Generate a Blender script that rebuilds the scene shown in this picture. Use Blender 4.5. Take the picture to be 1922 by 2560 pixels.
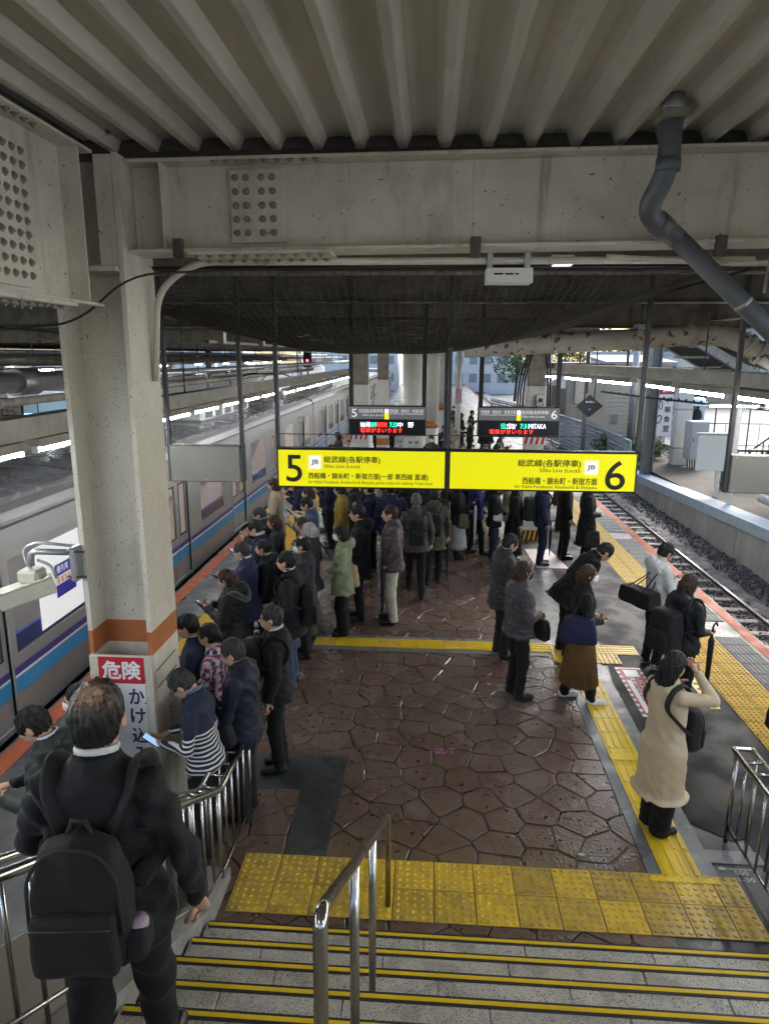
import bpy, math, random
import numpy as np
from mathutils import Vector, Matrix
random.seed(7); rng = np.random.default_rng(7)
for o in list(bpy.data.objects): bpy.data.objects.remove(o)
SC = bpy.context.scene
COL = SC.collection
# ------------------------------------------------------------------ camera
def cam_axes(p, y, r):
    cy, sy, cp, sp = math.cos(y), math.sin(y), math.cos(p), math.sin(p)
    F = Vector((-sy*cp, cy*cp, -sp)); Rt = Vector((cy, sy, 0)); U = Rt.cross(F)
    c, s = math.cos(r), math.sin(r)
    return c*Rt + s*U, -s*Rt + c*U, F
cd = bpy.data.cameras.new('camera'); cam = bpy.data.objects.new('camera', cd); COL.objects.link(cam)
cd.sensor_fit = 'HORIZONTAL'; cd.sensor_width = 36; cd.lens = 36*1718.8/1922
cd.clip_start = .05; cd.clip_end = 600
rx, ux, fx = cam_axes(.2233, .0661, .0048)
m = Matrix((rx, ux, -fx)).transposed().to_4x4(); m.translation = (1.1072, -4.6852, 3.892)
cam.matrix_world = m
SC.camera = cam
# ------------------------------------------------------------------ daylight (overcast)
W = bpy.data.worlds.new('World'); SC.world = W; W.use_nodes = True
wn = W.node_tree; wn.nodes.clear()
wo = wn.nodes.new('ShaderNodeOutputWorld'); wb = wn.nodes.new('ShaderNodeBackground'); ws = wn.nodes.new('ShaderNodeTexSky')
ws.sky_type = 'NISHITA'; ws.sun_disc = False; ws.sun_elevation = math.radians(38); ws.sun_rotation = math.radians(35)
ws.dust_density = 2.5; ws.air_density = 1.2; ws.ozone_density = 1.0
wb.inputs[1].default_value = .15
wn.links.new(ws.outputs[0], wb.inputs[0]); wn.links.new(wb.outputs[0], wo.inputs[0])
sd = bpy.data.lights.new('sun', 'SUN'); sun = bpy.data.objects.new('sun', sd); COL.objects.link(sun)
sd.energy = 1.3; sd.angle = math.radians(25); sd.color = (1, .97, .93)
sun.rotation_euler = (math.radians(52), 0, math.radians(180-35))
SC.view_settings.view_transform = 'Standard'; SC.view_settings.look = 'None'
SC.view_settings.exposure = 1.6; SC.view_settings.gamma = 1; SC.view_settings.use_curve_mapping = False
TUBE_E = 34.0
SC.cycles.use_denoising = True
SC.cycles.max_bounces = 7; SC.cycles.diffuse_bounces = 4; SC.cycles.glossy_bounces = 3
SC.cycles.transmission_bounces = 4; SC.cycles.transparent_max_bounces = 8
SC.cycles.sample_clamp_indirect = 4
# ------------------------------------------------------------------ helpers
def lin(h):
    h = h.lstrip('#'); v = [int(h[i:i+2], 16)/255 for i in (0, 2, 4)]
    return tuple(x/12.92 if x <= .04045 else ((x+.055)/1.055)**2.4 for x in v)
LOC = {}
def tag(o, label=None, cat=None, group=None, kind=None):
    if label: o['label'] = label
    if cat: o['category'] = cat
    if group: o['group'] = group
    if kind: o['kind'] = kind
    return o
def thing(name, label, cat, loc=(0, 0, 0), rz=0, group=None):
    o = bpy.data.objects.new(name, None); o.empty_display_size = .1; COL.objects.link(o)
    o.location = loc; o.rotation_euler = (0, 0, rz); LOC[o.name] = np.array(loc, float)
    return tag(o, label, cat, group)
def mkobj(name, me, parent=None, mats=None):
    o = bpy.data.objects.new(name, me); COL.objects.link(o)
    if parent is not None: o.parent = parent
    if mats is not None and len(me.materials) == 0:
        for x in (mats if isinstance(mats, (list, tuple)) else [mats]): me.materials.append(x)
    return o
def base_of(p):
    b = np.zeros(3)
    while p is not None:
        b += LOC.get(p.name, np.zeros(3)); p = p.parent
    return b
class MB:
    def __init__(s): s.v = []; s.f = []; s.m = []; s.n = 0; s.sm = []
    def add(s, v, f, m=0, sm=False):
        s.v.append(np.asarray(v, float).reshape(-1, 3)); 
        for q in f: s.f.append([i+s.n for i in q]); s.m.append(m); s.sm.append(sm)
        s.n += len(s.v[-1]); return s
    def box(s, a, b, m=0):
        x0, y0, z0 = [min(p, q) for p, q in zip(a, b)]; x1, y1, z1 = [max(p, q) for p, q in zip(a, b)]
        return s.add([(x0,y0,z0),(x1,y0,z0),(x1,y1,z0),(x0,y1,z0),(x0,y0,z1),(x1,y0,z1),(x1,y1,z1),(x0,y1,z1)],
                     [(3,2,1,0),(4,5,6,7),(0,1,5,4),(1,2,6,5),(2,3,7,6),(3,0,4,7)], m)
    def hexa(s, p8, m=0):
        return s.add(p8, [(3,2,1,0),(4,5,6,7),(0,1,5,4),(1,2,6,5),(2,3,7,6),(3,0,4,7)], m)
    def cbox(s, a, b, c=.01, m=0):
        # chamfered box
        a = np.minimum(a, b).astype(float) if False else np.array([min(p, q) for p, q in zip(a, b)], float)
        b = np.array([max(p, q) for p, q in zip(a, b)], float) if False else np.array([max(p, q) for p, q in zip(a, b)], float)
        c = min(c, *(0.45*(b-a)))
        V = []; idx = {}
        for ix in (0, 1):
            for iy in (0, 1):
                for iz in (0, 1):
                    cor = np.array([(a, b)[ix][0], (a, b)[iy][1], (a, b)[iz][2]])
                    d = np.array([c if ix == 0 else -c, c if iy == 0 else -c, c if iz == 0 else -c])
                    for k in range(3):
                        e = d.copy(); e[k] = 0; idx[(ix, iy, iz, k)] = len(V); V.append(cor+e)
        F = []
        for k in range(3):
            u, w = (k+1) % 3, (k+2) % 3
            for sd_ in (0, 1):
                q = []
                for (p_, r_) in ((0, 0), (1, 0), (1, 1), (0, 1)):
                    t = [0, 0, 0]; t[k] = sd_; t[u] = p_; t[w] = r_; q.append(idx[(*t, k)])
                F.append(q if sd_ else q[::-1])
        for k in range(3):
            u, w = (k+1) % 3, (k+2) % 3
            for p_ in (0, 1):
                for r_ in (0, 1):
                    t0 = [0, 0, 0]; t0[u] = p_; t0[w] = r_; t1 = list(t0); t1[k] = 1
                    q = [idx[(*t0, u)], idx[(*t1, u)], idx[(*t1, w)], idx[(*t0, w)]]
                    F.append(q if (p_ == r_) else q[::-1])
        for ix in (0, 1):
            for iy in (0, 1):
                for iz in (0, 1):
                    q = [idx[(ix, iy, iz, k)] for k in range(3)]
                    F.append(q if (ix+iy+iz) % 2 == 1 else q[::-1])
        return s.add(V, F, m)
    def tube(s, pts, r, n=8, m=0, cap=True, sm=True, sq=(1, 1)):
        P = np.asarray(pts, float); rr = np.broadcast_to(np.asarray(r, float), (len(P),))
        T = np.zeros_like(P); T[1:-1] = P[2:]-P[:-2]; T[0] = P[1]-P[0]; T[-1] = P[-1]-P[-2]
        T /= np.linalg.norm(T, axis=1)[:, None]+1e-12
        up = np.array([0, 0, 1.]) if abs(T[0][2]) < .9 else np.array([0, 1., 0])
        V = []; a = np.cross(T[0], up); a /= np.linalg.norm(a)
        for i in range(len(P)):
            a = a-T[i]*(a@T[i]); a /= np.linalg.norm(a); b = np.cross(T[i], a)
            t = np.arange(n)*2*math.pi/n
            V.append(P[i]+rr[i]*(np.cos(t)[:, None]*a*sq[0]+np.sin(t)[:, None]*b*sq[1]))
        F = [(i*n+j, i*n+(j+1) % n, (i+1)*n+(j+1) % n, (i+1)*n+j) for i in range(len(P)-1) for j in range(n)]
        V = np.concatenate(V); s.add(V, F, m, sm)
        if cap:
            k = s.n-len(V)
            s.f.append([k+j for j in range(n)][::-1]); s.f.append([k+(len(P)-1)*n+j for j in range(n)]); s.m += [m, m]; s.sm += [False]*2
        return s
    def prism(s, poly, z0, z1, m=0, bev=0):
        P = np.asarray(poly, float); n = len(P)
        if bev:
            c = P.mean(0); d = P-c; Q = c+d*(1-bev/np.linalg.norm(d, axis=1))[:, None]
            V = np.concatenate([np.c_[P, np.full(n, z0)], np.c_[P, np.full(n, z1-bev*.5)], np.c_[Q, np.full(n, z1)]])
            F = [list(range(2*n, 3*n))]+[(j+k*n, (j+1) % n+k*n, (j+1) % n+(k+1)*n, j+(k+1)*n) for k in (0, 1) for j in range(n)]
        else:
            V = np.concatenate([np.c_[P, np.full(n, z0)], np.c_[P, np.full(n, z1)]])
            F = [list(range(n))[::-1], list(range(n, 2*n))]+[(j, (j+1) % n, (j+1) % n+n, j+n) for j in range(n)]
        return s.add(V, F, m)
    def extrude(s, prof, y0, y1, m=0, sm=False, axis='Y', cap=True):
        # closed profile in the XZ plane pushed along Y (or YZ along X)
        P = np.asarray(prof, float); n = len(P)
        if axis == 'Y': A = np.c_[P[:, 0], np.full(n, y0), P[:, 1]]; B = np.c_[P[:, 0], np.full(n, y1), P[:, 1]]
        else: A = np.c_[np.full(n, y0), P[:, 0], P[:, 1]]; B = np.c_[np.full(n, y1), P[:, 0], P[:, 1]]
        F = [(j, (j+1) % n, (j+1) % n+n, j+n) for j in range(n)]
        if cap: F += [list(range(n))[::-1], list(range(n, 2*n))]
        return s.add(np.concatenate([A, B]), F, m, sm)
    def ball(s, c, r, n=10, k=6, m=0):
        r = np.broadcast_to(np.asarray(r, float), (3,)); V = [(0, 0, 1)]
        for i in range(1, k):
            ph = math.pi*i/k
            V += [(math.sin(ph)*math.cos(2*math.pi*j/n), math.sin(ph)*math.sin(2*math.pi*j/n), math.cos(ph)) for j in range(n)]
        V.append((0, 0, -1)); L = len(V)-1
        F = [(0, 1+j, 1+(j+1) % n) for j in range(n)]+[(1+i*n+j, 1+(i+1)*n+j, 1+(i+1)*n+(j+1) % n, 1+i*n+(j+1) % n) for i in range(k-2) for j in range(n)]
        F += [(L, 1+(k-2)*n+(j+1) % n, 1+(k-2)*n+j) for j in range(n)]
        return s.add(np.array(V)*r+np.asarray(c, float), F, m, True)
    def xf(s, M):
        M = np.array(M); s.v = [(v@M[:3, :3].T)+M[:3, 3] for v in s.v]; return s
    def mesh(s, name):
        me = bpy.data.meshes.new(name); V = np.concatenate(s.v) if s.v else np.zeros((0, 3))
        me.from_pydata(V.tolist(), [], s.f)
        me.polygons.foreach_set('material_index', s.m); me.polygons.foreach_set('use_smooth', s.sm)
        me.update(); return me
    def build(s, name, mats, parent=None, world=True):
        if parent is not None and world:
            b = base_of(parent); s.v = [v-b for v in s.v]
        return mkobj(name, s.mesh(name), parent, mats)
def fix_normals(o):
    import bmesh
    b = bmesh.new(); b.from_mesh(o.data); bmesh.ops.recalc_face_normals(b, faces=b.faces); b.to_mesh(o.data); b.free(); return o
def arc(c, r, a0, a1, n, u, v):
    c = np.array(c, float); u = np.array(u, float); v = np.array(v, float)
    return [c+r*(math.cos(a)*u+math.sin(a)*v) for a in np.linspace(a0, a1, n)]
def fillet(pts, r, n=5):
    # round the corners of a polyline
    P = [np.array(p, float) for p in pts]; out = [P[0]]
    for i in range(1, len(P)-1):
        a = P[i-1]-P[i]; b = P[i+1]-P[i]; la, lb = np.linalg.norm(a), np.linalg.norm(b)
        d = min(r, la*.45, lb*.45); A = P[i]+a/la*d; B = P[i]+b/lb*d
        for t in np.linspace(0, 1, n): out.append((1-t)**2*A+2*t*(1-t)*P[i]+t*t*B)
    out.append(P[-1]); return out
def instance(src, name, loc, parent=None, rz=0, scale=None):
    o = src.copy(); o.name = name; COL.objects.link(o); o.parent = parent
    o.location = np.array(loc)-(base_of(parent) if parent is not None else 0); o.rotation_euler = (0, 0, rz)
    if scale: o.scale = scale
    return o
# ------------------------------------------------------------------ materials
MT = {}
def mat(name, col, rough=.5, metal=0., var=.0, vs=6., bump=0., bs=60., spec=.5, col2=None, rvar=0., rs=4., speck=None, aniso=None, coat=0., emit=None, es=0., sheen=0., detail=5, trans=0., ior=1.45, alpha=1., stretch=None, grime=None, coatr=.1):
    if name in MT: return MT[name]
    m = bpy.data.materials.new(name); m.use_nodes = True; N = m.node_tree.nodes; L = m.node_tree.links
    b = N['Principled BSDF']; I = b.inputs
    if isinstance(col, str): col = lin(col)
    I['Base Color'].default_value = (*col, 1); I['Roughness'].default_value = rough; I['Metallic'].default_value = metal
    I['Specular IOR Level'].default_value = spec; I['Coat Weight'].default_value = coat; I['Coat Roughness'].default_value = coatr; I['Sheen Weight'].default_value = sheen
    I['Transmission Weight'].default_value = trans; I['IOR'].default_value = ior; I['Alpha'].default_value = alpha
    if emit is not None:
        I['Emission Color'].default_value = (*(lin(emit) if isinstance(emit, str) else emit), 1); I['Emission Strength'].default_value = es
    tc = N.new('ShaderNodeTexCoord'); src = tc.outputs['Object']
    if stretch:
        mp = N.new('ShaderNodeMapping'); mp.inputs['Scale'].default_value = stretch; L.new(src, mp.inputs[0]); src = mp.outputs[0]
    cur = None
    if var or col2:
        n = N.new('ShaderNodeTexNoise'); n.inputs['Scale'].default_value = vs; n.inputs['Detail'].default_value = detail; n.inputs['Roughness'].default_value = .65
        L.new(src, n.inputs['Vector']); r = N.new('ShaderNodeValToRGB'); L.new(n.outputs[0], r.inputs[0])
        c2 = (lin(col2) if isinstance(col2, str) else col2) if col2 else tuple(x*(1-var) for x in col)
        hi = tuple(min(1, x*(1+var*.5)) for x in col) if var else col
        r.color_ramp.elements[0].position = .33; r.color_ramp.elements[1].position = .68
        r.color_ramp.elements[0].color = (*c2, 1); r.color_ramp.elements[1].color = (*hi, 1); cur = r.outputs[0]
    if speck:   # (colour, scale, threshold)
        n = N.new('ShaderNodeTexNoise'); n.inputs['Scale'].default_value = speck[1]; n.inputs['Detail'].default_value = 3; L.new(src, n.inputs['Vector'])
        r = N.new('ShaderNodeValToRGB'); r.color_ramp.elements[0].position = speck[2]; r.color_ramp.elements[1].position = speck[2]+.03; L.new(n.outputs[0], r.inputs[0])
        mx = N.new('ShaderNodeMix'); mx.data_type = 'RGBA'; L.new(r.outputs[0], mx.inputs[0])
        if cur: L.new(cur, mx.inputs[6])
        else: mx.inputs[6].default_value = (*col, 1)
        mx.inputs[7].default_value = (*(lin(speck[0]) if isinstance(speck[0], str) else speck[0]), 1); cur = mx.outputs[2]
    for gc, gs, gt_, gst, gw in (grime or ()):   # worn stains with their own shape: colour, scale, threshold, stretch, edge width
        mp = N.new('ShaderNodeMapping'); mp.inputs['Scale'].default_value = gst; L.new(tc.outputs['Object'], mp.inputs[0])
        n = N.new('ShaderNodeTexNoise'); n.inputs['Scale'].default_value = gs; n.inputs['Detail'].default_value = 6; n.inputs['Roughness'].default_value = .7; L.new(mp.outputs[0], n.inputs['Vector'])
        r = N.new('ShaderNodeValToRGB'); r.color_ramp.elements[0].position = gt_; r.color_ramp.elements[1].position = min(1, gt_+gw); L.new(n.outputs[0], r.inputs[0])
        mx = N.new('ShaderNodeMix'); mx.data_type = 'RGBA'; L.new(r.outputs[0], mx.inputs[0])
        if cur: L.new(cur, mx.inputs[6])
        else: mx.inputs[6].default_value = (*col, 1)
        mx.inputs[7].default_value = (*gc, 1); cur = mx.outputs[2]
    if cur: L.new(cur, I['Base Color'])
    if rvar:
        n = N.new('ShaderNodeTexNoise'); n.inputs['Scale'].default_value = rs; n.inputs['Detail'].default_value = 4; L.new(src, n.inputs['Vector'])
        mr = N.new('ShaderNodeMapRange'); mr.inputs[1].default_value = .38; mr.inputs[2].default_value = .62
        mr.inputs[3].default_value = max(.03, rough-rvar); mr.inputs[4].default_value = min(1, rough+rvar); L.new(n.outputs[0], mr.inputs[0]); L.new(mr.outputs[0], I['Roughness'])
    if bump:
        n = N.new('ShaderNodeTexNoise'); n.inputs['Scale'].default_value = bs; n.inputs['Detail'].default_value = 4; L.new(src, n.inputs['Vector'])
        bp = N.new('ShaderNodeBump'); bp.inputs['Strength'].default_value = bump; bp.inputs['Distance'].default_value = .02; L.new(n.outputs[0], bp.inputs['Height']); L.new(bp.outputs[0], I['Normal'])
    MT[name] = m; return m
cream = mat('cream_paint', (.57, .53, .45), .5, var=.14, vs=2.5, bump=.15, bs=35, speck=((.10, .075, .055), 34, .69), grime=(((.30, .265, .21), 2.0, .53, (1.5, 1.5, .6), .28), ((.16, .045, .03), 5, .70, (1, 1, 1), .03), ((.10, .085, .065), 1.3, .58, (3, 3, .2), .2), ((.07, .055, .045), 11, .66, (1, 1, 1), .04)))
cream2 = mat('cream_paint_clean', (.60, .555, .47), .45, var=.08, vs=3, bump=.12, bs=50, speck=((.06, .05, .045), 70, .655), grime=(((.33, .29, .23), 3, .57, (2, 2, .35), .2), ((.10, .08, .06), 9, .69, (1, 1, .6), .03)))
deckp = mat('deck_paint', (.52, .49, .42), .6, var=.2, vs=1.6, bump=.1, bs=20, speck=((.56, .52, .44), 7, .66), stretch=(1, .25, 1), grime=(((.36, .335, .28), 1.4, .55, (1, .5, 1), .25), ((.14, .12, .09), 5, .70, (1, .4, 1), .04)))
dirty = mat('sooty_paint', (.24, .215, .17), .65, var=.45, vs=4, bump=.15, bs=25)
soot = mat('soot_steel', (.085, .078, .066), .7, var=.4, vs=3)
bandm = mat('terracotta_band', (.40, .135, .045), .5, var=.12, vs=5, speck=((.12, .06, .04), 60, .68))
steelp = mat('stainless_pipe', (.42, .41, .385), .22, 1., rvar=.05, rs=8)
steeld = mat('stainless_plate', (.24, .225, .195), .42, .25, var=.08, vs=3, rvar=.06)
rubber = mat('black_rubber', (.02, .02, .021), .6)
black = mat('black_paint', (.012, .012, .013), .45)
darkgrey = mat('dark_grey_paint', (.05, .05, .053), .45, var=.15)
greyp = mat('pipe_grey_plastic', (.10, .11, .125), .42, var=.12, vs=8)
galv = mat('galvanised', (.36, .37, .38), .42, .7, var=.2, vs=9, rvar=.1)
white = mat('white_paint', (.78, .78, .76), .45, var=.06, vs=4)
conc = mat('concrete', (.28, .265, .24), .75, var=.3, vs=3, bump=.3, bs=30)
yellowp = mat('tactile_yellow', (.62, .40, .025), .38, var=.28, vs=3.2, rvar=.12, rs=9, bump=.06, bs=80)
# ------------------------------------------------------------------ ground, track beds, platform
ballast = mat('ballast_stone', (.085, .08, .085), .6, var=.5, vs=25, bump=.8, bs=60, rvar=.2)
groundm = mat('wet_ground', (.16, .155, .15), .5, var=.3, vs=.8, rvar=.2)
asph = mat('dark_asphalt', (.015, .0165, .019), .55, spec=.16, var=.25, vs=7, bump=.25, bs=180, rvar=.14, rs=2.5)
asphl = mat('grey_worn_asphalt', (.060, .060, .062), .42, coat=.25, coatr=.18, var=.35, vs=2.2, bump=.25, bs=120, rvar=.22, rs=2)
stonem = mat('brown_flagstone', (.108, .062, .043), .24, col2=(.140, .100, .080), vs=1.3, bump=.4, bs=34, rvar=.18, rs=1.1, speck=((.045, .022, .016), 14, .64), detail=8, coat=.5, coatr=.13, grime=(((.19, .155, .13), 2.2, .56, (1, 1, 1), .16),))
grout = mat('dark_joint', (.030, .024, .022), .4, var=.3, vs=9, rvar=.2)
greyb = mat('grey_tactile_base', (.135, .14, .15), .36, var=.2, vs=5, bump=.1, bs=90, rvar=.15)
orangem = mat('orange_edge_paint', (.31, .08, .036), .6, spec=.2, var=.25, vs=9, rvar=.1)
slitm = mat('grey_slit_mat', (.14, .147, .147), .6, spec=.2, var=.2, vs=9)
yellow2 = mat('pale_tactile_yellow', (.36, .25, .06), .55, spec=.15, var=.2, vs=5, rvar=.1)
brightline = mat('bright_yellow', (.66, .455, .018), .38, var=.12, vs=4, rvar=.1, spec=.3)
granite = mat('granite', (.42, .395, .34), .34, var=.25, vs=3, bump=.15, bs=70, rvar=.16, rs=3, speck=((.10, .095, .085), 130, .57))
ground = MB().box((-300, -60, -1.6), (300, 500, -1.35)).build('ground', groundm); tag(ground, kind='structure')
for nm, x0, x1 in (('trackbed', 5.85, 8.72), ('trackbed', -9.6, -3.2)):
    b = MB(); nx, ny = (14, 150)
    xs = np.linspace(x0, x1, nx); ys = np.linspace(-9, 100, ny)
    V = [(x, y, -1.12+rng.uniform(-.03, .03)+(.07 if (x1-x) < .9 and x0 > 0 else 0)) for y in ys for x in xs]
    b.add(V, [(j*nx+i, j*nx+i+1, (j+1)*nx+i+1, (j+1)*nx+i) for j in range(ny-1) for i in range(nx-1)], 0)
    tag(b.build(nm, ballast), kind='structure')
# loose ballast stones near the visible right rail: uncountable
b = MB(); 
proto = np.array([(1, 0, 0), (-.8, .3, .1), (.1, 1, -.1), (0, -.9, .2), (.2, .1, .8), (-.1, 0, -.8)])
pf = [(0, 2, 4), (2, 1, 4), (1, 3, 4), (3, 0, 4), (2, 0, 5), (1, 2, 5), (3, 1, 5), (0, 3, 5)]
for i in range(5200):
    y = 6+30*rng.random()**1.6; x = rng.uniform(6.9, 8.7); 
    if abs(x-7.56) < .07: continue
    s = rng.uniform(.022, .05); R_ = np.linalg.qr(rng.normal(size=(3, 3)))[0]
    b.add((proto*s*rng.uniform(.7, 1.3, (6, 1)))@R_+np.array([x, y, -1.1+(.07 if x > 8 else 0)+rng.uniform(0, .03)]), pf)
o = tag(b.build('gravel', ballast), 'dark wet track ballast stones beside the shiny rail', 'gravel', kind='stuff')
railm = mat('rail_steel', (.16, .12, .10), .55, .6, var=.3, vs=12); railtop = mat('rail_polished', (.6, .6, .62), .2, 1.)
sleeperm = mat('concrete_sleeper', (.20, .175, .16), .65, var=.3, vs=6, bump=.2)
tr = thing('railway_track', 'railway track with shiny rails on dark ballast beside the platform', 'track', (6.9, 0, -1.1))
def rail_at(x, p):
    q = MB(); q.extrude([(x-.06, -1.12), (x+.06, -1.12), (x+.06, -1.10), (x+.012, -1.08), (x+.012, -1.03), (x+.034, -1.02), (x+.034, -1.0), (x-.034, -1.0), (x-.034, -1.02), (x-.012, -1.03), (x-.012, -1.08), (x-.06, -1.10)], -9, 100)
    q.box((x-.03, -9, -1.0), (x+.03, 100, -.996), 1)
    q.build('rail', [railm, railtop], p)
rail_at(7.56, tr); rail_at(6.49, tr)
sl = MB().cbox((6.0, -.1, -1.16), (8.05, .1, -1.065), .02).build('sleeper', sleeperm, tr)
sl.location = (0, 0, 0)
for i in range(1, 60): instance(sl, 'sleeper', base_of(tr)+np.array([0, -6+i*.62, 0]), tr)
tr2 = thing('railway_track', 'railway track under the standing silver train', 'track', (-4.65, 0, -1.1))
rail_at(-4.1, tr2); rail_at(-5.17, tr2)
# platform slab
plat = MB().box((-3.12, -9, -1.3), (5.8, 100, -.012)).build('platform', [conc]); tag(plat, kind='structure')
def sheet(name, poly, z, m, t=.004, parent=plat): return MB().prism(poly, z-t, z, 0).build(name, m, parent)
def rect(x0, x1, y0, y1): return [(x0, y0), (x1, y0), (x1, y1), (x0, y1)]
sheet('joint_bed', rect(-.62, 2.85, -.86, 13), -.007, grout)
sheet('asphalt_strip', rect(-3.12, -.62, -9, 100), -.004, asphl, .008)
sheet('asphalt_strip', rect(-.62, 5.8, 13, 100), -.004, asphl, .008)
sheet('asphalt_strip', rect(2.85, 5.8, -9, 13), -.004, asphl, .008)
sheet('edge_paint', rect(-3.08, -2.88, -9, 100), .001, orangem)
sheet('edge_paint', rect(5.62, 5.78, -9, 100), .001, orangem)
# crazy paving: irregular stones, each its own piece
def voronoi(x0, x1, y0, y1, sx, sy):
    S_ = []
    nx, ny = int((x1-x0)/sx)+3, int((y1-y0)/sy)+3
    for j in range(ny):
        for i in range(nx):
            S_.append((x0+(i-1+.5*(j % 2)+rng.uniform(-.36, .36))*sx, y0+(j-1+rng.uniform(-.36, .36))*sy))
    S_ = np.array(S_); out = []
    for p in S_:
        poly = np.array([(x0, y0), (x1, y0), (x1, y1), (x0, y1)], float)
        for q_ in S_[np.argsort(((S_-p)**2).sum(1))[1:22]]:
            n = q_-p; L = np.linalg.norm(n); n = n/L; d = n@((p+q_)/2)-rng.uniform(.0015, .0075)
            k = poly@n-d
            if (k > 0).all(): poly = poly[:0]; break
            new = []
            for a in range(len(poly)):
                c_ = (a+1) % len(poly)
                if k[a] <= 0: new.append(poly[a])
                if (k[a] < 0) != (k[c_] < 0): new.append(poly[a]+(poly[c_]-poly[a])*k[a]/(k[a]-k[c_]))
            poly = np.array(new)
            if len(poly) < 3: break
        if len(poly) >= 3: out.append(poly)
    return out
cells = voronoi(-.62, 2.85, -.845, 9.6, .345, .285)
cells.sort(key=lambda p: p[:, 1].mean())
far = MB()
for k, p in enumerate(cells):
    c = p.mean(0)
    if np.abs(p-c).max() < .05: continue
    # wavy edges
    Q = []
    for a in range(len(p)):
        e0, e1 = p[a], p[(a+1) % len(p)]; Q.append(e0+(c-e0)*.03)
        for t in (.33, .67):
            mid = e0+(e1-e0)*t; Q.append(mid+(c-mid)*rng.uniform(0, .05))
    z = rng.uniform(-.0015, .0005)
    if k < 290: MB().prism(Q, -.012, z, 0, bev=.006).build('paving_stone', stonem, plat)
    else: far.prism(Q, -.012, z, 0)
far.prism(rect(-.6, 2.85, 9.61, 12.99), -.012, 0)
f_ = far.build('paving_stone', stonem, plat); f_['kind'] = 'stuff'
# patches
sheet('asphalt_patch', [(-.62, .82), (-.02, .86), (.02, -.01), (.34, -.01), (.36, 1.42), (-.62, 1.38)], .004, mat('grey_green_patch', (.042, .047, .048), .36, var=.3, vs=5, bump=.25, bs=150, rvar=.14, rs=3, coat=.25, coatr=.15))
sheet('asphalt_strip', [(3.4, .62), (3.66, .42), (3.78, .46), (3.84, -3), (4.58, -3), (4.58, 14), (3.48, 14), (3.42, 6.2), (3.52, 4.4), (3.4, 3.2)], .003, asph)
sheet('grey_base', rect(2.85, 2.95, -.03, 3.75), .005, greyb); sheet('grey_base', rect(3.25, 3.38, -.03, 3.75), .005, greyb)
sheet('grey_base', rect(-.45, 2.74, 3.93, 4.04), .005, greyb); sheet('grey_base', rect(-.45, 2.74, 4.34, 4.44), .005, greyb)
sheet('grey_base', rect(3.38, 3.8, .15, .3), .005, greyb)
# tactile tiles --------------------------------------------------
def dome_tile(w, d, nx, ny, r, name):
    q = MB(); q.cbox((0, 0, -.004), (w, d, .005), .003)
    for i in range(nx):
        for j in range(ny):
            cx, cy = (i+.5)*w/nx, (j+.5)*d/ny; n = 8
            t = np.arange(n)*2*math.pi/n
            V = np.concatenate([np.c_[cx+r*np.cos(t), cy+r*np.sin(t), np.full(n, .0045)], np.c_[cx+r*.6*np.cos(t), cy+r*.6*np.sin(t), np.full(n, .0135)]])
            q.add(V, [list(range(n, 2*n))]+[(a, (a+1) % n, n+(a+1) % n, n+a) for a in range(n)], 0)
    return q.mesh(name)
def bar_tile(w, d, nx, name):
    q = MB(); q.cbox((0, 0, -.004), (w, d, .005), .003)
    for i in range(nx):
        cx = (i+.5)*w/nx
        q.hexa([(cx-.017, .012, .004), (cx+.017, .012, .004), (cx+.017, d-.012, .004), (cx-.017, d-.012, .004), (cx-.011, .02, .0105), (cx+.011, .02, .0105), (cx+.011, d-.02, .0105), (cx-.011, d-.02, .0105)])
    return q.mesh(name)
tmats = [mat('tactile_yellow_%d' % i, tuple(np.array((.60, .39, .03))*s), .38, var=.3, vs=vs_, rvar=.14, rs=9, bump=.06, bs=80, col2=c2, grime=(((.10, .085, .05), 3.5, .62, (1, 1, 1), .12), ((.05, .045, .03), 16, .68, (1, 1, 1), .05))) for i, (s, vs_, c2) in enumerate(((1, 4, (.48, .32, .04)), (.9, 7, (.34, .24, .06)), (1.1, 6, (.46, .31, .05)), (.82, 5, (.28, .20, .07))))]
dm = [dome_tile(.293, .293, 5, 5, .0185, 'tactile_tile') for _ in tmats]
for a, t in zip(dm, tmats): a.materials.append(t)
for i in range(-1, 12):
    for j in range(2):
        if i == 11:
            me = dome_tile(.2, .293, 3, 5, .0185, 'tactile_tile'); me.materials.append(tmats[3])
        else: me = dm[(2 if 2 <= i <= 7 else 1 if i < 2 else 3) if rng.random() < .7 else rng.integers(0, 4)]
        o = mkobj('tactile_tile', me, plat); o.location = (i*.3+.004, -.3*j-.3+.004, .004)
bm_ = [bar_tile(.296, .293, 4, 'guide_tile') for _ in range(2)]; bm_[0].materials.append(brightline); bm_[1].materials.append(tmats[2])
for j in range(13):
    o = mkobj('guide_tile', bm_[0], plat); o.location = (2.953, -.03+j*.2955, .007)
sheet('guide_strip', rect(2.85, 3.36, -.09, -.03), .016, brightline, .006)
for y in (1.52,): sheet('guide_strip', rect(2.95, 3.25, y, y+.1), .0225, brightline, .003)
for i in range(11):
    o = mkobj('guide_tile', bm_[i % 3 == 0], plat); o.location = (-.45+i*.298+.293, 4.045, .007); o.rotation_euler = (0, 0, math.pi/2)
for i in range(2):
    o = mkobj('guide_tile', bm_[1], plat); o.location = (3.36+i*.298+.293, 4.045, .007); o.rotation_euler = (0, 0, math.pi/2)
for i in range(3):
    for j in range(2):
        o = mkobj('tactile_tile', dm[2], plat); o.location = (2.765+i*.295, 3.752+j*.294, .0075)
ydots = [dome_tile(.293, .293, 5, 5, .0135, 'edge_tactile_tile') for _ in range(3)]
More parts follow.
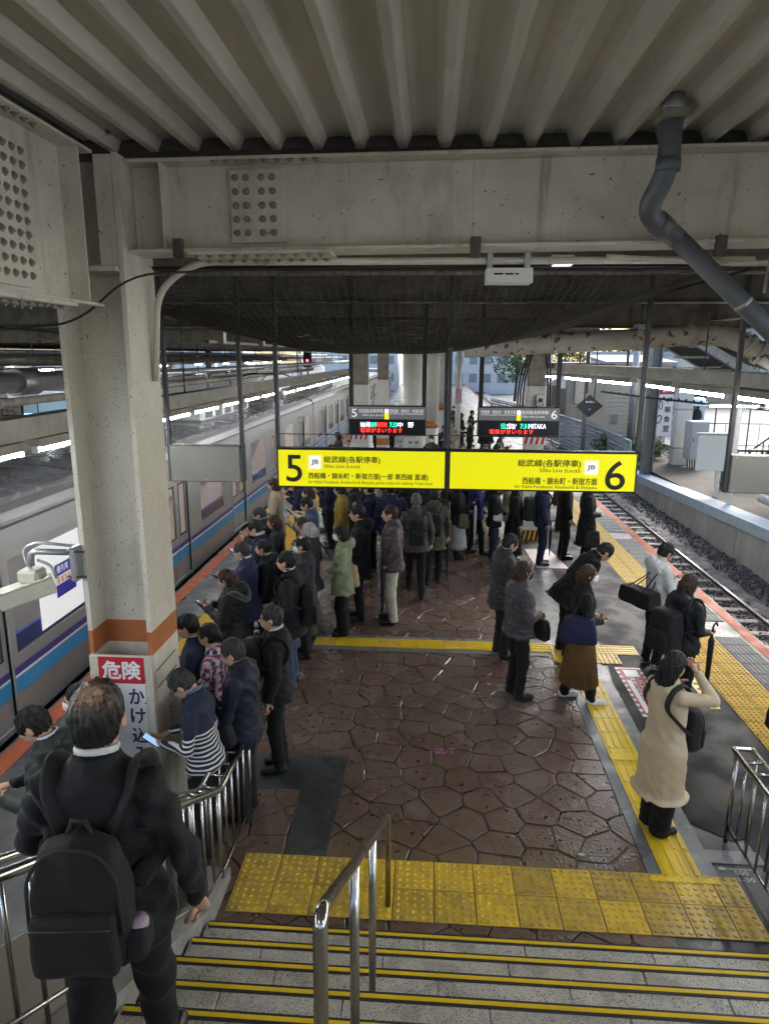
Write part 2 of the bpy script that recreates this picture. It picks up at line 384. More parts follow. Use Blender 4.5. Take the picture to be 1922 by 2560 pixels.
ydk = mat('edge_yellow', (.46, .28, .012), .55, spec=.12, var=.2, vs=5, col2=(.36, .22, .03), grime=(((.12, .09, .05), 4, .60, (1, 1, 1), .15),))
for a, t in zip(ydots, (ydk, ydk, yellow2)): a.materials.append(t)
for j in range(46):
    y = 1.2+j*.3
    for i in range(2):
        o = mkobj('edge_tactile_tile', ydots[2 if 5.5 < y else (j+i) % 2], plat); o.location = (4.59+i*.3, y, .003)
    o = mkobj('edge_tactile_tile', ydots[(j) % 2], plat); o.location = (-2.32, y+1.6, .004)
    o = mkobj('edge_tactile_tile', ydots[(j+1) % 2], plat); o.location = (-2.02, y+1.6, .004)
sm_ = MB(); sm_.cbox((0, 0, -.004), (.38, .29, .005), .003)
for i in range(6): sm_.cbox((.03+i*.058, .02, .004), (.06+i*.058, .27, .012), .004)
sm_ = sm_.mesh('edge_grip_tile'); sm_.materials.append(slitm)
for j in range(46):
    if j % 9 in (3, 4): continue
    o = mkobj('edge_grip_tile', sm_, plat); o.location = (5.21, 1.2+j*.3, .002)
# ------------------------------------------------------------------ staircase
stair = MB().add([(-.34, -.9, 0), (3.62, -.9, 0), (3.62, -7, 3.3), (-.34, -7, 3.3), (-.34, -.9, -.2), (3.62, -.9, -.2), (3.62, -7, 3.0), (-.34, -7, 3.0)], [(0, 1, 2, 3), (4, 7, 6, 5), (0, 4, 5, 1), (1, 5, 6, 2), (2, 6, 7, 3), (3, 7, 4, 0)]).build('staircase', conc); tag(stair, kind='structure')
RISE, RUN, Y0 = .165, .300, -.852
stripm = [rubber, brightline]
for k in range(1, 17):
    yf = Y0-RUN*(k-1); z = RISE*k; xs = [-.33]
    while xs[-1] < 3.2: xs.append(xs[-1]+rng.uniform(.62, 1.05) if len(xs) > 1 else -.33+rng.uniform(.3, .9))
    xs[-1] = 3.61
    for a, c_ in zip(xs[:-1], xs[1:]):
        MB().cbox((a+.002, yf-RUN-.04, z-RISE-.02), (c_-.002, yf, z), .006).build('granite_block', granite, stair)
    nz = MB(); nz.cbox((-.31, yf-.062, z-.003), (3.6, yf-.004, z+.004), .002, 0); nz.cbox((-.31, yf-.045, z+.0035), (3.6, yf-.021, z+.007), .001, 1)
    nz.build('nosing_strip', stripm, stair)
landing = MB().cbox((-.34, -12, 2.3), (3.62, Y0-RUN*16+.0, RISE*16+.165), .01).build('landing', granite, stair)
for sx in (-1, 1):
    x0, x1 = (-.52, -.345) if sx < 0 else (3.625, 3.8)
    w = MB(); zt = lambda y: max(.10, (Y0-y)*RISE/RUN+.22)
    ys = [-.28, -.75, -1.1, -8.0]
    prof = [(ys[0], 0), (ys[0], .10)]+[(y, zt(y)) for y in ys[1:]]+[(-8.0, 0)]
    w.extrude(prof, x0, x1, 0, axis='X')
    o = fix_normals(w.build('stair_side_wall', conc)); tag(o, ('low concrete side wall of the stairs on the train side' if sx < 0 else 'low concrete side wall of the stairs below the silver railing'), 'wall')
# ------------------------------------------------------------------ railings
def railing(xa, xb, name, label):
    t = thing(name, label, 'railing', ((xa+xb)/2, 0, 0))
    sl_ = RISE/RUN
    def top(x): return fillet([(x, .44, .80), (x, -.34, .80), (x, -6.2, .80+(6.2-.34)*sl_)], .08, 5)
    q = MB(); q.tube(top(xa), .024, 12); q.build('handrail', steelp, t)
    q = MB(); q.tube(fillet([(xa, .44, .80), (xa, .50, .80), (xb, .50, .80), (xb, .44, .80), (xb, -.34, .80), (xb, -6.2, .80+(6.2-.34)*sl_)], .06, 6), .018, 10); q.build('handrail', steelp, t)
    for i in range(7):
        y = .30-i*.155; z = .80 if y > -.34 else .80+(-.34-y)*sl_
        MB().tube([(xa, y, z), (xb, y, z)], .012, 8).build('cross_bar', steelp, t)
    for i in range(30):
        y = .42-i*.165; z = .80 if y > -.34 else .80+(-.34-y)*sl_
        big = i in (0, 5, 11, 17, 23, 29)
        zb = 0 if y > -.28 else max(.10, (Y0-y)*sl_+.22) if y < -.75 else .1
        zb2 = zb if big else zb+.12
        if i < 20: MB().tube([(xa, y, zb2-.005), (xa, y, z)], .019 if big else .0105, 8).build('post' if big else 'baluster', steelp, t)
        if i % 2 == 0 and i < 16: MB().tube([(xb, y, 0), (xb, y, z)], .0105, 8).build('baluster', steelp, t)
    MB().tube([(xa, .42, .13), (xa, -.30, .13), (xa, -.75, .23), (xa, -4, .80-.5+(4-.34)*sl_)], .012, 8).build('lower_rail', steelp, t)
    return t
railing(-.37, -.52, 'stair_railing', 'stainless steel stair railing with vertical bars by the cream column')
railing(3.60, 3.76, 'stair_railing', 'stainless steel stair railing with loop end on the yellow edge strip side')
ch = thing('handrail', 'free standing chrome handrail running down the middle of the granite steps', 'handrail', (.86, -.45, 0))
zt = lambda y: .745+(-.47-y)*.636
xh = lambda y: .865-.025*(-.47-y)/2.7
q = MB(); q.tube(fillet([(.865, -.47, 0), (.865, -.47, .745), (xh(-3.16), -3.16, zt(-3.16)), (xh(-3.2), -3.2, 1.3)], .09, 8), .0205, 14); q.build('rail', steelp, ch)
for y in (-1.66, -2.42):
    k = int((Y0-y)/RUN)+1
    MB().tube([(xh(y), y, RISE*k), (xh(y), y, zt(y))], .0195, 12).build('post', steelp, ch)
pl = MB(); pl.extrude([(-1.3, .45), (-6, 3.0), (-6, 3.5), (-1.3, .95)], -.545, -.535, 0, axis='X')
o = fix_normals(pl.build('metal_sheet', steeld)); tag(o, 'brown grey sheet metal panel beside the stairs behind the walking man', 'panel')
# ------------------------------------------------------------------ overhead concourse: deck, beams, columns
def hbeam(name, label, axis, c, half, z0, z1, a0, a1, m, stiff=(), tf=.022, tw=.014, cat='beam'):
    # axis 'X': runs along X at y=c; axis 'Y': runs along Y at x=c
    t = thing(name, label, cat, ((a0+a1)/2, c, z0) if axis == 'X' else (c, (a0+a1)/2, z0))
    def bx(p0, p1, q0, q1, za, zb, nm):
        q = MB()
        if axis == 'X': q.cbox((p0, q0, za), (p1, q1, zb), .004)
        else: q.cbox((q0, p0, za), (q1, p1, zb), .004)
        q.build(nm, m, t)
    bx(a0, a1, c-half, c+half, z1-tf, z1, 'flange'); bx(a0, a1, c-half, c+half, z0, z0+tf, 'flange')
    bx(a0, a1, c-tw/2, c+tw/2, z0+tf, z1-tf, 'web')
    for s_ in stiff: bx(s_-.006, s_+.006, c-half+.01, c+half-.01, z0+tf, z1-tf, 'stiffener')
    return t
def hexbolt(r=.017, h=.014):
    q = MB(); t = np.arange(6)*math.pi/3
    V = np.concatenate([np.c_[r*np.cos(t), np.zeros(6), r*np.sin(t)], np.c_[r*np.cos(t), np.full(6, -h), r*np.sin(t)]])
    q.add(V, [list(range(6, 12))]+[(j, j+6, (j+1) % 6+6, (j+1) % 6) for j in range(6)])
    t = np.arange(10)*math.pi/5; V = np.concatenate([np.c_[r*1.45*np.cos(t), np.zeros(10), r*1.45*np.sin(t)], np.c_[r*1.4*np.cos(t), np.full(10, -.004), r*1.4*np.sin(t)]])
    q.add(V, [list(range(10, 20))]+[(j, j+10, (j+1) % 10+10, (j+1) % 10) for j in range(10)])
    t = np.arange(8)*math.pi/4; V = np.concatenate([np.c_[r*.55*np.cos(t), np.full(8, -h), r*.55*np.sin(t)], np.c_[r*.5*np.cos(t), np.full(8, -h-.008), r*.5*np.sin(t)]])
    q.add(V, [list(range(8, 16))]+[(j, j+8, (j+1) % 8+8, (j+1) % 8) for j in range(8)])
    return q.mesh('bolt')
BOLT = hexbolt(); BOLT.materials.append(dirty)
def bolts(parent, pts, rz=0, rx=0):
    for p in pts:
        o = mkobj('bolt', BOLT, parent); o.location = np.array(p)-base_of(parent); o.rotation_euler = (rx, 0, rz)
# main cross beam
mb = hbeam('cross_beam', 'deep cream steel beam crossing the whole view above the stairs', 'X', .30, .15, 4.60, 5.19, -.965, 9.5, cream, (-.72, 6.0))
MB().cbox((-.28, .262, 4.665), (.10, .2925, 5.135), .004).build('splice_plate', cream, mb)
bolts(mb, [(-.24+.075*i+(.03 if i > 1 else 0), .262, 4.73+j*.088) for i in range(4) for j in range(5)])
MB().cbox((-.55, .12, 4.578), (.42, .48, 4.5995), .003).build('splice_plate', cream, mb)
bolts(mb, [(-.5+i*.085, yy, 4.578) for i in range(11) for yy in (.17, .43)], 0, math.pi/2)
bolts(mb, [(-.35+i*.085, .17, 5.1675) for i in range(9)], 0, math.pi/2)
MB().cbox((3.62, .262, 4.665), (4.0, .2925, 5.135), .004).build('splice_plate', cream, mb)
bolts(mb, [(3.66+.09*i, .262, 4.73+j*.088) for i in range(4) for j in range(5)])
# girder towards the viewer on the left
gd = hbeam('side_girder', 'bolted cream girder running from the column towards the viewer', 'Y', -1.27, .15, 4.21, 5.19, -9, .05, cream, (-.12,))
MB().cbox((-1.2625, -1.55, 4.27), (-1.235, -.62, 5.12), .004).build('splice_plate', cream, gd)
bolts(gd, [(-1.235, -1.5+.085*i+(.05 if i > 5 else 0), 4.34+j*.075) for i in range(11) for j in range(10)], math.pi/2)
MB().cbox((-1.44, -2.4, 4.185), (-1.10, -.35, 4.2095), .003).build('splice_plate', cream, gd)
bolts(gd, [(xx, -2.3+i*.085, 4.185) for i in range(23) for xx in (-1.37, -1.17)], 0, math.pi/2)
bolts(gd, [(-1.17, -2.0+i*.085, 5.1675) for i in range(18)], 0, math.pi/2)
# corrugated deck
def deck(x0, x1, y0, y1, z, pitch=.283, h=.075):
    prof = []; x = x0
    while x < x1:
        prof += [(x, z+h), (x+pitch*.22, z+h+.006), (x+pitch*.50, z+h), (x+pitch*.62, z+.004), (x+pitch*.645, z), (x+pitch*.80, z), (x+pitch*.825, z+.004), (x+pitch*.95, z+h)]; x += pitch
    n = len(prof); P = np.array(prof)
    V = np.concatenate([np.c_[P[:, 0], np.full(n, y0), P[:, 1]], np.c_[P[:, 0], np.full(n, y1), P[:, 1]]])
    return MB().add(V, [(j, j+1, n+j+1, n+j) for j in range(n-1)]).box((x0, y0, z+h+.06), (x, y1, z+.5))
mb.rotation_euler = (0, -.011, 0); mb.location.z += .03
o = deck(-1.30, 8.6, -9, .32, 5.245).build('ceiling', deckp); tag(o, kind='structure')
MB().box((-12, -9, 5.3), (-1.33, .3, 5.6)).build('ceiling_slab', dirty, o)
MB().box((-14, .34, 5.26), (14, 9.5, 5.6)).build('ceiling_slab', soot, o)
for i in range(26):      # secondary joists of the dark deck behind the beam
    x = -5+i*.42
    MB().box((x-.03, .5, 5.14), (x+.03, 9.4, 5.26)).build('joist', dirty, o)
for yy, zz in ((2.6, 4.70), (5.4, 4.62), (9.0, 4.42)):
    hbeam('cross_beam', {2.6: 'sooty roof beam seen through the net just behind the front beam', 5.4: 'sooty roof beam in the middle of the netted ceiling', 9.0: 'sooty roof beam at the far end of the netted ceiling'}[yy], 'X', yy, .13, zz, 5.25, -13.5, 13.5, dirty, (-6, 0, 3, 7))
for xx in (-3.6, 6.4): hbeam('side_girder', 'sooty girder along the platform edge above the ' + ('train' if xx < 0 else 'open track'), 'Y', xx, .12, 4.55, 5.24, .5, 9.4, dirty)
# the big H column -----------------------------------------------------------
cl = thing('steel_column', 'cream steel column with terracotta band and danger notice', 'column', (-1.265, .31, 0))
XA, XB, YA, YB = -1.465, -.97, .06, .57
for nm, z0, z1, mm in (('shaft', 0, 1.655, cream2), ('band', 1.655, 1.84, bandm), ('shaft', 1.84, 4.42, cream2)):
    q = MB(); q.box((XA, YA, z0), (XA+.035, YB, z1)); q.box((XB-.035, YA, z0), (XB, YB, z1)); q.box((XA+.035, .30, z0), (XB-.035, .325, z1))
    q.build(nm, mm, cl)
q = MB(); q.box((XA, YA, 4.42), (XA+.035, YB, 5.18)); q.box((XB-.035, YA, 4.42), (XB, YB, 5.18)); q.box((XA+.035, .30, 4.42), (XB-.035, .325, 5.18)); q.build('cap', cream, cl)
MB().cbox((XB-.16, .062, 4.46), (XB-.04, .29, 5.17), .004).build('stiffener', cream, cl)
MB().cbox((XA+.001, YA-.03, 0), (XB-.002, YA-.001, 1.652), .004).build('cover_panel', cream2, cl)
MB().cbox((XB-.30, .02, 4.44), (XB-.04, .29, 4.475), .004).build('gusset', cream, cl)
scr = MB(); 
for z in (1.50, 1.36): scr.box((XB, .10, z), (XB+.002, .50, z+.012))
s_ = scr.build('scratch', soot, cl); s_.rotation_euler = (0, 0, 0)
sp = MB().box((XB-.24, -.08, 5.1), (XB-.2, .04, 5.18))
# ------------------------------------------------------------------ drain pipes, boxes, conduits
dp = thing('drain_pipe', 'dark grey plastic drain pipe bending across the cream beam', 'pipe', (2.42, -.3, 5.3))
P_ = [(2.43, -.32, 5.33), (2.43, -.32, 4.92), (2.36, -.18, 4.74), (2.62, .02, 4.63), (3.75, .12, 3.68)]
MB().tube(fillet(P_[:4], .12, 8), .062, 20).build('elbow', greyp, dp)
MB().tube([P_[3], P_[4]], .060, 20).build('pipe', greyp, dp)
for a, b_, r in ((P_[0], (2.43, -.32, 5.22), .067), ((2.43, -.32, 5.0), (2.43, -.32, 4.93), .069), ((2.46, -.1, 4.70), (2.54, -.04, 4.665), .070), ((3.08, .06, 4.245), (3.10, .062, 4.225), .0635)):
    MB().tube([a, b_], r, 20).build('collar', galv if r != .069 and r != .070 else greyp, dp)
MB().cbox((2.36, -.40, 5.195), (2.50, -.24, 5.24), .005).build('flange_plate', dirty, dp)
wx_ = thing('ceiling_unit', 'white rectangular sensor unit with slots hanging under the beam', 'sensor', (1.63, .5, 4.45))
q = MB(); q.hexa([(1.48, .40, 4.40), (1.80, .40, 4.40), (1.80, .62, 4.40), (1.48, .62, 4.40), (1.48, .44, 4.50), (1.80, .44, 4.50), (1.80, .62, 4.50), (1.48, .62, 4.50)]); q.build('housing', white, wx_)
for i, (a, w_) in enumerate(((.05, .06), (.13, .05), (.20, .02))):
    MB().hexa([(1.48+a, .408, 4.452), (1.48+a+w_, .408, 4.452), (1.48+a+w_, .43, 4.452), (1.48+a, .43, 4.452), (1.48+a, .4115, 4.462), (1.48+a+w_, .4115, 4.462), (1.48+a+w_, .43, 4.462), (1.48+a, .43, 4.462)]).build('slot', black, wx_)
for xx in (1.50, 1.76):
    q = MB(); q.cbox((xx-.02, .42, 4.50), (xx+.02, .46, 4.66), .004); q.tube([(xx, .40, 4.62), (xx, .40, 4.70)], .006, 6); q.build('clamp', galv, wx_)
el = thing('emergency_lamp', 'small white rectangular lamp box under the beam', 'lamp', (2.0, .52, 4.53))
q = MB().cbox((1.93, .47, 4.525), (2.09, .60, 4.59), .006).build('housing', white, el)
MB().cbox((1.945, .465, 4.518), (2.075, .59, 4.5245), .002).build('diffuser', mat('lamp_white', (.8, .8, .78), .4, emit=(1, 1, .96), es=.35), el)
def cable(name, label, pts, r, m, cat='cable', fil=.2): return tag(MB().tube(fillet(pts, fil, 6), r, 8).build(name, m), label, cat)
cable('conduit', 'cream conduit curving up from the column and along the beam underside', [(-.95, .42, 3.7), (-.90, .44, 4.35), (-.62, .46, 4.55), (3.3, .46, 4.55)], .026, cream, 'conduit', .3)
cable('cable', 'thin black cable drooping from the girder to the beam', [(-2.2, .2, 4.05), (-1.3, -.0, 4.10), (-.93, .05, 4.42), (-.3, .5, 4.5), (1.5, .5, 4.53)], .008, rubber)
cable('conduit', 'cream conduit under the beam by the right hand pipe', [(2.3, .44, 4.57), (3.2, .44, 4.52), (3.9, .5, 4.55), (5.5, .5, 4.6)], .02, cream, 'conduit')
for i, xx in enumerate((-.62, 1.38, 2.95)):
    tag(MB().cbox((xx-.035, .13, 4.53), (xx+.035, .17, 4.66), .006).build('beam_clamp', soot), 'dark clamp on the beam edge ' + ('near the column', 'beside the white sensor unit', 'near the drain pipe')[i], 'clamp', 'clamps on the beam')
rd = thing('hanger_rod', 'long thin rod hanging in front of the beam near the right edge', 'rod', (3.28, .1, 4.4))
MB().tube([(3.28, .10, 5.14), (3.24, .12, 4.3)], .010, 8).build('rod', dirty, rd); MB().cbox((3.25, .06, 5.10), (3.32, .14, 5.20), .006).build('bracket', soot, rd)
# thick old pipe on the right
rust = mat('rusty_white_pipe', (.46, .43, .36), .55, var=.2, vs=4, speck=((.13, .07, .04), 9, .60), bump=.2, bs=30)
bp_ = thing('overhead_pipe', 'thick rust stained white pipe crossing above the open track', 'pipe', (4, 6, 4.1))
pts = fillet([(1.6, 6.3, 4.02), (4.2, 6, 4.16), (5.35, 5.9, 4.24), (6.0, 5.75, 3.85), (6.6, 5.6, 3.55), (7.6, 5.5, 3.3)], .35, 7)
MB().tube(pts, .15, 20).build('pipe', rust, bp_)
for p0, p1, r in (((2.9, 6.15, 4.085), (2.96, 6.15, 4.09), .165), ((4.12, 6.01, 4.155), (4.2, 6.0, 4.16), .17), ((4.85, 5.95, 4.2), (4.92, 5.95, 4.207), .172), ((5.05, 5.93, 4.215), (5.1, 5.93, 4.22), .17), ((5.62, 5.84, 4.08), (5.68, 5.83, 4.04), .175), ((5.78, 5.81, 3.985), (5.84, 5.8, 3.95), .18), ((6.15, 5.71, 3.775), (6.24, 5.69, 3.73), .18)):
    MB().tube([p0, p1], r, 20).build('joint_collar', rust, bp_)
MB().tube([(4.16, 6.0, 5.1), (4.16, 6.0, 4.0)], .02, 8).build('hanger', soot, bp_)
MB().box((4.10, 5.9, 3.98), (4.2, 6.15, 4.36)).build('strap', galv, bp_)
# ------------------------------------------------------------------ sagging net
netm = mat('black_net', (.05, .045, .038), .8)
def netz(u, v):   # u across X, v along Y
    s = math.sin(math.pi*min(1, max(0, u)))
    return 4.52-(.60*s**.8)*(math.sin(math.pi*min(1, v*1.04))**.55)
def net(x0, x1, y0, y1, nx, ny, r, zo):
    q = MB(); G = {}
    P = np.zeros((nx+1, ny+1, 3))
    for i in range(nx+1):
        for j in range(ny+1):
            u, v = i/nx, j/ny
            P[i, j] = (x0+(x1-x0)*u+.03*math.sin(9*v+3*u), y0+(y1-y0)*v+.03*math.sin(11*u), netz(u, v)+zo+.03*math.sin(17*u+5*v)*math.sin(7*v+4*u))
    V = []; F = []
    def strand(A):
        n = len(A); off = len(V)
        d = np.zeros_like(A); d[1:-1] = A[2:]-A[:-2]; d[0] = A[1]-A[0]; d[-1] = A[-1]-A[-2]; d /= np.linalg.norm(d, axis=1)[:, None]
        s1 = np.cross(d, (0, 0, 1.)); s1 /= np.linalg.norm(s1, axis=1)[:, None]+1e-9; s2 = np.cross(s1, d)
        for k in range(3):
            a = 2*math.pi*k/3; V.extend((A+r*(math.cos(a)*s1+math.sin(a)*s2)).tolist())
        for k in range(3):
            for i in range(n-1): F.append((off+k*n+i, off+k*n+i+1, off+((k+1) % 3)*n+i+1, off+((k+1) % 3)*n+i))
    for i in range(nx+1): strand(P[i])
    for j in range(ny+1): strand(P[:, j])
    return q.add(V, F, 0)
nt = thing('safety_net', 'black safety net sagging under the dark roof behind the beam', 'net', (0, 4, 4.2))
net(-2.3, 3.4, .55, 7.6, 84, 96, .0034, 0).build('netting', netm, nt)
net(-2.25, 3.3, 4.2, 7.6, 110, 70, .004, -.012).build('netting', netm, nt)
for a, b_ in (((-2.3, .55), (3.4, .55)), ((-2.3, 7.6), (3.4, 7.6)), ((-2.3, .55), (-2.3, 7.6)), ((3.4, .55), (3.4, 7.6))):
    MB().tube([(a[0], a[1], 4.52), (b_[0], b_[1], 4.52)], .012, 6).build('edge_rope', rubber, nt)
# ------------------------------------------------------------------ columns further down the platform
colw = mat('white_column_paint', (.60, .58, .52), .45, var=.12, vs=2, speck=((.2, .18, .15), 30, .70))
hazm = mat('hazard_yellow', (.62, .36, .03), .45, var=.2)
def boxcol(label, x0, x1, y0, y1, top, extra=None, hz=False):
    t = thing('platform_column', label, 'column', ((x0+x1)/2, (y0+y1)/2, 0))
    MB().cbox((x0, y0, .24), (x1, y1, 1.62), .01).build('shaft', colw, t); MB().cbox((x0-.001, y0-.001, 1.62), (x1+.001, y1+.001, 1.80), .008).build('band', bandm, t)
    MB().cbox((x0, y0, 1.80), (x1, y1, 3.3), .01).build('shaft', colw, t); MB().cbox((x0+.02, y0+.02, 3.3), (x1-.02, y1-.02, top), .01).build('head', dirty, t)
    MB().cbox((x0-.012, y0-.012, 0), (x1+.012, y1+.012, .24), .005).build('base', hazm, t)
    n = 4; w = (x1-x0+.02)/n
    for i in range(n):
        xa = x0-.01+i*w
        MB().hexa([(xa, y0-.016, .004), (xa+w*.5, y0-.016, .004), (xa+w*.5, y0-.012, .004), (xa, y0-.012, .004), (xa+w*.45, y0-.016, .236), (min(x1+.01, xa+w*.95), y0-.016, .236), (min(x1+.01, xa+w*.95), y0-.012, .236), (xa+w*.45, y0-.012, .236)]).build('hazard_stripe', black, t)
    return t
cA = boxcol('cream column below the platform 5 departure screen', -.60, -.22, 10.0, 10.4, 4.4)
cB = boxcol('narrow cream column next to the round white column', -.30, .02, 13.2, 13.5, 4.2)
cC = boxcol('cream column with looped cables behind the platform 6 departure screen', 3.10, 3.48, 9.9, 10.3, 4.4)
rc = thing('platform_column', 'thick round white column with no smoking poster', 'column', (.66, 14, 0))
MB().tube([(.66, 14, 0), (.66, 14, 5)], .31, 28).build('shaft', colw, rc)
rc2 = thing('platform_column', 'round white column with terracotta band behind the thick one', 'column', (1.05, 17.5, 0))
MB().tube([(1.05, 17.5, 0), (1.05, 17.5, 1.66)], .3, 24).build('shaft', colw, rc2); MB().tube([(1.05, 17.5, 1.66), (1.05, 17.5, 1.88)], .302, 24).build('band', bandm, rc2); MB().tube([(1.05, 17.5, 1.88), (1.05, 17.5, 5)], .3, 24).build('shaft', colw, rc2)
rc3 = thing('platform_column', 'farthest round white column with terracotta band', 'column', (1.55, 24, 0))
MB().tube([(1.55, 24, 0), (1.55, 24, 1.75)], .28, 20).build('shaft', colw, rc3); MB().tube([(1.55, 24, 1.75), (1.55, 24, 2.0)], .282, 20).build('band', bandm, rc3); MB().tube([(1.55, 24, 2.0), (1.55, 24, 5)], .28, 20).build('shaft', colw, rc3)
for lx, (x, y, r) in (('beside the departure screen post', (1.42, 9.2, .055)), ('carrying the red striped board', (2.1, 21, .10))):
    t = thing('steel_post', ('dark' if y < 10 else 'white') + ' steel post ' + lx, 'post', (x, y, 0))
    MB().tube([(x, y, 0), (x, y, 4.6)], r, 12).build('post', darkgrey if y < 10 else colw, t); MB().cbox((x-.12, y-.12, 0), (x+.12, y+.12, .02), .004).build('base_plate', darkgrey, t)
# cable loops and junction box on the right-hand far column
for k, (dx, lo) in enumerate(((0, 2.62), (.05, 2.55), (.1, 2.66), (.36, 2.6), (.42, 2.66))):
    x = 3.02+dx
    cable('cable', 'black cable loop hanging on the far cream column, ' + ('leftmost', 'second from the left', 'third from the left', 'fourth from the left', 'nearest the bracket')[k], [(x+.05, 9.86, 4.0), (x-.12 if k < 3 else x+.1, 9.80, 3.4), (x-.14 if k < 3 else x+.12, 9.78, lo+.2), (x+.08, 9.78, lo), (3.28, 9.82, lo+.12), (3.30, 9.84, 3.0)], .02, rubber, 'cable', .3)
jb = thing('junction_box', 'small grey junction box on the far cream column', 'box', (3.35, 9.86, 2.95)); MB().cbox((3.27, 9.78, 2.9), (3.43, 9.89, 3.14), .01).build('housing', galv, jb); MB().cbox((3.31, 9.772, 2.98), (3.39, 9.779, 3.06), .002).build('dial', black, jb)
# ------------------------------------------------------------------ fluorescent rows
tubem = mat('fluorescent_tube', (1, 1, 1), .5, emit=(.90, .94, 1.0), es=TUBE_E)
trough = mat('lamp_trough', (.42, .40, .34), .55, var=.25, vs=4)
def tube_run(name, label, pts, zt_, lens=1.2, gap=.12, group='fluorescent lamps along the platform'):
    (xa, ya), (xb, yb) = pts; L = math.hypot(xb-xa, yb-ya); n = max(1, int(L/(lens+gap)))
    return [(xa+(xb-xa)*(i+.5)/n, ya+(yb-ya)*(i+.5)/n) for i in range(n)]
LPROTO = {}
def lamp(x, y, z, ang, label, group, length=1.25, double=False):
    t = thing('fluorescent_lamp', label, 'lamp', (x, y, z), ang, group)
    key = (length, double)
    if key not in LPROTO:
        h = MB(); h.extrude([(-.09, .035), (-.055, .11), (.055, .11), (.09, .035)], -length/2, length/2, 0); h = h.mesh('housing'); h.materials.append(trough)
        u = MB(); u.tube([(0, -length/2+.02, 0), (0, length/2-.02, 0)], .021, 10); u = u.mesh('tube'); u.materials.append(tubem)
        e = MB(); e.cbox((-.03, -.011, -.03), (.03, .011, .05), .004); e = e.mesh('socket'); e.materials.append(white)
        LPROTO[key] = (h, u, e)
    for nm, me in zip(('housing', 'tube'), LPROTO[key]): mkobj(nm, me, t)
    for s_ in (-1, 1): mkobj('socket', LPROTO[key][2], t).location = (0, s_*(length/2-.011), 0)
    return t
ORD = 'first second third fourth fifth sixth seventh eighth ninth tenth eleventh twelfth thirteenth fourteenth fifteenth sixteenth seventeenth eighteenth nineteenth twentieth twenty-first twenty-second twenty-third twenty-fourth twenty-fifth twenty-sixth'.split()
G1 = 'fluorescent lamps over the train side platform edge'
lt_ = [(-2.64, y) for y in (-6.3, -4.9, -3.5, -2.1, -.7, .75, 2.2, 3.6, 5.2, 6.65, 8.15, 9.65, 11.1)]+[(-2.45, 12.6+i*1.5) for i in range(12)]
for i, (x, y) in enumerate(lt_):
    lamp(x, y, 3.0, 0, 'fluorescent tube lamp over the train side edge, %s in its row counted from the stairs' % ORD[i], G1)
beamL = thing('lamp_channel', 'cream cable channel carrying the lamp row over the train side', 'channel', (-2.64, 5, 3.11))
MB().cbox((-2.70, -8, 3.14), (-2.50, 30, 3.34), .006).build('channel', trough, beamL)
for y in (-4, -1, 2.6, 5.6, 8.6, 11.6, 14.6): MB().tube([(-2.6, y, 3.3), (-2.6, y, 5.2 if y < 9.5 else 4.58)], .012, 6).build('hanger', soot, beamL)
G2 = 'fluorescent lamps over the open track platform edge'
for i, (x, y) in enumerate(((4.95, -6.0), (4.95, -4.1), (4.95, -2.2), (4.95, -.3), (4.95, 1.6), (4.95, 3.5), (4.93, 5.45), (4.93, 7.35), (4.72, 9.4), (4.42, 11.4), (4.1, 13.3))):
    lamp(x, y, 3.4, 0 if y < 8 else .157, 'fluorescent tube lamp over the yellow edge strip, %s in its row counted from the stairs' % ORD[i], G2, 1.65)
beamR = thing('lamp_channel', 'cream cable channel carrying the lamp row over the open track side', 'channel', (4.95, 5, 3.5))
MB().cbox((4.90, -8, 3.54), (5.08, 7.9, 3.72), .006).build('channel', trough, beamR)
MB().hexa([(4.90, 7.92, 3.54), (5.08, 7.92, 3.54), (4.08, 14.2, 3.54), (3.9, 14.2, 3.54), (4.90, 7.92, 3.72), (5.08, 7.92, 3.72), (4.08, 14.2, 3.72), (3.9, 14.2, 3.72)]).build('channel', trough, beamR)
for y in (9.0, 11.4, 13.6): MB().tube([(4.99-(y-7.92)*.16, y, 3.7), (4.99-(y-7.92)*.16, y, 4.58 if y > 9.5 else 5.2)], .012, 6).build('hanger', soot, beamR)
for y in (-4, -1, 2.6, 5.6): MB().tube([(4.98, y, 3.7), (4.98, y, 5.2)], .012, 6).build('hanger', soot, beamR)
G3 = 'lamps under the deck behind the viewer'
for i, (x, y) in enumerate(((-.4, -5.9), (3.4, -5.9))):
    lamp(x, y, 4.75, 0, 'white fluorescent tube lamp under the deck above the ' + ('left', 'right') [i] + ' side of the stairs', G3)
# ------------------------------------------------------------------ commuter train
tshoulder = mat('train_shoulder', (.13, .126, .12), .4, .5, var=.15, vs=2)
tsteel = mat('train_stainless', (.35, .352, .35), .46, .55, var=.08, vs=.8, rvar=.08, rs=1, stretch=(1, .15, 4), grime=(((.26, .255, .245), 1.5, .60, (1, 2, .4), .2),))
troof = mat('train_roof', (.10, .10, .105), .26, var=.35, vs=3, rvar=.14, rs=3, bump=.2, bs=12)
tpurp = mat('train_purple', (.055, .04, .20), .35); tcyan = mat('train_cyan', (.035, .25, .50), .35); twhite = mat('train_white_line', (.75, .76, .76), .4)
tgasket = mat('window_gasket', (.02, .02, .022), .5); talu = mat('window_frame_alu', (.66, .65, .63), .28, .85)
tglass = mat('train_glass', (.85, .88, .88), .03, trans=1., ior=1.2, spec=.6)
tin = mat('train_interior', (.74, .64, .60), .5); tfloor = mat('train_floor', (.2, .2, .21), .5)
tseat = mat('seat_blue', (.03, .06, .30), .8); tpart = mat('seat_partition', (.62, .50, .46), .4)
tlight = mat('train_ceiling_light', (1, 1, 1), .5, emit=(1, .97, .93), es=5)
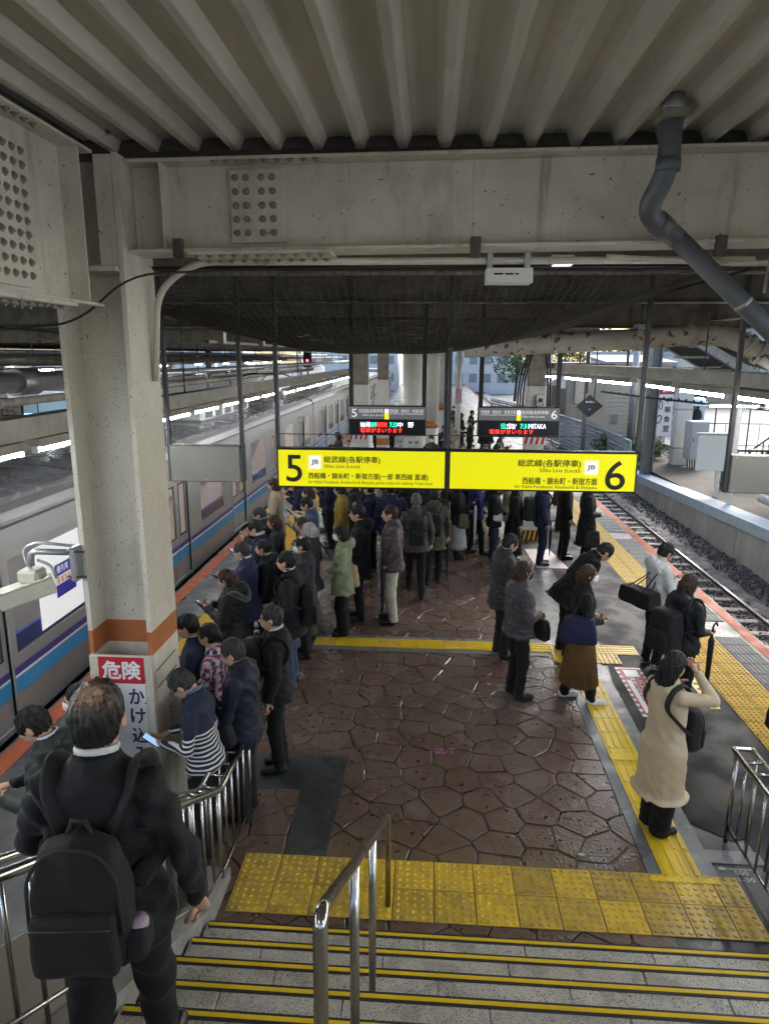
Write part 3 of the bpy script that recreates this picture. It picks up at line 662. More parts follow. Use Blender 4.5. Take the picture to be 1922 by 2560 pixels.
tskirt = mat('underframe', (.03, .03, .032), .7)
XS = -3.25; XF = -6.05; ZF = -.05; ZB = .76; ZW = 1.80; ZC = 2.14
def make_car(y0, y1, doors, label, full=True, n=0):
    t = thing('train_car', label, 'train car', (-4.65, (y0+y1)/2, -.9), 0, 'cars of the silver train')
    ops = [(a, b, 'd') for a, b in doors]; ed = [y0+.45]+[v for d in doors for v in d]+[y1-.45]
    wins = []
    for i in range(0, len(ed), 2):
        a, b = ed[i], ed[i+1]; g = b-a
        if g > 2.0: wins.append((a+.68, b-.66))
        elif g > .7: wins.append((a+.5, b-.12) if i == 0 else (a+.14, b-.14))
    wins = [w_ for w_ in wins if w_[1]-w_[0] > .35]
    q = MB(); q.box((XS, y0, ZF), (XS-.04, y1, ZF+.06))
    alls = sorted([(a, b, 'd') for a, b in doors]+[(a, b, 'w') for a, b in wins]); cur = y0
    for a, b, k in alls+[(y1, y1, 'e')]:
        q.box((XS, cur, ZF+.06), (XS-.04, a, ZC))
        if k == 'w': q.box((XS, a, ZF+.06), (XS-.04, b, ZB)); q.box((XS, a, ZW), (XS-.04, b, ZC))
        if k == 'd': q.box((XS, a, 1.86), (XS-.04, b, ZC))
        cur = b
    q.box((XF, y0, ZF), (XF+.04, y1, ZC)); q.box((XF+.04, y0, ZF), (XS-.04, y0+.04, 2.3)); q.box((XF+.04, y1-.04, ZF), (XS-.04, y1, 2.3))
    q.build('body', tsteel, t)
    pr = [(XS-.0, ZC), (XS-.015, 2.19)]+[(XS-.08-.07*i, 2.23+.22*math.sin(i/8*math.pi/2)) for i in range(9)]
    full_ = pr+[(2*-4.65-x, z) for x, z in pr[::-1]]+[(XF+.03, ZC), (XS-.03, ZC)]
    lo = MB(); P_ = [(XS, ZC), (XS+.012, ZC+.012), (XS+.012, ZC+.035), (XS-.02, 2.2), (XS-.09, 2.27), (XS-.2, 2.32), (XS-.24, 2.32), (XS-.24, ZC)]
    fix_normals(lo.extrude(P_, y0, y1).build('cantrail', tshoulder, t))
    ro = MB(); rp = [(XS-.241, 2.315)]+[(XS-.241-i*.23, 2.335+.13*math.sin((i+1)/10*math.pi)) for i in range(10)]+[(XF+.24, 2.315), (XF, ZC+.001), (XF+.1, ZC-.06), (XS-.241, ZC-.06)]
    fix_normals(ro.extrude(rp, y0+.01, y1-.01).build('roof', troof, t))
    ya, yb = y0+.02, y1-.02
    # livery stripes and door leaves
    cur = ya
    for a, b in list(doors)+[(yb, yb)]:
        for z0, z1, mm in ((.545, .625, tpurp), (.515, .5449, twhite), (.335, .5149, tcyan)):
            if a > cur+.05: MB().box((XS, cur, z0), (XS+.003, a, z1)).build('stripe', mm, t)
        cur = b
    for a, b in doors:
        d = MB(); d.box((XS-.045, a, ZF), (XS-.08, b, ZF+.03)); fr = d
        d.box((XS+.012, a-.035, ZF), (XS-.03, a, 1.9)); d.box((XS+.012, b, ZF), (XS-.03, b+.035, 1.9)); d.box((XS+.012, a, 1.86), (XS-.03, b, 1.9))
        dd = d.build('door_frame', tsteel, t); mid = (a+b)/2
        for p0, p1 in ((a+.002, mid-.004), (mid+.004, b-.002)):
            L = MB(); w0, w1 = p0+.12, p1-.10; xd, xe = XS-.022, XS-.05
            L.box((xd, p0, ZF+.03), (xe, p1, .79)); L.box((xd, p0, 1.68), (xe, p1, 1.86)); L.box((xd, p0, .79), (xe, w0, 1.68)); L.box((xd, w1, .79), (xe, p1, 1.68))
            lf = L.build('door_leaf', tsteel, t)
            G_ = MB(); G_.box((xd+.006, w0-.02, .77), (xd, w0+.006, 1.70)); G_.box((xd+.006, w1-.006, .77), (xd, w1+.02, 1.70)); G_.box((xd+.006, w0+.006, 1.674), (xd, w1-.006, 1.70)); G_.box((xd+.006, w0+.006, .77), (xd, w1-.006, .796))
            G_.build('gasket', tgasket, lf, False).location = (0, 0, 0); 
            lf.children[0].data.transform(Matrix.Translation(Vector(-base_of(t))))
            gl = MB().box((xd-.01, w0, .79), (xd-.016, w1, 1.68)).build('pane', tglass, lf, False); gl.data.transform(Matrix.Translation(Vector(-base_of(t))))
            for z0, z1, mm in ((.545, .625, tpurp), (.515, .5449, twhite), (.335, .5149, tcyan)):
                s_ = MB().box((xd, p0+.004, z0), (xd+.003, p1-.004, z1)).build('stripe', mm, lf, False); s_.data.transform(Matrix.Translation(Vector(-base_of(t))))
    for a, b in wins:
        F_ = MB(); w = .035
        F_.cbox((XS+.014, a-w, ZB-w-.02), (XS-.02, a, ZW+w), .006); F_.cbox((XS+.014, b, ZB-w-.02), (XS-.02, b+w, ZW+w), .006)
        F_.cbox((XS+.0135, a, ZW), (XS-.02, b, ZW+w), .006); F_.cbox((XS+.02, a, ZB-w-.02), (XS-.02, b, ZB), .006)
        f_ = F_.build('window_frame', talu, t)
        gl = MB().box((XS-.012, a, ZB), (XS-.018, b, ZW)).build('pane', tglass, f_, False); gl.data.transform(Matrix.Translation(Vector(-base_of(t))))
        # seat end partition and seat seen through the glass
        MB().hexa([(XS-.06, a-.35, .42), (XS-.06, b+.3, .42), (XS-.5, b+.3, .42), (XS-.5, a-.35, .42), (XS-.06, a-.35, .52), (XS-.06, b+.3, .52), (XS-.5, b+.3, .52), (XS-.5, a-.35, .52)]).build('seat', tseat, t)
        MB().hexa([(XS-.05, a-.40, .52), (XS-.05, b+.35, .52), (XS-.14, b+.35, .52), (XS-.14, a-.40, .52), (XS-.05, a-.40, .95), (XS-.05, b+.35, .95), (XS-.10, b+.35, .95), (XS-.10, a-.40, .95)]).build('seat_back', tseat, t)
        for yy in (a-.36, b+.26):
            pp = MB(); pp.extrude([(XS-.07, .35), (XS-.55, .35), (XS-.55, .95), (XS-.2, 1.72), (XS-.07, 1.72)], yy, yy+.05); fix_normals(pp.build('partition', tpart, t))
    # interior
    I_ = MB(); I_.box((XF+.04, y0+.04, ZF-.0), (XS-.045, y1-.04, ZF+.02), 1); I_.box((XF+.045, y0+.05, .1), (XF+.06, y1-.05, 2.04), 0); I_.box((XF+.06, y0+.05, 2.04), (XS-.06, y1-.05, 2.065), 0)
    I_.build('interior', [tin, tfloor], t)
    for xx in (-4.2, -5.1): MB().box((xx-.06, y0+.3, 2.015), (xx+.06, y1-.3, 2.04)).build('ceiling_light', tlight, t)
    MB().box((XF+.1, y0+.3, -.95), (XS-.12, y1-.3, ZF-.001)).build('underframe', tskirt, t)
    # roof equipment
    ym = (y0+y1)/2
    a = MB(); a.cbox((-5.4, ym-2.1, 2.44), (-3.95, ym+1.9, 2.72), .05); ac = a.build('air_conditioner', mat('ac_cover', (.52, .52, .51), .45, var=.12, vs=3), t)
    for i in range(5):
        g_ = MB().box((-3.949, ym-1.9+i*.76, 2.50), (-3.944, ym-1.9+i*.76+.52, 2.66)).build('grille', darkgrey, ac, False); g_.data.transform(Matrix.Translation(Vector(-base_of(t))))
    return t
DA = [(6.20, 7.24), (10.02, 11.10), (13.94, 15.02), (17.76, 18.88)]
carA = make_car(4.18, 20.72, DA, 'silver train car with purple and blue stripes behind the queue')
carB = make_car(-12.6, 3.98, [(-11, -9.9), (-7.1, -6.0), (-3.2, -2.1), (.62, 1.74)], 'silver train car at the left edge with priority seat sticker')
carC = make_car(20.92, 37.46, [(d[0]+16.74, d[1]+16.74) for d in DA], 'second silver train car beyond the coupling gap')
carD = make_car(37.66, 54.2, [(d[0]+33.48, d[1]+33.48) for d in DA], 'third silver train car further along the platform')
carE = make_car(54.4, 70.9, [(d[0]+50.22, d[1]+50.22) for d in DA], 'farthest silver train car')
for k, (c_, y) in enumerate(((carA, 3.98), (carC, 20.72), (carD, 37.46), (carE, 54.2))):
    MB().cbox((XF+.25, y, .0), (XS-.25, y+.2, 2.15), .03).build('gangway', rubber, c_)
# pantograph gear on the roof
pg = thing('pantograph', 'folded black pantograph on the train roof', 'pantograph', (-4.6, 18.6, 2.45))
for y in (18.0, 19.2):
    for x in (-5.2, -4.0): MB().tube([(x, y, 2.4), (x, y, 2.62)], .05, 8).build('insulator', galv, pg)
    MB().tube([(-5.3, y, 2.62), (-3.9, y, 2.62)], .03, 8).build('base_bar', black, pg)
for x in (-5.2, -4.0): MB().tube([(x, 18.0, 2.62), (x, 19.2, 2.62)], .03, 8).build('base_bar', black, pg)
MB().tube([(-4.6, 19.1, 2.66), (-4.6, 18.1, 2.95)], .03, 8).build('lower_arm', black, pg); MB().tube([(-4.6, 18.1, 2.95), (-4.6, 19.3, 3.25)], .02, 8).build('upper_arm', black, pg)
MB().tube(fillet([(-5.5, 19.3, 3.15), (-5.2, 19.3, 3.27), (-4.0, 19.3, 3.27), (-3.7, 19.3, 3.15)], .1), .022, 8).build('collector_head', black, pg)
for i in range(3): MB().cbox((-3.9, 15.9+i*.5, 2.38), (-3.6, 16.25+i*.5, 2.52), .02).build('relay_box', galv, pg)
# priority seat sticker on the near car window
stb = thing('window_sticker', 'blue priority seat sticker on the near train window', 'sticker', (XS, 3.0, 1.2))
bl_ = mat('sticker_blue', (.035, .03, .28), .5)
MB().box((XS-.0118, 2.76, 1.33), (XS-.0088, 3.2, 1.47)).build('panel', bl_, stb); MB().box((XS-.0118, 2.76, 1.22), (XS-.0088, 3.2, 1.33)).build('panel', mat('sticker_pale', (.66, .64, .66), .5), stb); MB().box((XS-.0118, 2.76, 1.07), (XS-.0088, 3.2, 1.22)).build('panel', bl_, stb)
for i in range(5): MB().box((XS-.0088, 2.80+i*.08, 1.235), (XS-.0068, 2.835+i*.08, 1.305)).build('icon', mat('icon_orange', (.7, .25, .08), .5), stb)
# blind behind that window
tag(MB().box((XS-.03, 2.42, .8), (XS-.035, 3.42, 1.78)).build('window_blind', mat('blind_white', (.8, .76, .77), .6, emit=(1, .95, .97), es=.25)), 'pale lowered blind inside the near train window', 'blind')
# ------------------------------------------------------------------ lettering
def text(s, parent, x0, x1, y, zc, h, m, bold=0., align='fit', rot=(math.pi/2, 0, 0), name='lettering'):
    c = bpy.data.curves.new(name, 'FONT'); c.body = s; c.extrude = .0; c.resolution_u = 8 if len(s) == 1 and s.isdigit() else 2
    o = bpy.data.objects.new(name, c); COL.objects.link(o); c.materials.append(m)
    TXT.append((o, parent, x0, x1, y, zc, h, rot, bold)); return o
TXT = []
def thicken(me, d):
    if d <= 0: return
    V = np.zeros(len(me.vertices)*3); me.vertices.foreach_get('co', V); V = V.reshape(-1, 3); F = [list(p.vertices) for p in me.polygons]; n = len(V); W = []; G = []
    for k, (a, b_) in enumerate(((0, 0), (1, 0), (-1, 0), (0, 1), (0, -1))): W.append(V+np.array((a*d, b_*d, .00015*k))); G += [[i+k*n for i in f] for f in F]
    me.clear_geometry(); me.from_pydata(np.concatenate(W).tolist(), [], G)
def place_text():
    bpy.context.view_layer.update(); DG = bpy.context.evaluated_depsgraph_get()
    for o, parent, x0, x1, y, zc, h, rot, bold in TXT:
        bb = np.array([v[:] for v in o.bound_box]); lo, hi = bb.min(0), bb.max(0); w, hh = hi[0]-lo[0], hi[1]-lo[1]
        o.parent = parent; b = base_of(parent)
        sx, sy = (x1-x0)/w, h/hh
        if rot[2] == 0: L = np.array([x0-lo[0]*sx, y, zc-h/2-lo[1]*sy])
        else: L = np.array([y, x0-lo[0]*sx, zc-h/2-lo[1]*sy])
        if rot[0] == 0: L = np.array([x0-lo[0]*sx, zc-h/2-lo[1]*sy, y])
        me = bpy.data.meshes.new_from_object(o.evaluated_get(DG)); me.name = 'lettering'; me.transform(Matrix.Diagonal((sx, sy, 1, 1))); thicken(me, bold*h)
        c_ = o.data; n_ = o.name; bpy.data.objects.remove(o); bpy.data.curves.remove(c_)
        o = mkobj('lettering', me, parent); o.location = L-b; o.rotation_euler = rot
ink = mat('sign_black_ink', (.012, .012, .012), .5); inkw = mat('sign_white_ink', (.8, .8, .8), .5, emit=(1, 1, 1), es=.12); inkb = mat('sign_navy_ink', (.02, .03, .10), .5)
# main direction board
sign_y = mat('backlit_yellow', (.70, .66, .0), .35, emit=(.86, .80, .0), es=.20)
frame_m = mat('sign_frame', (.02, .02, .02), .4)
bs_ = thing('direction_sign', 'long yellow hanging sign for platforms 5 and 6', 'sign', (1.38, 3.05, 2.42))
MB().cbox((-.64, 3.0, 2.41), (3.40, 3.14, 2.87), .012).build('frame', frame_m, bs_)
MB().cbox((-.615, 2.99, 2.432), (1.275, 2.999, 2.848), .003).build('face', sign_y, bs_); MB().cbox((1.335, 2.99, 2.432), (3.375, 2.999, 2.848), .003).build('face', sign_y, bs_)
sxm = lambda x: -.62+(x-45)*4.0/1570
szm = lambda y: 2.86-(y-45)*.44/167
def st(s, xa, xb, ya, yb, m=ink, bold=0., parent=bs_, Y=2.985, fx_=None, fz_=None):
    fx_ = fx_ or sxm; fz_ = fz_ or szm
    return text(s, parent, fx_(xa), fx_(xb), Y, (fz_(ya)+fz_(yb))/2, fz_(ya)-fz_(yb), m, bold)
st('5', 83, 152, 72, 187, ink, .012); st('総武線(各駅停車)', 253, 503, 74, 107, ink, .016); st('Sōbu Line (Local)', 253, 413, 110, 129); st('西船橋・錦糸町・新宿方面(一部 東西線 直通)', 182, 716, 147, 177, ink, .016); st('for Nishi-Funabashi, Kinshichō & Shinjuku (some trains for subway Tozai Line)', 182, 735, 180, 198)
st('6', 1487, 1570, 78, 200, ink, .01); st('総武線(各駅停車)', 1107, 1378, 76, 111, ink, .016); st('Sōbu Line (Local)', 1202, 1376, 113, 134); st('西船橋・錦糸町・新宿方面', 1130, 1452, 152, 182, ink, .016); st('for Nishi-Funabashi, Kinshichō & Shinjuku', 1097, 1452, 185, 203)
for xa, xb, ya, yb in ((181, 243, 70, 134), (1391, 1455, 76, 140)):
    MB().cbox((sxm(xa), 2.984, szm(yb)), (sxm(xb), 2.989, szm(ya)), .004).build('line_badge', mat('badge_rim', (.78, .72, .22), .4, emit=(.9,.85,.35), es=.2), bs_)
    MB().cbox((sxm(xa+6), 2.981, szm(yb-6)), (sxm(xb-6), 2.9835, szm(ya+6)), .002).build('line_badge', mat('badge_white', (.78, .78, .76), .4, emit=(1,1,1), es=.2), bs_)
    st('JB', xa+15, xb-15, ya+20, yb-20, inkb, .02, Y=2.978)
for x in (-.63, 1.31, 3.40): MB().cbox((x-.022, 3.03, 2.87), (x+.022, 3.10, 5.2), .004).build('hanger', darkgrey, bs_)
MB().tube([(-.63, 3.07, 3.02), (3.4, 3.07, 3.03)], .006, 6).build('tie_wire', darkgrey, bs_)
# blank signs (seen from their plain backs)
def blank(x0, x1, y, z0, z1, label, posts):
    t = thing('blank_sign', label, 'sign', ((x0+x1)/2, y, z0))
    MB().cbox((x0, y, z0), (x1, y+.12, z1), .012).build('panel', steeld, t)
    for i in range(3):
        for zz in (z0+.03, z1-.03): MB().tube([(x0+.05+i*(x1-x0-.1)/2, y-.004, zz), (x0+.05+i*(x1-x0-.1)/2, y+.002, zz)], .006, 6).build('screw', white, t)
    for x in posts: MB().cbox((x-.022, y+.03, z0), (x+.022, y+.09, 5.2), .004).build('hanger', darkgrey, t)
    MB().cbox((x1+.0, y-.01, z0), (x1+.03, y+.13, z1), .004).build('end_cap', darkgrey, t)
    return t
blank(-1.90, -1.07, 3.05, 2.45, 2.88, 'plain brown grey back of a hanging sign near the cream column', (-1.06, -1.92))
blank(4.42, 5.5, 3.05, 2.42, 2.85, 'plain grey back of a hanging sign at the right edge', (4.40,))
# departure screens
led = {k: mat('led_'+k, v, .5, emit=v, es=1.1) for k, v in dict(red=(1, .03, .02), green=(.02, .9, .5), white=(.85, .75, 1)).items()}
ledbk = mat('led_panel', (.006, .006, .012), .3); greysign = mat('grey_sign_face', (.10, .105, .115), .4, emit=(.4, .42, .45), es=.06)
yb_ = mat('jb_yellow', (.75, .65, .0), .4, emit=(.9, .8, 0), es=.3)
fz5 = lambda y: 2.985-(y-552)*.515/190
for side, x0c, x1c, xa, xb in (('5', 65, 592, -.39, 1.01), ('6', 962, 1512, 1.98, 3.42)):
    t = thing('departure_screen', ('dark departure screen with 7:33 departure, numbered 5' if side == '5' else 'dark departure screen with MITAKA in white LED letters, numbered 6'), 'screen', ((xa+xb)/2, 8, 2.47))
    fx5 = lambda x: xa+(x-x0c)*(xb-xa)/(x1c-x0c)
    MB().cbox((xa-.015, 8.0, 2.455), (xb+.015, 8.2, 3.0), .01).build('housing', black, t)
    MB().cbox((xa, 7.99, 2.757), (xb, 7.999, 2.985), .002).build('sign_face', greysign, t); MB().cbox((xa, 7.988, 2.47), (xb, 7.999, 2.752), .002).build('led_panel', ledbk, t)
    S5 = lambda s, a, b, c, d, m, bo=0.: st(s, a, b, c, d, m, bo, t, 7.984, fx5, fz5)
    if side == '5':
        S5('5', 82, 118, 568, 622, inkw, .01); S5('総武線(各駅停車)', 132, 305, 567, 597, inkw); S5('Sōbu Line (Local)', 157, 305, 600, 619, inkw); S5('西船橋・錦糸町・新宿方面', 348, 578, 567, 591, inkw); S5('for Nishi-Funabashi, Kinshichō & Shinjuku', 348, 576, 592, 606, inkw); jx = (310, 340)
        S5('始発', 142, 214, 655, 690, led['white']); S5('各停', 216, 255, 655, 690, led['green']); S5('東西線', 257, 328, 656, 690, led['red']); S5('7:33', 345, 399, 657, 688, led['green']); S5('中', 402, 436, 655, 690, led['white']); S5('野', 473, 511, 655, 690, led['white']); S5('電車がまいります', 142, 435, 695, 727, led['red'])
    else:
        S5('6', 1458, 1497, 566, 622, inkw, .01); S5('総武線(各駅停車)', 1258, 1442, 567, 597, inkw); S5('Sōbu Line (Local)', 1258, 1414, 600, 619, inkw); S5('西船橋・錦糸町・新宿方面', 975, 1215, 567, 591, inkw); S5('for Nishi-Funabashi, Kinshichō & Shinjuku', 977, 1213, 592, 606, inkw); jx = (1222, 1251)
        S5('LO-', 1117, 1152, 655, 671, led['green']); S5('CAL', 1117, 1152, 674, 691, led['green']); S5('SŌBU', 1156, 1222, 654, 672, led['white']); S5('LINE', 1158, 1216, 675, 691, led['white']); S5('7:31', 1250, 1305, 657, 688, led['green']); S5('MITAKA', 1309, 1426, 657, 688, led['white']); S5('電車がまいります', 1038, 1342, 695, 727, led['red'])
    MB().box((fx5(jx[0]), 7.983, 2.758), (fx5(jx[1]), 7.989, 2.86)).build('line_badge', yb_, t); MB().box((fx5(jx[0]), 7.983, 2.862), (fx5(jx[1]), 7.989, 2.945)).build('line_badge', mat('badge_white', (.8,.8,.8)), t); S5('JB', jx[0]+6, jx[1]-6, 572, 584, inkb)
    for x in (xa+.03, xb-.03): MB().cbox((x-.04, 8.05, 3.0), (x+.04, 8.13, 5.2), .004).build('hanger', black, t)
# danger notice on the column
red = mat('notice_red', (.46, .022, .035), .45, var=.1); nw = mat('notice_white', (.70, .70, .71), .4, var=.05)
dn = thing('danger_notice', 'tall white notice with red danger heading on the cream column', 'notice', (-1.25, .02, .2))
YN = YA-.03
MB().box((-1.392, YN-.006, 1.43), (-1.035, YN-.0005, 1.645)).build('heading_panel', red, dn); MB().box((-1.392, YN-.006, .1), (-1.035, YN-.0005, 1.4299)).build('panel', nw, dn)
text('危険', dn, -1.36, -1.065, YN-.0075, 1.54, .145, mat('notice_white_ink', (.75, .75, .75), .5), .035)
for i, ch_ in enumerate('かけ込み乗車'): text(ch_, dn, -1.165, -1.05, YN-.0075, 1.325-i*.165, .125, inkb, .028)
for z in (1.27, .99, .7): MB().tube([(-1.042, YN-.012, z), (-1.042, YN-.004, z)], .006, 8).build('rivet', black, dn)
ns = thing('no_smoking_sticker', 'small white no smoking sticker on the side of the cream column', 'sticker', (XB, .3, 1.0))
redl = mat('red_ink', (.6, .03, .03), .5)
def nosmoke(t, c, r, plane='X'):
    n = 24; q = MB(); V = []
    for rr in (r, r*.78):
        V += [((0, rr*math.cos(2*math.pi*i/n), rr*math.sin(2*math.pi*i/n)) if plane == 'X' else (rr*math.cos(2*math.pi*i/n), 0, rr*math.sin(2*math.pi*i/n))) for i in range(n)]
    q.add(np.array(V)+np.array(c), [(i, (i+1) % n, n+(i+1) % n, n+i) for i in range(n)]); q.build('ring', redl, t)
    s = r*.56
    d = (lambda a, b: (0, a, b)) if plane == 'X' else (lambda a, b: (a, 0, b))
    off = np.array((.0006, 0, 0) if plane == 'X' else (0, -.0006, 0))
    MB().add(np.array([d(-s-.1*r, s-.1*r), d(-s+.1*r, s+.1*r), d(s+.1*r, -s+.1*r), d(s-.1*r, -s-.1*r)])+np.array(c)+off, [(0, 1, 2, 3)]).build('slash', redl, t)
    MB().add(np.array([d(-r*.5, -.08*r), d(r*.5, -.08*r), d(r*.5, .08*r), d(-r*.5, .08*r)])+np.array(c)-off*.3, [(0, 1, 2, 3)]).build('cigarette', ink, t)
MB().box((XB, .27, .88), (XB+.0025, .37, 1.15)).build('sheet', nw, ns); nosmoke(ns, (XB+.003, .32, 1.08), .042)
text('禁 煙', ns, .285, .355, XB+.0035, .985, .03, ink, .01, rot=(math.pi/2, 0, math.pi/2)); text('NO SMOKING', ns, .28, .36, XB+.0035, .93, .012, ink, 0, rot=(math.pi/2, 0, math.pi/2))
# poster on the round column, striped boards
po = thing('no_smoking_poster', 'white no smoking poster on the thick round column', 'poster', (.66, 13.66, .9))
MB().cbox((.42, 13.64, 1.0), (.90, 13.66, 1.75), .003).build('sheet', nw, po); nosmoke(po, (.66, 13.636, 1.30), .13, 'Y'); text('禁 煙', po, .52, .80, 13.636, 1.64, .09, ink, .01); text('NO SMOKING', po, .5, .82, 13.636, 1.53, .03, ink)
def striped(label, x0, x1, y, z0, z1):
    t = thing('striped_board', label, 'board', ((x0+x1)/2, y, z0)); MB().cbox((x0, y-.012, z0), (x1, y, z1), .002).build('board', nw, t)
    n = 4; w = (x1-x0)/n
    for i in range(n): MB().add([(x0+i*w, y-.0135, z0+.004), (x0+i*w+w*.5, y-.0135, z0+.004), (min(x1, x0+i*w+w*.95), y-.0135, z1-.004), (x0+i*w+w*.45, y-.0135, z1-.004)], [(0, 1, 2, 3)]).build('stripe', red, t)
striped('red and white striped board under the screen numbered 5', -.62, -.2, 9.98, 2.14, 2.36)
striped('red and white striped board on the column with looped cables', 3.06, 3.52, 9.86, 2.10, 2.34)
striped('red and white striped board on the thin far post', 1.98, 2.22, 20.86, 2.2, 2.75)
text('優先席', stb, 2.79, 3.05, XS-.0083, 1.405, .085, mat('sticker_white', (.75, .75, .78), .5), .02, rot=(math.pi/2, 0, math.pi/2))
# ------------------------------------------------------------------ floor markings
wm = mat('worn_white_paint', (.34, .34, .34), .5, var=.3, vs=30)
def floortext(label, items, x, y, mirrored=True):
    t = thing('floor_marking', label, 'marking', (x, y, .002))
    for s, x0, x1, yc, h in items:
        text(s, t, x0, x1, .0065, yc, h, wm, .02, rot=(0, 0, 0))
    q = MB(); n = 12; q.add([(x-.12+.03*math.cos(2*math.pi*i/n), y+.09+.02*math.sin(2*math.pi*i/n), .0065) for i in range(n)], [list(range(n))]); q.build('dot', wm, t)
    MB().box((x-.09, y+.085, .004), (x+.12, y+.092, .0065)).build('line', wm, t)
floortext('small white survey marking with digits near the tactile tiles', [('500', 2.44, 2.56, .12, .05), ('1-30', 2.46, 2.6, .045, .05)], 2.5, .08)
floortext('small white survey marking right of the yellow guide strip', [('500', 3.52, 3.62, .05, .045), ('1-30', 3.52, 3.64, -.02, .045)], 3.56, .0)
floortext('small white survey marking behind the grey trainers', [('500', 1.96, 2.06, 3.02, .06), ('30', 1.98, 2.06, 2.93, .06)], 2.0, 2.98)
pk = thing('floor_marking', 'small pink scrawled marking on the brown paving', 'marking', (1.25, 1.55, .002)); pinkm = mat('pink_chalk', (.55, .16, .42), .6)
text('50', pk, 1.22, 1.30, .0035, 1.60, .04, pinkm, .01, rot=(0, 0, 0)); text('7.5550', pk, 1.16, 1.34, .0035, 1.54, .045, pinkm, .01, rot=(0, 0, 0)); text('丁', pk, 1.35, 1.42, .0035, 1.58, .10, pinkm, .01, rot=(0, 0, 0))
rm = thing('floor_notice', 'red and white notice mat on the dark asphalt by the guide strip', 'notice', (3.65, 3.0, .004))
MB().prism([(3.52, 2.42), (3.84, 2.42), (3.84, 3.66), (3.52, 3.66)], .003, .0065).build('mat', nw, rm); MB().prism([(3.555, 2.45), (3.805, 2.45), (3.805, 3.63), (3.555, 3.63)], .0065, .0085).build('panel', mat('mat_red', (.42, .035, .06), .5, var=.15, vs=9), rm)
for i in range(10):
    for xx in (3.5215, 3.807): MB().prism([(xx, 2.47+i*.12), (xx+.032, 2.47+i*.12), (xx+.032, 2.53+i*.12), (xx, 2.53+i*.12)], .0065, .0085).build('stripe', mat('mat_red', (.42, .035, .06)), rm)
MB().prism([(3.60, 3.40), (3.77, 3.40), (3.77, 3.58), (3.60, 3.58)], .0085, .0105).build('emblem', nw, rm)
rr_ = [0, 0, -math.pi/2]
for i, (s, xx) in enumerate((('このドアから先は', 3.76), ('乗車できません', 3.68))):
    for k, ch_ in enumerate(s): text(ch_, rm, xx-.055, xx+.015, .0112, 3.33-k*.095, .075, nw, .01, rot=(0, 0, 0))
MB().prism([(3.575, 2.5), (3.63, 2.5), (3.63, 3.3), (3.575, 3.3)], .0085, .0105).build('emblem', nw, rm)
ym_ = thing('floor_label', 'narrow yellow label with light blue square along the tactile edge strip', 'label', (4.4, 3.1, .004))
MB().prism([(4.34, 2.66), (4.45, 2.66), (4.45, 3.75), (4.34, 3.75)], .003, .0065).build('strip', brightline, ym_); MB().prism([(4.35, 2.78), (4.44, 2.78), (4.44, 2.98), (4.35, 2.98)], .0065, .0085).build('square', mat('pale_blue', (.35, .55, .65), .5), ym_)
for i in range(4): MB().prism([(4.365, 3.1+i*.14), (4.425, 3.1+i*.14), (4.425, 3.16+i*.14), (4.365, 3.16+i*.14)], .0065, .0085).build('glyph', ink, ym_)
mk2 = thing('floor_notice', 'pale pink bordered notice mat by the far cream column', 'notice', (3.3, 8.6, .004)); MB().prism([(3.15, 7.9), (3.75, 7.9), (3.6, 9.2), (3.1, 9.2)], .003, .0065).build('mat', mat('pink_mat', (.55, .45, .46), .4, var=.2), mk2)
place_text()
# ------------------------------------------------------------------ surveillance camera on the column
camm = mat('camera_beige', (.52, .50, .40), .5, var=.15, vs=9, speck=((.12, .1, .08), 60, .7))
cc = thing('security_camera', 'beige security camera on a pipe arm fixed to the cream column', 'camera', (-2.0, .05, 2.2))
MB().cbox((-1.615, -.03, 2.26), (-1.563, .10, 2.52), .012).build('bracket', galv, cc)
for z in (2.30, 2.49):
    MB().tube([(-1.64, -.02, z), (-1.50, -.02, z)], .010, 8).build('bracket_bolt', darkgrey, cc)
MB().tube(fillet([(-1.6, .03, 2.47), (-1.93, .03, 2.47), (-1.95, .03, 2.36)], .06), .024, 12).build('arm', galv, cc)
MB().tube(fillet([(-1.6, .06, 2.51), (-1.9, .07, 2.53), (-2.02, .07, 2.48), (-1.98, .04, 2.36), (-1.9, .02, 2.30)], .1), .012, 8).build('arm_cable', galv, cc)
MB().tube(fillet([(-1.9, .05, 2.40), (-1.8, .05, 2.36), (-1.75, .02, 2.27)], .1), .012, 8).build('arm_cable', galv, cc)
MB().cbox((-2.02, -.05, 2.24), (-1.86, .10, 2.34), .02).build('mount', camm, cc)
q = MB(); q.cbox((-.07, -.23, -.07), (.07, .16, .06), .012); bd = q; 
Mx = Matrix.Translation((-1.93, -.02, 2.19)) @ Matrix.Rotation(math.radians(-58), 4, 'Z') @ Matrix.Rotation(math.radians(14), 4, 'X')
bd.xf(Mx); bd.build('housing', camm, cc)
q = MB(); q.cbox((-.078, -.30, .055), (.078, .14, .068), .004); q.xf(Mx); q.build('sun_shield', camm, cc)
q = MB(); q.cbox((-.058, -.236, -.055), (.058, -.229, .05), .002); q.xf(Mx); q.build('lens_window', black, cc)
cc.location.x += .11; cc.location.y -= .01
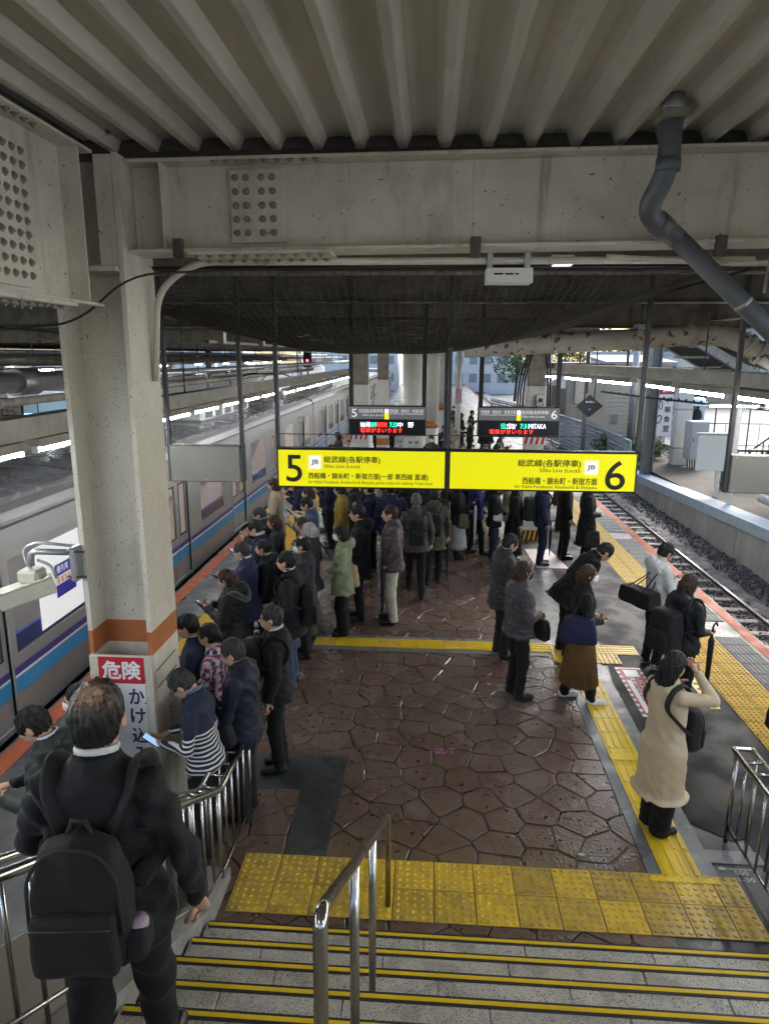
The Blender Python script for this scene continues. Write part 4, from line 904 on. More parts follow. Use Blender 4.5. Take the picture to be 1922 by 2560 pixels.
# ------------------------------------------------------------------ people: implicit-surface bodies and clothes
def snet(F, xs, ys, zs):
    ins = F < 0; nx, ny, nz = F.shape
    c = np.zeros((nx-1, ny-1, nz-1), np.int8)
    for dx in (0, 1):
        for dy in (0, 1):
            for dz in (0, 1): c += ins[dx:nx-1+dx, dy:ny-1+dy, dz:nz-1+dz]
    act = (c > 0) & (c < 8); I = np.argwhere(act)
    if len(I) == 0: return np.zeros((0, 3)), np.zeros((0, 4), int)
    idm = -np.ones(act.shape, int); idm[act] = np.arange(len(I))
    acc = np.zeros((len(I), 3)); cnt = np.zeros(len(I)); A = (xs, ys, zs)
    for ax_ in range(3):
        for u in (0, 1):
            for w in (0, 1):
                o0 = [0, 0, 0]; o0[(ax_+1) % 3] = u; o0[(ax_+2) % 3] = w; o1 = list(o0); o1[ax_] = 1
                a = I+o0; b = I+o1; fa = F[a[:, 0], a[:, 1], a[:, 2]]; fb = F[b[:, 0], b[:, 1], b[:, 2]]
                m_ = (fa < 0) != (fb < 0)
                if not m_.any(): continue
                t = (fa[m_]/(fa[m_]-fb[m_]))
                pa = np.stack([A[k][a[m_, k]] for k in range(3)], 1); pb = np.stack([A[k][b[m_, k]] for k in range(3)], 1)
                acc[m_] += pa+(pb-pa)*t[:, None]; cnt[m_] += 1
    V = acc/cnt[:, None]; Q = []
    for ax_ in range(3):
        sl0 = [slice(None)]*3; sl1 = [slice(None)]*3; sl0[ax_] = slice(0, -1); sl1[ax_] = slice(1, None)
        a = ins[tuple(sl0)]; b = ins[tuple(sl1)]; E = np.argwhere(a != b)
        u, w = (ax_+1) % 3, (ax_+2) % 3
        E = E[(E[:, u] > 0) & (E[:, w] > 0) & (E[:, u] < F.shape[u]-1) & (E[:, w] < F.shape[w]-1)]
        fl_ = a[E[:, 0], E[:, 1], E[:, 2]]
        q = []
        for du, dw in ((-1, -1), (0, -1), (0, 0), (-1, 0)):
            e = E.copy(); e[:, u] += du; e[:, w] += dw; q.append(idm[e[:, 0], e[:, 1], e[:, 2]])
        q = np.stack(q, 1); q[~fl_] = q[~fl_][:, ::-1]; Q.append(q)
    Q = np.concatenate(Q); Q = Q[(Q >= 0).all(1)]
    return V, Q
def smin(a, b, k):
    h = np.clip(.5+.5*(b-a)/k, 0, 1); return b*(1-h)+a*h-k*h*(1-h)
def rc_(P, a, b, ra, rb, sq=None):
    a = np.asarray(a, float); b = np.asarray(b, float); ba = b-a; L2 = ba@ba+1e-9
    dx, dy, dz = P[0]-a[0], P[1]-a[1], P[2]-a[2]
    t = np.clip((dx*ba[0]+dy*ba[1]+dz*ba[2])/L2, 0, 1)
    return np.sqrt((dx-t*ba[0])**2+(dy-t*ba[1])**2+(dz-t*ba[2])**2)-(ra+(rb-ra)*t)
def el_(P, c, r):
    k = np.sqrt(((P[0]-c[0])/r[0])**2+((P[1]-c[1])/r[1])**2+((P[2]-c[2])/r[2])**2); return (k-1)*min(r)
def prof_(P, rows, ex=2.3, flute=None, fz=0):
    R_ = np.array(rows, float); R_ = R_[R_[:, 0].argsort()]; z = P[2]
    wx = np.interp(z, R_[:, 0], R_[:, 1]); wy = np.interp(z, R_[:, 0], R_[:, 2]); y0 = np.interp(z, R_[:, 0], R_[:, 3])
    x, y = P[0], P[1]-y0
    k = ((np.abs(x)/wx)**ex+(np.abs(y)/wy)**ex)**(1/ex)
    if flute:
        th = np.arctan2(y/wy, x/wx); k = k-flute*np.clip((fz-z)/.4, 0, 1)*np.sin(6*th+2*np.sin(2*th+z*3))
    d = (k-1)*np.minimum(wx, wy)*.92
    return np.maximum(d, np.maximum(z-R_[-1, 0], R_[0, 0]-z))
def grid(lo, hi, h, zb=None):
    xs = np.arange(lo[0]-1.5*h, hi[0]+2*h, h); ys = np.arange(lo[1]-1.5*h, hi[1]+2*h, h)
    zs = np.arange(lo[2]-1.5*h, hi[2]+2*h, h) if zb is None else zb
    return xs, ys, zs, (xs[:, None, None], ys[None, :, None], zs[None, None, :])
class TG:   # transform person-local -> world
    def __init__(s, loc, rz, zh=0, lean=0):
        s.loc = np.array(loc, float); c, n = math.cos(rz), math.sin(rz); s.R = np.array([[c, -n, 0], [n, c, 0], [0, 0, 1.]]); s.zh = zh; s.lean = lean
    def up(s, V):
        V = np.asarray(V, float).reshape(-1, 3).copy()
        if s.lean:
            a = -s.lean; y, z = V[:, 1].copy(), V[:, 2]-s.zh; V[:, 1] = y*math.cos(a)-z*math.sin(a); V[:, 2] = s.zh+y*math.sin(a)+z*math.cos(a)
        return V@s.R.T+s.loc
    def lo(s, V): return np.asarray(V, float).reshape(-1, 3)@s.R.T+s.loc
def fastobj(name, V, Q, mats, parent, midx=None, sub=True):
    V = V-base_of(parent) if parent is not None else V
    me = bpy.data.meshes.new(name); me.from_pydata(V.tolist(), [], Q.tolist() if hasattr(Q, 'tolist') else Q)
    me.polygons.foreach_set('use_smooth', [True]*len(me.polygons))
    for m_ in (mats if isinstance(mats, (list, tuple)) else [mats]): me.materials.append(m_)
    if midx is not None: me.polygons.foreach_set('material_index', midx)
    return mkobj(name, me, parent)
SKINS = [mat('skin_%d' % i, c, .5, var=.08, vs=20, spec=.4) for i, c in enumerate(((.50, .30, .21), (.56, .36, .27), (.44, .26, .18)))]
HAIR = {k: mat('hair_'+k, c, .5, var=.6, vs=50, bump=.7, bs=90, stretch=(1, 1, .12), spec=.3) for k, c in dict(black=(.011, .010, .010), brown=(.040, .020, .013), grey=(.10, .10, .10), white=(.42, .41, .40), salt=(.035, .035, .036)).items()}
THIN = mat('thinning_hair', (.030, .020, .015), .5, col2=(.16, .09, .06), vs=70, bump=.3, bs=160); THIN2 = mat('bald_crown', (.46, .28, .19), .42, col2=(.26, .15, .10), vs=60)
def balding(ctr, hs):
    m = bpy.data.materials.new('balding_hair'); m.use_nodes = True; N = m.node_tree.nodes; L = m.node_tree.links; b = N['Principled BSDF']; b.inputs['Roughness'].default_value = .45; b.inputs['Specular IOR Level'].default_value = .35
    tc = N.new('ShaderNodeTexCoord'); d = N.new('ShaderNodeVectorMath'); d.operation = 'DISTANCE'; L.new(tc.outputs['Object'], d.inputs[0]); d.inputs[1].default_value = ctr
    n = N.new('ShaderNodeTexNoise'); n.inputs['Scale'].default_value = 90; n.inputs['Detail'].default_value = 5; L.new(tc.outputs['Object'], n.inputs['Vector'])
    a = N.new('ShaderNodeMath'); a.operation = 'MULTIPLY_ADD'; a.inputs[1].default_value = .055; L.new(n.outputs[0], a.inputs[0]); L.new(d.outputs['Value'], a.inputs[2])
    r = N.new('ShaderNodeValToRGB'); r.color_ramp.elements[0].position = .058; r.color_ramp.elements[0].color = (.42, .25, .165, 1); r.color_ramp.elements[1].position = .098; r.color_ramp.elements[1].color = (.010, .009, .009, 1); e = r.color_ramp.elements.new(.078); e.color = (.09, .055, .04, 1); L.new(a.outputs[0], r.inputs[0]); L.new(r.outputs[0], b.inputs['Base Color'])
    return m
def cloth(c, rough=.85, var=.22, vs=7, bump=.5, bs=24, sheen=.04, spec=.25):
    key = 'cloth_%s_%s' % ('_'.join('%.3f' % x for x in c), rough)
    return mat(key, c, rough, var=var, vs=vs, bump=bump, bs=bs, sheen=sheen, spec=spec)
leather = mat('black_leather', (.012, .012, .013), .28, bump=.1, bs=120)
maskm = {'white': mat('mask_white', (.75, .76, .78), .8), 'black': mat('mask_black', (.012, .012, .013), .8)}
phonem = mat('phone_black', (.008, .008, .01), .15); phones = mat('phone_screen', (.1, .15, .25), .1, emit=(.35, .55, .9), es=.35)
ARMS = dict(  # elbow, hand (fractions of height; x outward, y forward, z up)
    down=((.150, -.012, .635), (.146, .035, .495)), phone=((.140, .020, .635), (.045, .165, .700)), phonelow=((.142, .02, .63), (.05, .175, .625)),
    clasp=((.145, .0, .635), (.022, .130, .600)), pocket=((.165, -.03, .64), (.125, .045, .535)), strap=((.150, .04, .655), (.085, .10, .755)),
    bag=((.155, -.03, .64), (.10, .09, .60)), face=((.135, .145, .775), (.045, .115, .885)), hold=((.145, -.01, .63), (.125, .10, .60)), swing=((.150, .03, .64), (.140, .115, .52)), back=((.150, -.05, .64), (.140, -.04, .50)))
def hand_mesh(mb, wrist, u, nrm, side, curl, s=1., m=0):
    u = np.array(u, float); u /= np.linalg.norm(u); nrm = np.array(nrm, float); nrm -= u*(u@nrm); nrm /= np.linalg.norm(nrm)+1e-9
    v = np.cross(u, nrm)*side; w = np.array(wrist, float)
    mb.tube([w-u*.03*s, w+u*.02*s, w+u*.055*s, w+u*.088*s], [.024*s, .030*s, .037*s, .030*s], 8, m, sq=(1, 1) if False else (1, .55))
    for k, (off, ln) in enumerate(((-.030, .060), (-.010, .072), (.010, .068), (.029, .052))):
        p = w+u*.078*s+v*off*s; d = u.copy(); pts = [p]
        for j, f_ in enumerate((.45, .32, .25)):
            a = curl*(.55+.5*j); d = u*math.cos(a)+nrm*math.sin(a); p = p+d*ln*f_*s*1.05; pts.append(p)
        mb.tube(pts, [.0095*s, .009*s, .0082*s, .0065*s], 6, m)
    p = w+u*.028*s-v*.028*s; d = u*.65-v*.65+nrm*.35; d /= np.linalg.norm(d); p2 = p+d*.036*s; d2 = u*.8-v*.25+nrm*(.3+.4*curl); d2 /= np.linalg.norm(d2)
    mb.tube([p, p2, p2+d2*.03*s], [.0125*s, .011*s, .0075*s], 6, m)
PEOPLE = {}
def person(pid, label, x, y, rz, H=1.68, b=1., z=0., lean=0, top=None, bot=None, shoe=None, hair=('black', 'short'), arms=('down', 'down'), legs='stand',
           hem=.46, coat='jacket', head=(0, 0), skin=0, mask=None, collar=None, skirt=None, hood=None, res=.017, glasses=False, shirt=None, group='people waiting on the platform', wide=1., body_b=1., boots=False, topname=None, female=False, belt=None, bald=False, thin=False, cat='person'):
    rz = math.radians(rz); zh = .52*H; T = TG((x, y, z), rz, zh, math.radians(lean))
    t = thing('person', label, cat, (x, y, z), 0, group); PEOPLE[pid] = (t, T, H, b)
    top = top or (.012, .012, .014); bot = bot or (.010, .010, .012)
    top = top if not isinstance(top, tuple) else cloth(top); bot = bot if not isinstance(bot, tuple) else cloth(bot)
    sk = SKINS[skin]; f = (.94 if female else 1.)
    # joints
    sh = [np.array((s*.105*H*b*f, -.010*H, .792*H)) for s in (-1, 1)]
    el, ha = [], []
    for i, s in enumerate((-1, 1)):
        A_ = ARMS[arms[i]] if isinstance(arms[i], str) else arms[i]
        el.append(np.array((s*A_[0][0]*H*(.5+.5*b), A_[0][1]*H, A_[0][2]*H))); ha.append(np.array((s*A_[1][0]*H, A_[1][1]*H, A_[1][2]*H)))
    PEOPLE[pid] = (t, T, H, b, el, ha)
    ft = {'stand': ((-.062*H, .0), (.062*H, .01)), 'close': ((-.045*H, .01), (.045*H, -.01)), 'stride': ((-.05*H, .17*H), (.05*H, -.17*H)), 'step': ((-.055*H, -.07*H), (.055*H, .09*H))}[legs]
    an = [np.array((p[0], p[1]-.012*H, .05*H)) for p in ft]; hip = [np.array((s*.052*H, 0, .50*H)) for s in (-1, 1)]
    kn = [(hip[i]+an[i])*.5+np.array((0, .022*H+(.03*H if (legs == 'stride' and an[i][1] < 0) else 0), 0)) for i in (0, 1)]
    lift = [max(0, -(p[1])-.1*H)*.35 for p in ft]
    for i in (0, 1): an[i] = an[i]+np.array((0, 0, lift[i]))
    hc = np.array((0, .022*H, .925*H)); hp, hyaw = math.radians(head[0]), math.radians(head[1]); nk = np.array((0, -.002*H, .865*H))
    def headxf(V, inv=False):   # pitch / yaw of the head about the neck
        V0 = np.asarray(V, float).reshape(-1, 3); wt = np.clip((V0[:, 2]-.815*H)/(.06*H), 0, 1)[:, None]; wt = wt*wt*(3-2*wt); V = V0-nk; c, s_ = math.cos(-hp), math.sin(-hp); V = np.stack([V[:, 0], V[:, 1]*c-V[:, 2]*s_, V[:, 1]*s_+V[:, 2]*c], 1)
        c, s_ = math.cos(hyaw), math.sin(hyaw); V = np.stack([V[:, 0]*c-V[:, 1]*s_, V[:, 0]*s_+V[:, 1]*c, V[:, 2]], 1); return V0*(1-wt)+(V+nk)*wt
    g = .226/1.70*H/.226   # head scale
    hs = H/1.70*(.97 if female else 1.0)
    # --- head + body skin: one continuous surface (head part turned with the neck)
    h = min(res, .0125)
    xs, ys, zs, P = grid((-.12*hs, -.13*hs, .80*H), (.12*hs, .15*hs, 1.0*H), h)
    c0 = hc
    d = el_(P, c0+np.array((0, -.012, .012))*hs, (.076*hs, .095*hs, .100*hs)); d = smin(d, el_(P, c0+np.array((0, .030, -.050))*hs, (.057*hs, .062*hs, .072*hs)), .03)
    d = smin(d, rc_(P, c0+np.array((0, -.02, -.07))*hs, (0, -.02*hs, .80*H), .052*hs, .062*hs), .03)
    d = smin(d, rc_(P, c0+np.array((0, .092, -.012))*hs, c0+np.array((0, .106, -.035))*hs, .008*hs, .014*hs), .014)
    d = smin(d, rc_(P, c0+np.array((-.03, .085, .012))*hs, c0+np.array((.03, .085, .012))*hs, .010*hs, .010*hs), .015)
    d = smin(d, rc_(P, c0+np.array((-.018, .088, -.067))*hs, c0+np.array((.018, .088, -.067))*hs, .008*hs, .008*hs), .012)
    for s in (-1, 1):
        d = np.maximum(d, -(el_(P, c0+np.array((s*.033, .098, -.008))*hs, (.018*hs, .012*hs, .011*hs))+.001))
        d = smin(d, el_(P, c0+np.array((s*.079, -.008, -.018))*hs, (.011*hs, .020*hs, .033*hs)), .008)
    V, Q = snet(d, xs, ys, zs); V = headxf(V); VH = T.up(V); parts = [(VH, Q)]
    # thin trunk and limbs under the clothes
    xs, ys, zs, P = grid((-.21*H, -.14*H, .03*H), (.21*H, .26*H, .86*H), .032)
    trunk = [(.47*H, .075*H, .05*H, 0), (.60*H, .07*H, .048*H, 0), (.74*H, .075*H, .05*H, 0), (.79*H, .055*H, .034*H, 0), (.84*H, .028*H, .028*H, 0)]
    d = prof_(P, trunk)
    for i in (0, 1):
        d = smin(d, rc_(P, sh[i], el[i], .026*H, .021*H), .02); d = smin(d, rc_(P, el[i], ha[i], .021*H, .017*H), .02)
    V, Q = snet(d, xs, ys, zs); parts.append((T.up(V), Q))
    d = None
    for i in (0, 1):
        e = smin(rc_(P, hip[i], kn[i], .044*H, .030*H), rc_(P, kn[i], an[i], .030*H, .023*H), .02); d = e if d is None else smin(d, e, .02)
    V, Q = snet(d, xs, ys, zs); parts.append((T.lo(V), Q))
    mb_ = MB()
    for i, s in enumerate((-1, 1)):
        u = ha[i]-el[i]; u /= np.linalg.norm(u); hold = arms[i] in ('phone', 'phonelow', 'clasp', 'hold')
        nrm = (-s*.8, -.3, .3) if arms[i] == 'clasp' else (-s*.35, -.3, .9) if hold else (-s*1., .25, 0)
        hand_mesh(mb_, ha[i], u, nrm, s, .85 if hold else .42, H/1.70*(.93 if female else 1.05))
    k = sum(len(p[0]) for p in parts)
    HV = T.up(np.concatenate(mb_.v)); parts_v = np.concatenate([p[0] for p in parts]+[HV]); off = 0; faces = []
    for p in parts:
        faces += (p[1]+off).tolist(); off += len(p[0])
    faces += [[i+off for i in q] for q in mb_.f]; mi = [0]*len(faces)
    # eyes and brows
    ex_ = MB()
    for s in (-1, 1):
        ex_.ball(c0+np.array((s*.033, .087, -.008))*hs, (.012*hs, .006*hs, .006*hs), 6, 4); ex_.tube([c0+np.array((s*.018, .097, .012))*hs, c0+np.array((s*.034, .097, .016))*hs, c0+np.array((s*.05, .086, .011))*hs], .0035*hs, 5)
    EV = T.up(headxf(np.concatenate(ex_.v))); off = len(parts_v); parts_v = np.concatenate([parts_v, EV]); faces += [[i+off for i in q] for q in ex_.f]; mi += [1]*len(ex_.f)
    fastobj('body', parts_v, faces, [sk, HAIR['black']], t, mi)
    # --- hair
    hk, hst = hair; hr = .0065 if pid == 1 else .0085 if res < .015 else .012
    lowz = {'short': -.072, 'bob': -.12, 'long': -.30, 'tail': -.07, 'bun': -.065, 'wavy': -.072, 'cap': -.05, 'mid': -.09}[hst]
    xs, ys, zs, P = grid((-.115*hs, -.16*hs, c0[2]+(lowz-.03)*hs), (.115*hs, .12*hs, c0[2]+.14*hs), hr)
    hd = el_(P, c0+np.array((0, -.016, .016))*hs, (.084*hs, .104*hs, .108*hs))
    if hst in ('bob', 'mid'): hd = smin(hd, prof_(P, [(c0[2]+lowz*hs, .088*hs, .080*hs, -.03*hs), (c0[2]-.04*hs, .092*hs, .092*hs, -.022*hs), (c0[2]+.02*hs, .084*hs, .09*hs, -.018*hs)]), .03)
    elif hst == 'long': hd = smin(hd, prof_(P, [(c0[2]-.30*hs, .06*hs, .025*hs, -.085*hs), (c0[2]-.15*hs, .085*hs, .05*hs, -.07*hs), (c0[2]-.03*hs, .09*hs, .085*hs, -.03*hs), (c0[2]+.02*hs, .084*hs, .09*hs, -.018*hs)]), .03)
    else: hd = smin(hd, el_(P, c0+np.array((0, -.045, -.035))*hs, (.068*hs, .062*hs, .06*hs)), .02)
    if hst == 'tail': hd = smin(hd, rc_(P, c0+np.array((0, -.11, .0))*hs, c0+np.array((0, -.135, -.07))*hs, .03*hs, .018*hs), .015)
    if hst == 'bun': hd = smin(hd, el_(P, c0+np.array((0, -.118, .03))*hs, (.04*hs, .036*hs, .038*hs)), .012)
    face = el_(P, c0+np.array((0, .115, -.045))*hs, (.070*hs, .085*hs, .088*hs) if hst not in ('bob', 'mid', 'long') else (.064*hs, .085*hs, .085*hs))
    hd = np.maximum(hd, -face)
    if hst not in ('bob', 'mid', 'long'):
        for s in (-1, 1): hd = np.maximum(hd, -el_(P, c0+np.array((s*.085, .012, -.035))*hs, (.022*hs, .036*hs, .034*hs)))
        hd = np.maximum(hd, -(P[2]-(c0[2]+(lowz+.0)*hs)+.0*P[0]))
    if bald: hd = np.maximum(hd, -(el_(P, c0+np.array((0, (.03 if bald is True else bald), .118))*hs, ((.062 if bald is True else .05)*hs, (.085 if bald is True else .055)*hs, .032*hs))+.006*np.sin(P[0]*90+P[1]*70)))
    th = np.arctan2(P[1]-c0[1]+.02, P[0]); 
    rr2 = np.sqrt(P[0]**2+(P[1]-c0[1]+.02)**2); am = .0035 if hst != 'wavy' else .008
    hd = hd+am*np.sin(th*9+rr2*50+pid)*np.sin(P[2]*48+th*4+pid)+.0028*np.sin(th*27+P[2]*35+rr2*60)+.0016*np.sin(th*61+rr2*90+P[2]*60+pid)
    V, Q = snet(hd, xs, ys, zs)
    if len(V):
        ho = fastobj('hair', T.up(headxf(V)), Q, [HAIR[hk], THIN, THIN2], t)
        if thin:
            ctr = T.up(headxf(c0+np.array((0, -.050, .085))*hs))[0]-T.loc; ho.data.materials[0] = balding(ctr, hs)
        if False:
            cc_ = V[Q].mean(1)-c0-np.array((0, -.048, .088))*hs; dd_ = np.sqrt((cc_[:, 0]/(.038*hs))**2+(cc_[:, 1]/(.048*hs))**2+(cc_[:, 2]/(.06*hs))**2)+.12*np.sin(cc_[:, 0]*140+cc_[:, 1]*90)
            ho.data.polygons.foreach_set('material_index', np.where(dd_ < .75, 2, np.where(dd_ < 1.35, 1, 0)).tolist())
    if hst == 'cap': pass
    if mask:
        xs, ys, zs, P = grid((-.075*hs, -.0, c0[2]-.12*hs), (.075*hs, .135*hs, c0[2]), .011)
        d = smin(el_(P, c0+np.array((0, .034, -.052))*hs, (.064*hs, .072*hs, .068*hs)), el_(P, c0+np.array((0, .095, -.035))*hs, (.022*hs, .025*hs, .03*hs)), .03)
        d = np.maximum(d, np.maximum(.035*hs-(P[1]-c0[1])+0*P[0], P[2]-(c0[2]-.018*hs)))
        V, Q = snet(d, xs, ys, zs); fastobj('face_mask', T.up(headxf(V)), Q, maskm[mask], t)
    if glasses:
        q = MB()
        for s in (-1, 1):
            q.tube([c0+np.array((s*.034+.022*math.cos(a), .104, -.008+.017*math.sin(a)))*hs for a in np.linspace(0, 2*math.pi, 11)], .0025*hs, 5, cap=False); q.tube([c0+np.array((s*.056, .10, -.004))*hs, c0+np.array((s*.082, .0, -.004))*hs], .0025*hs, 5)
        q.tube([c0+np.array((-.012, .106, -.006))*hs, c0+np.array((.012, .106, -.006))*hs], .0025*hs, 5)
        VV = T.up(headxf(np.concatenate(q.v))); fastobj('glasses', VV, q.f, black, t)
    # --- upper garment
    B = b*f; Bh = max(B, 1.0); thick = {'jacket': .0, 'suit': -.002, 'puffer': .012, 'coat': .003, 'shirt': -.006}[coat]*H/1.7
    rows = [(.850*H, .044*H, .042*H, -.008*H), (.832*H, .066*H*B, .052*H, -.010*H), (.812*H, .096*H*B, .062*H, -.010*H), (.775*H, .112*H*B, .074*H*b, -.006*H), (.70*H, .108*H*B, .079*H*b, 0), (.62*H, (.100 if female else .106)*H*B, .074*H*b, .002*H), (.55*H, .108*H*B, .080*H*b, 0)]
    flare = 0
    if hem < .46: rows.append((.50*H, .118*H*Bh, .094*H*b, 0.))
    if hem < .55:
        rows.append((min(.495, hem+.02)*H, .116*H*Bh*(1+.3*max(0, .47-hem)), .092*H*b*(1+.6*max(0, .47-hem)), .0))
        if hem < .44: rows.append((hem*H, (.124+.14*(.46-hem))*H*Bh, (.100+.16*(.46-hem))*H*b, 0.)); flare = .022
        else: rows.append((hem*H, .113*H*B, .086*H*b, 0))
    rows = [(r[0], r[1]+thick, r[2]+thick, r[3]) for r in rows]
    lo_ = np.min([el[0], el[1], ha[0], ha[1]], 0); hi_ = np.max([el[0], el[1], ha[0], ha[1]], 0)
    wmax = max(r[1] for r in rows)+.02
    xs, ys, zs, P = grid((min(lo_[0]-.07, -wmax), min(lo_[1]-.07, -.17*H), min(hem*H, lo_[2]-.05)-.02), (max(hi_[0]+.07, wmax), max(hi_[1]+.07, .17*H), .90*H), res)
    d = prof_(P, rows, 2.35, flare if flare else None, .55*H)
    ra = .0305*H*(.6+.4*b)+thick*.8
    for i in (0, 1):
        wr = el[i]+(ha[i]-el[i])*.90
        d = smin(d, rc_(P, sh[i], el[i], ra*1.10, ra*.97), .028*H/1.7); d2 = rc_(P, el[i], wr, ra*.95, ra*.78)
        d = smin(d, d2, .016)
    zco = (.876 if coat in ('puffer', 'coat', 'jacket') else .862)*H; d = smin(d, np.maximum(rc_(P, (0, -.012*H, .82*H), (0, -.004*H, .87*H), .058*H, .041*H+thick*.6), P[2]-zco-.06*P[1]*-1), .012)
    if hood: d = smin(d, el_(P, (0, -.066*H, .835*H), (.078*H, .045*H, .052*H)), .03)
    if coat == 'puffer': d = d-.006*np.abs(np.sin((P[2]-.1*P[0]**2)*2*math.pi/.13))
    wq = P[2]*26+6*np.sin(P[0]*8+pid)+9*P[1]+3*np.sin(P[2]*11+P[0]*13)
    wr_ = .006*(1-2*np.abs(np.sin(wq*.5)))*np.sin(P[0]*11+P[1]*14+P[2]*5+pid*1.3)+.0035*np.sin(P[2]*31+7*np.sin(P[0]*9+pid)+5*P[1])*np.sin(P[0]*17+P[1]*23+pid*1.7)+.003*np.sin(P[2]*62+P[0]*30+pid)*np.sin(P[1]*41+2*pid)
    d = d+wr_*(1.5 if pid == 1 else .6 if pid == 44 else 1.)
    V, Q = snet(d, xs, ys, zs); tn = topname or {'jacket': 'jacket', 'suit': 'suit_jacket', 'puffer': 'puffer_jacket', 'coat': 'coat', 'shirt': 'shirt'}[coat]
    fastobj(tn, T.up(V), Q, top, t)
    if collar:
        q = MB(); n = 16; q.tube([(.0385*H*math.cos(a), -.002*H+.0395*H*math.sin(a), (.868-.012*math.sin(a))*H) for a in np.linspace(0, 2*math.pi, n)], .0115, 6, cap=False, sq=(.6, 1.1)); fastobj('shirt_collar', T.up(np.concatenate(q.v)), q.f, cloth(collar), t)
    if hood == 'fur':
        q = MB(); fm = cloth((.008, .008, .008), .95, .3, 40, 1., 90, .5)
        pts = [(.11*H*math.cos(a)*.9, -.05*H+.07*H*math.sin(a), (.80+.035*math.cos(2*a))*H) for a in np.linspace(0, 2*math.pi, 18)]; q.tube(pts, .035, 8, cap=False); fastobj('fur_trim', T.up(np.concatenate(q.v)), q.f, fm, t)
    # --- lower garment
    if skirt:
        col, z0, z1, w0, w1, npl = skirt; n = npl*4; ang = np.arange(n)*2*math.pi/n; zz = np.linspace(z1*H, z0*H, 10); V = []
        for k_, zv in enumerate(zz):
            tt = k_/9; r = w1+(w0-w1)*tt**.9; pl = (.02+.09*tt)*(np.abs(((ang*npl/(2*math.pi)) % 1)-.5)*2-.5) if npl > 4 else .05*tt*np.sin(5*ang+pid)
            V.append(np.stack([r*H*(1+pl)*np.cos(ang), r*.82*H*(1+pl)*np.sin(ang), np.full(n, zv)], 1))
        V = np.concatenate(V); Q = [(k_*n+i, (k_+1)*n+i, (k_+1)*n+(i+1) % n, k_*n+(i+1) % n) for k_ in range(9) for i in range(n)]
        V = np.concatenate([V, [[0, 0, z0*H+.03]]]); Q += [(9*n+(i+1) % n, 9*n+i, 10*n) for i in range(n)]
        o = fastobj('skirt', T.lo(V), Q, col if not isinstance(col, tuple) else cloth(col, .7), t)
        if npl > 4: o.data.polygons.foreach_set('use_smooth', [False]*len(o.data.polygons))
    lx = [min(an[0][0], kn[0][0])-.09*H, max(an[1][0], kn[1][0])+.09*H]; ly = [min(a_[1] for a_ in an+kn)-.1*H, max(a_[1] for a_ in an+kn)+.1*H]
    xs, ys, zs, P = grid((lx[0], ly[0], .02), (lx[1], ly[1], .56*H), res if not skirt else res*1.4)
    d = el_(P, (0, -.005*H, .525*H), (.096*H*B, .072*H*b, .07*H))
    for i in (0, 1):
        w_ = wide*(.55+.45*b); wt_ = min(w_, 1.0 if hem < .46 else 1.2); leg_ = smin(rc_(P, hip[i], kn[i], .054*H*wt_, .042*H*(wt_ if hem < .36 else w_)), rc_(P, kn[i], an[i]+np.array((0, 0, -.015*H)), .042*H*w_, .034*H*(w_ if wide < 1.15 else wide*1.12)), .03)
        d = smin(d, leg_, .022)
    d = np.maximum(d, .022*H+min(lift)-P[2]+0*P[0])
    d = d+.005*(1-2*np.abs(np.sin(P[2]*20+3*np.sin(P[0]*14)+5*P[1]+pid)))*np.sin(P[1]*19+P[2]*7+pid)+.004*np.clip((.16*H-P[2])/.1, 0, 1)*np.sin(P[2]*105+P[1]*20)
    V, Q = snet(d, xs, ys, zs); fastobj('tights' if skirt else 'trousers', T.lo(V), Q, bot, t)
    shm = shoe if shoe is not None and not isinstance(shoe, tuple) else (cloth(shoe, .5, bump=.05) if shoe else leather)
    for i in (0, 1):
        a = an[i]; L = .093*H*(.92 if female else 1)
        xs, ys, zs, P = grid((a[0]-.05*H, a[1]-.06*H, 0), (a[0]+.05*H, a[1]+.14*H, (.11 if boots else .07)*H), .0125)
        ox = (-.008 if i == 0 else .008)*H
        d = smin(rc_(P, (a[0], a[1]-.012*H, .030*H+lift[i]), (a[0]+ox, a[1]+L, .021*H+lift[i]*.2), .027*H, .022*H), rc_(P, (a[0], a[1], .03*H), (a[0], a[1], (.095 if boots else .052)*H), .027*H, .029*H), .02)
        d = np.maximum(d, .002+lift[i]*.3-P[2]+0*P[0])
        V, Q = snet(d, xs, ys, zs); fastobj('shoe', T.lo(V), Q, shm, t)
    return t
def pt_world(pid, v): return PEOPLE[pid][1].up([v])[0]
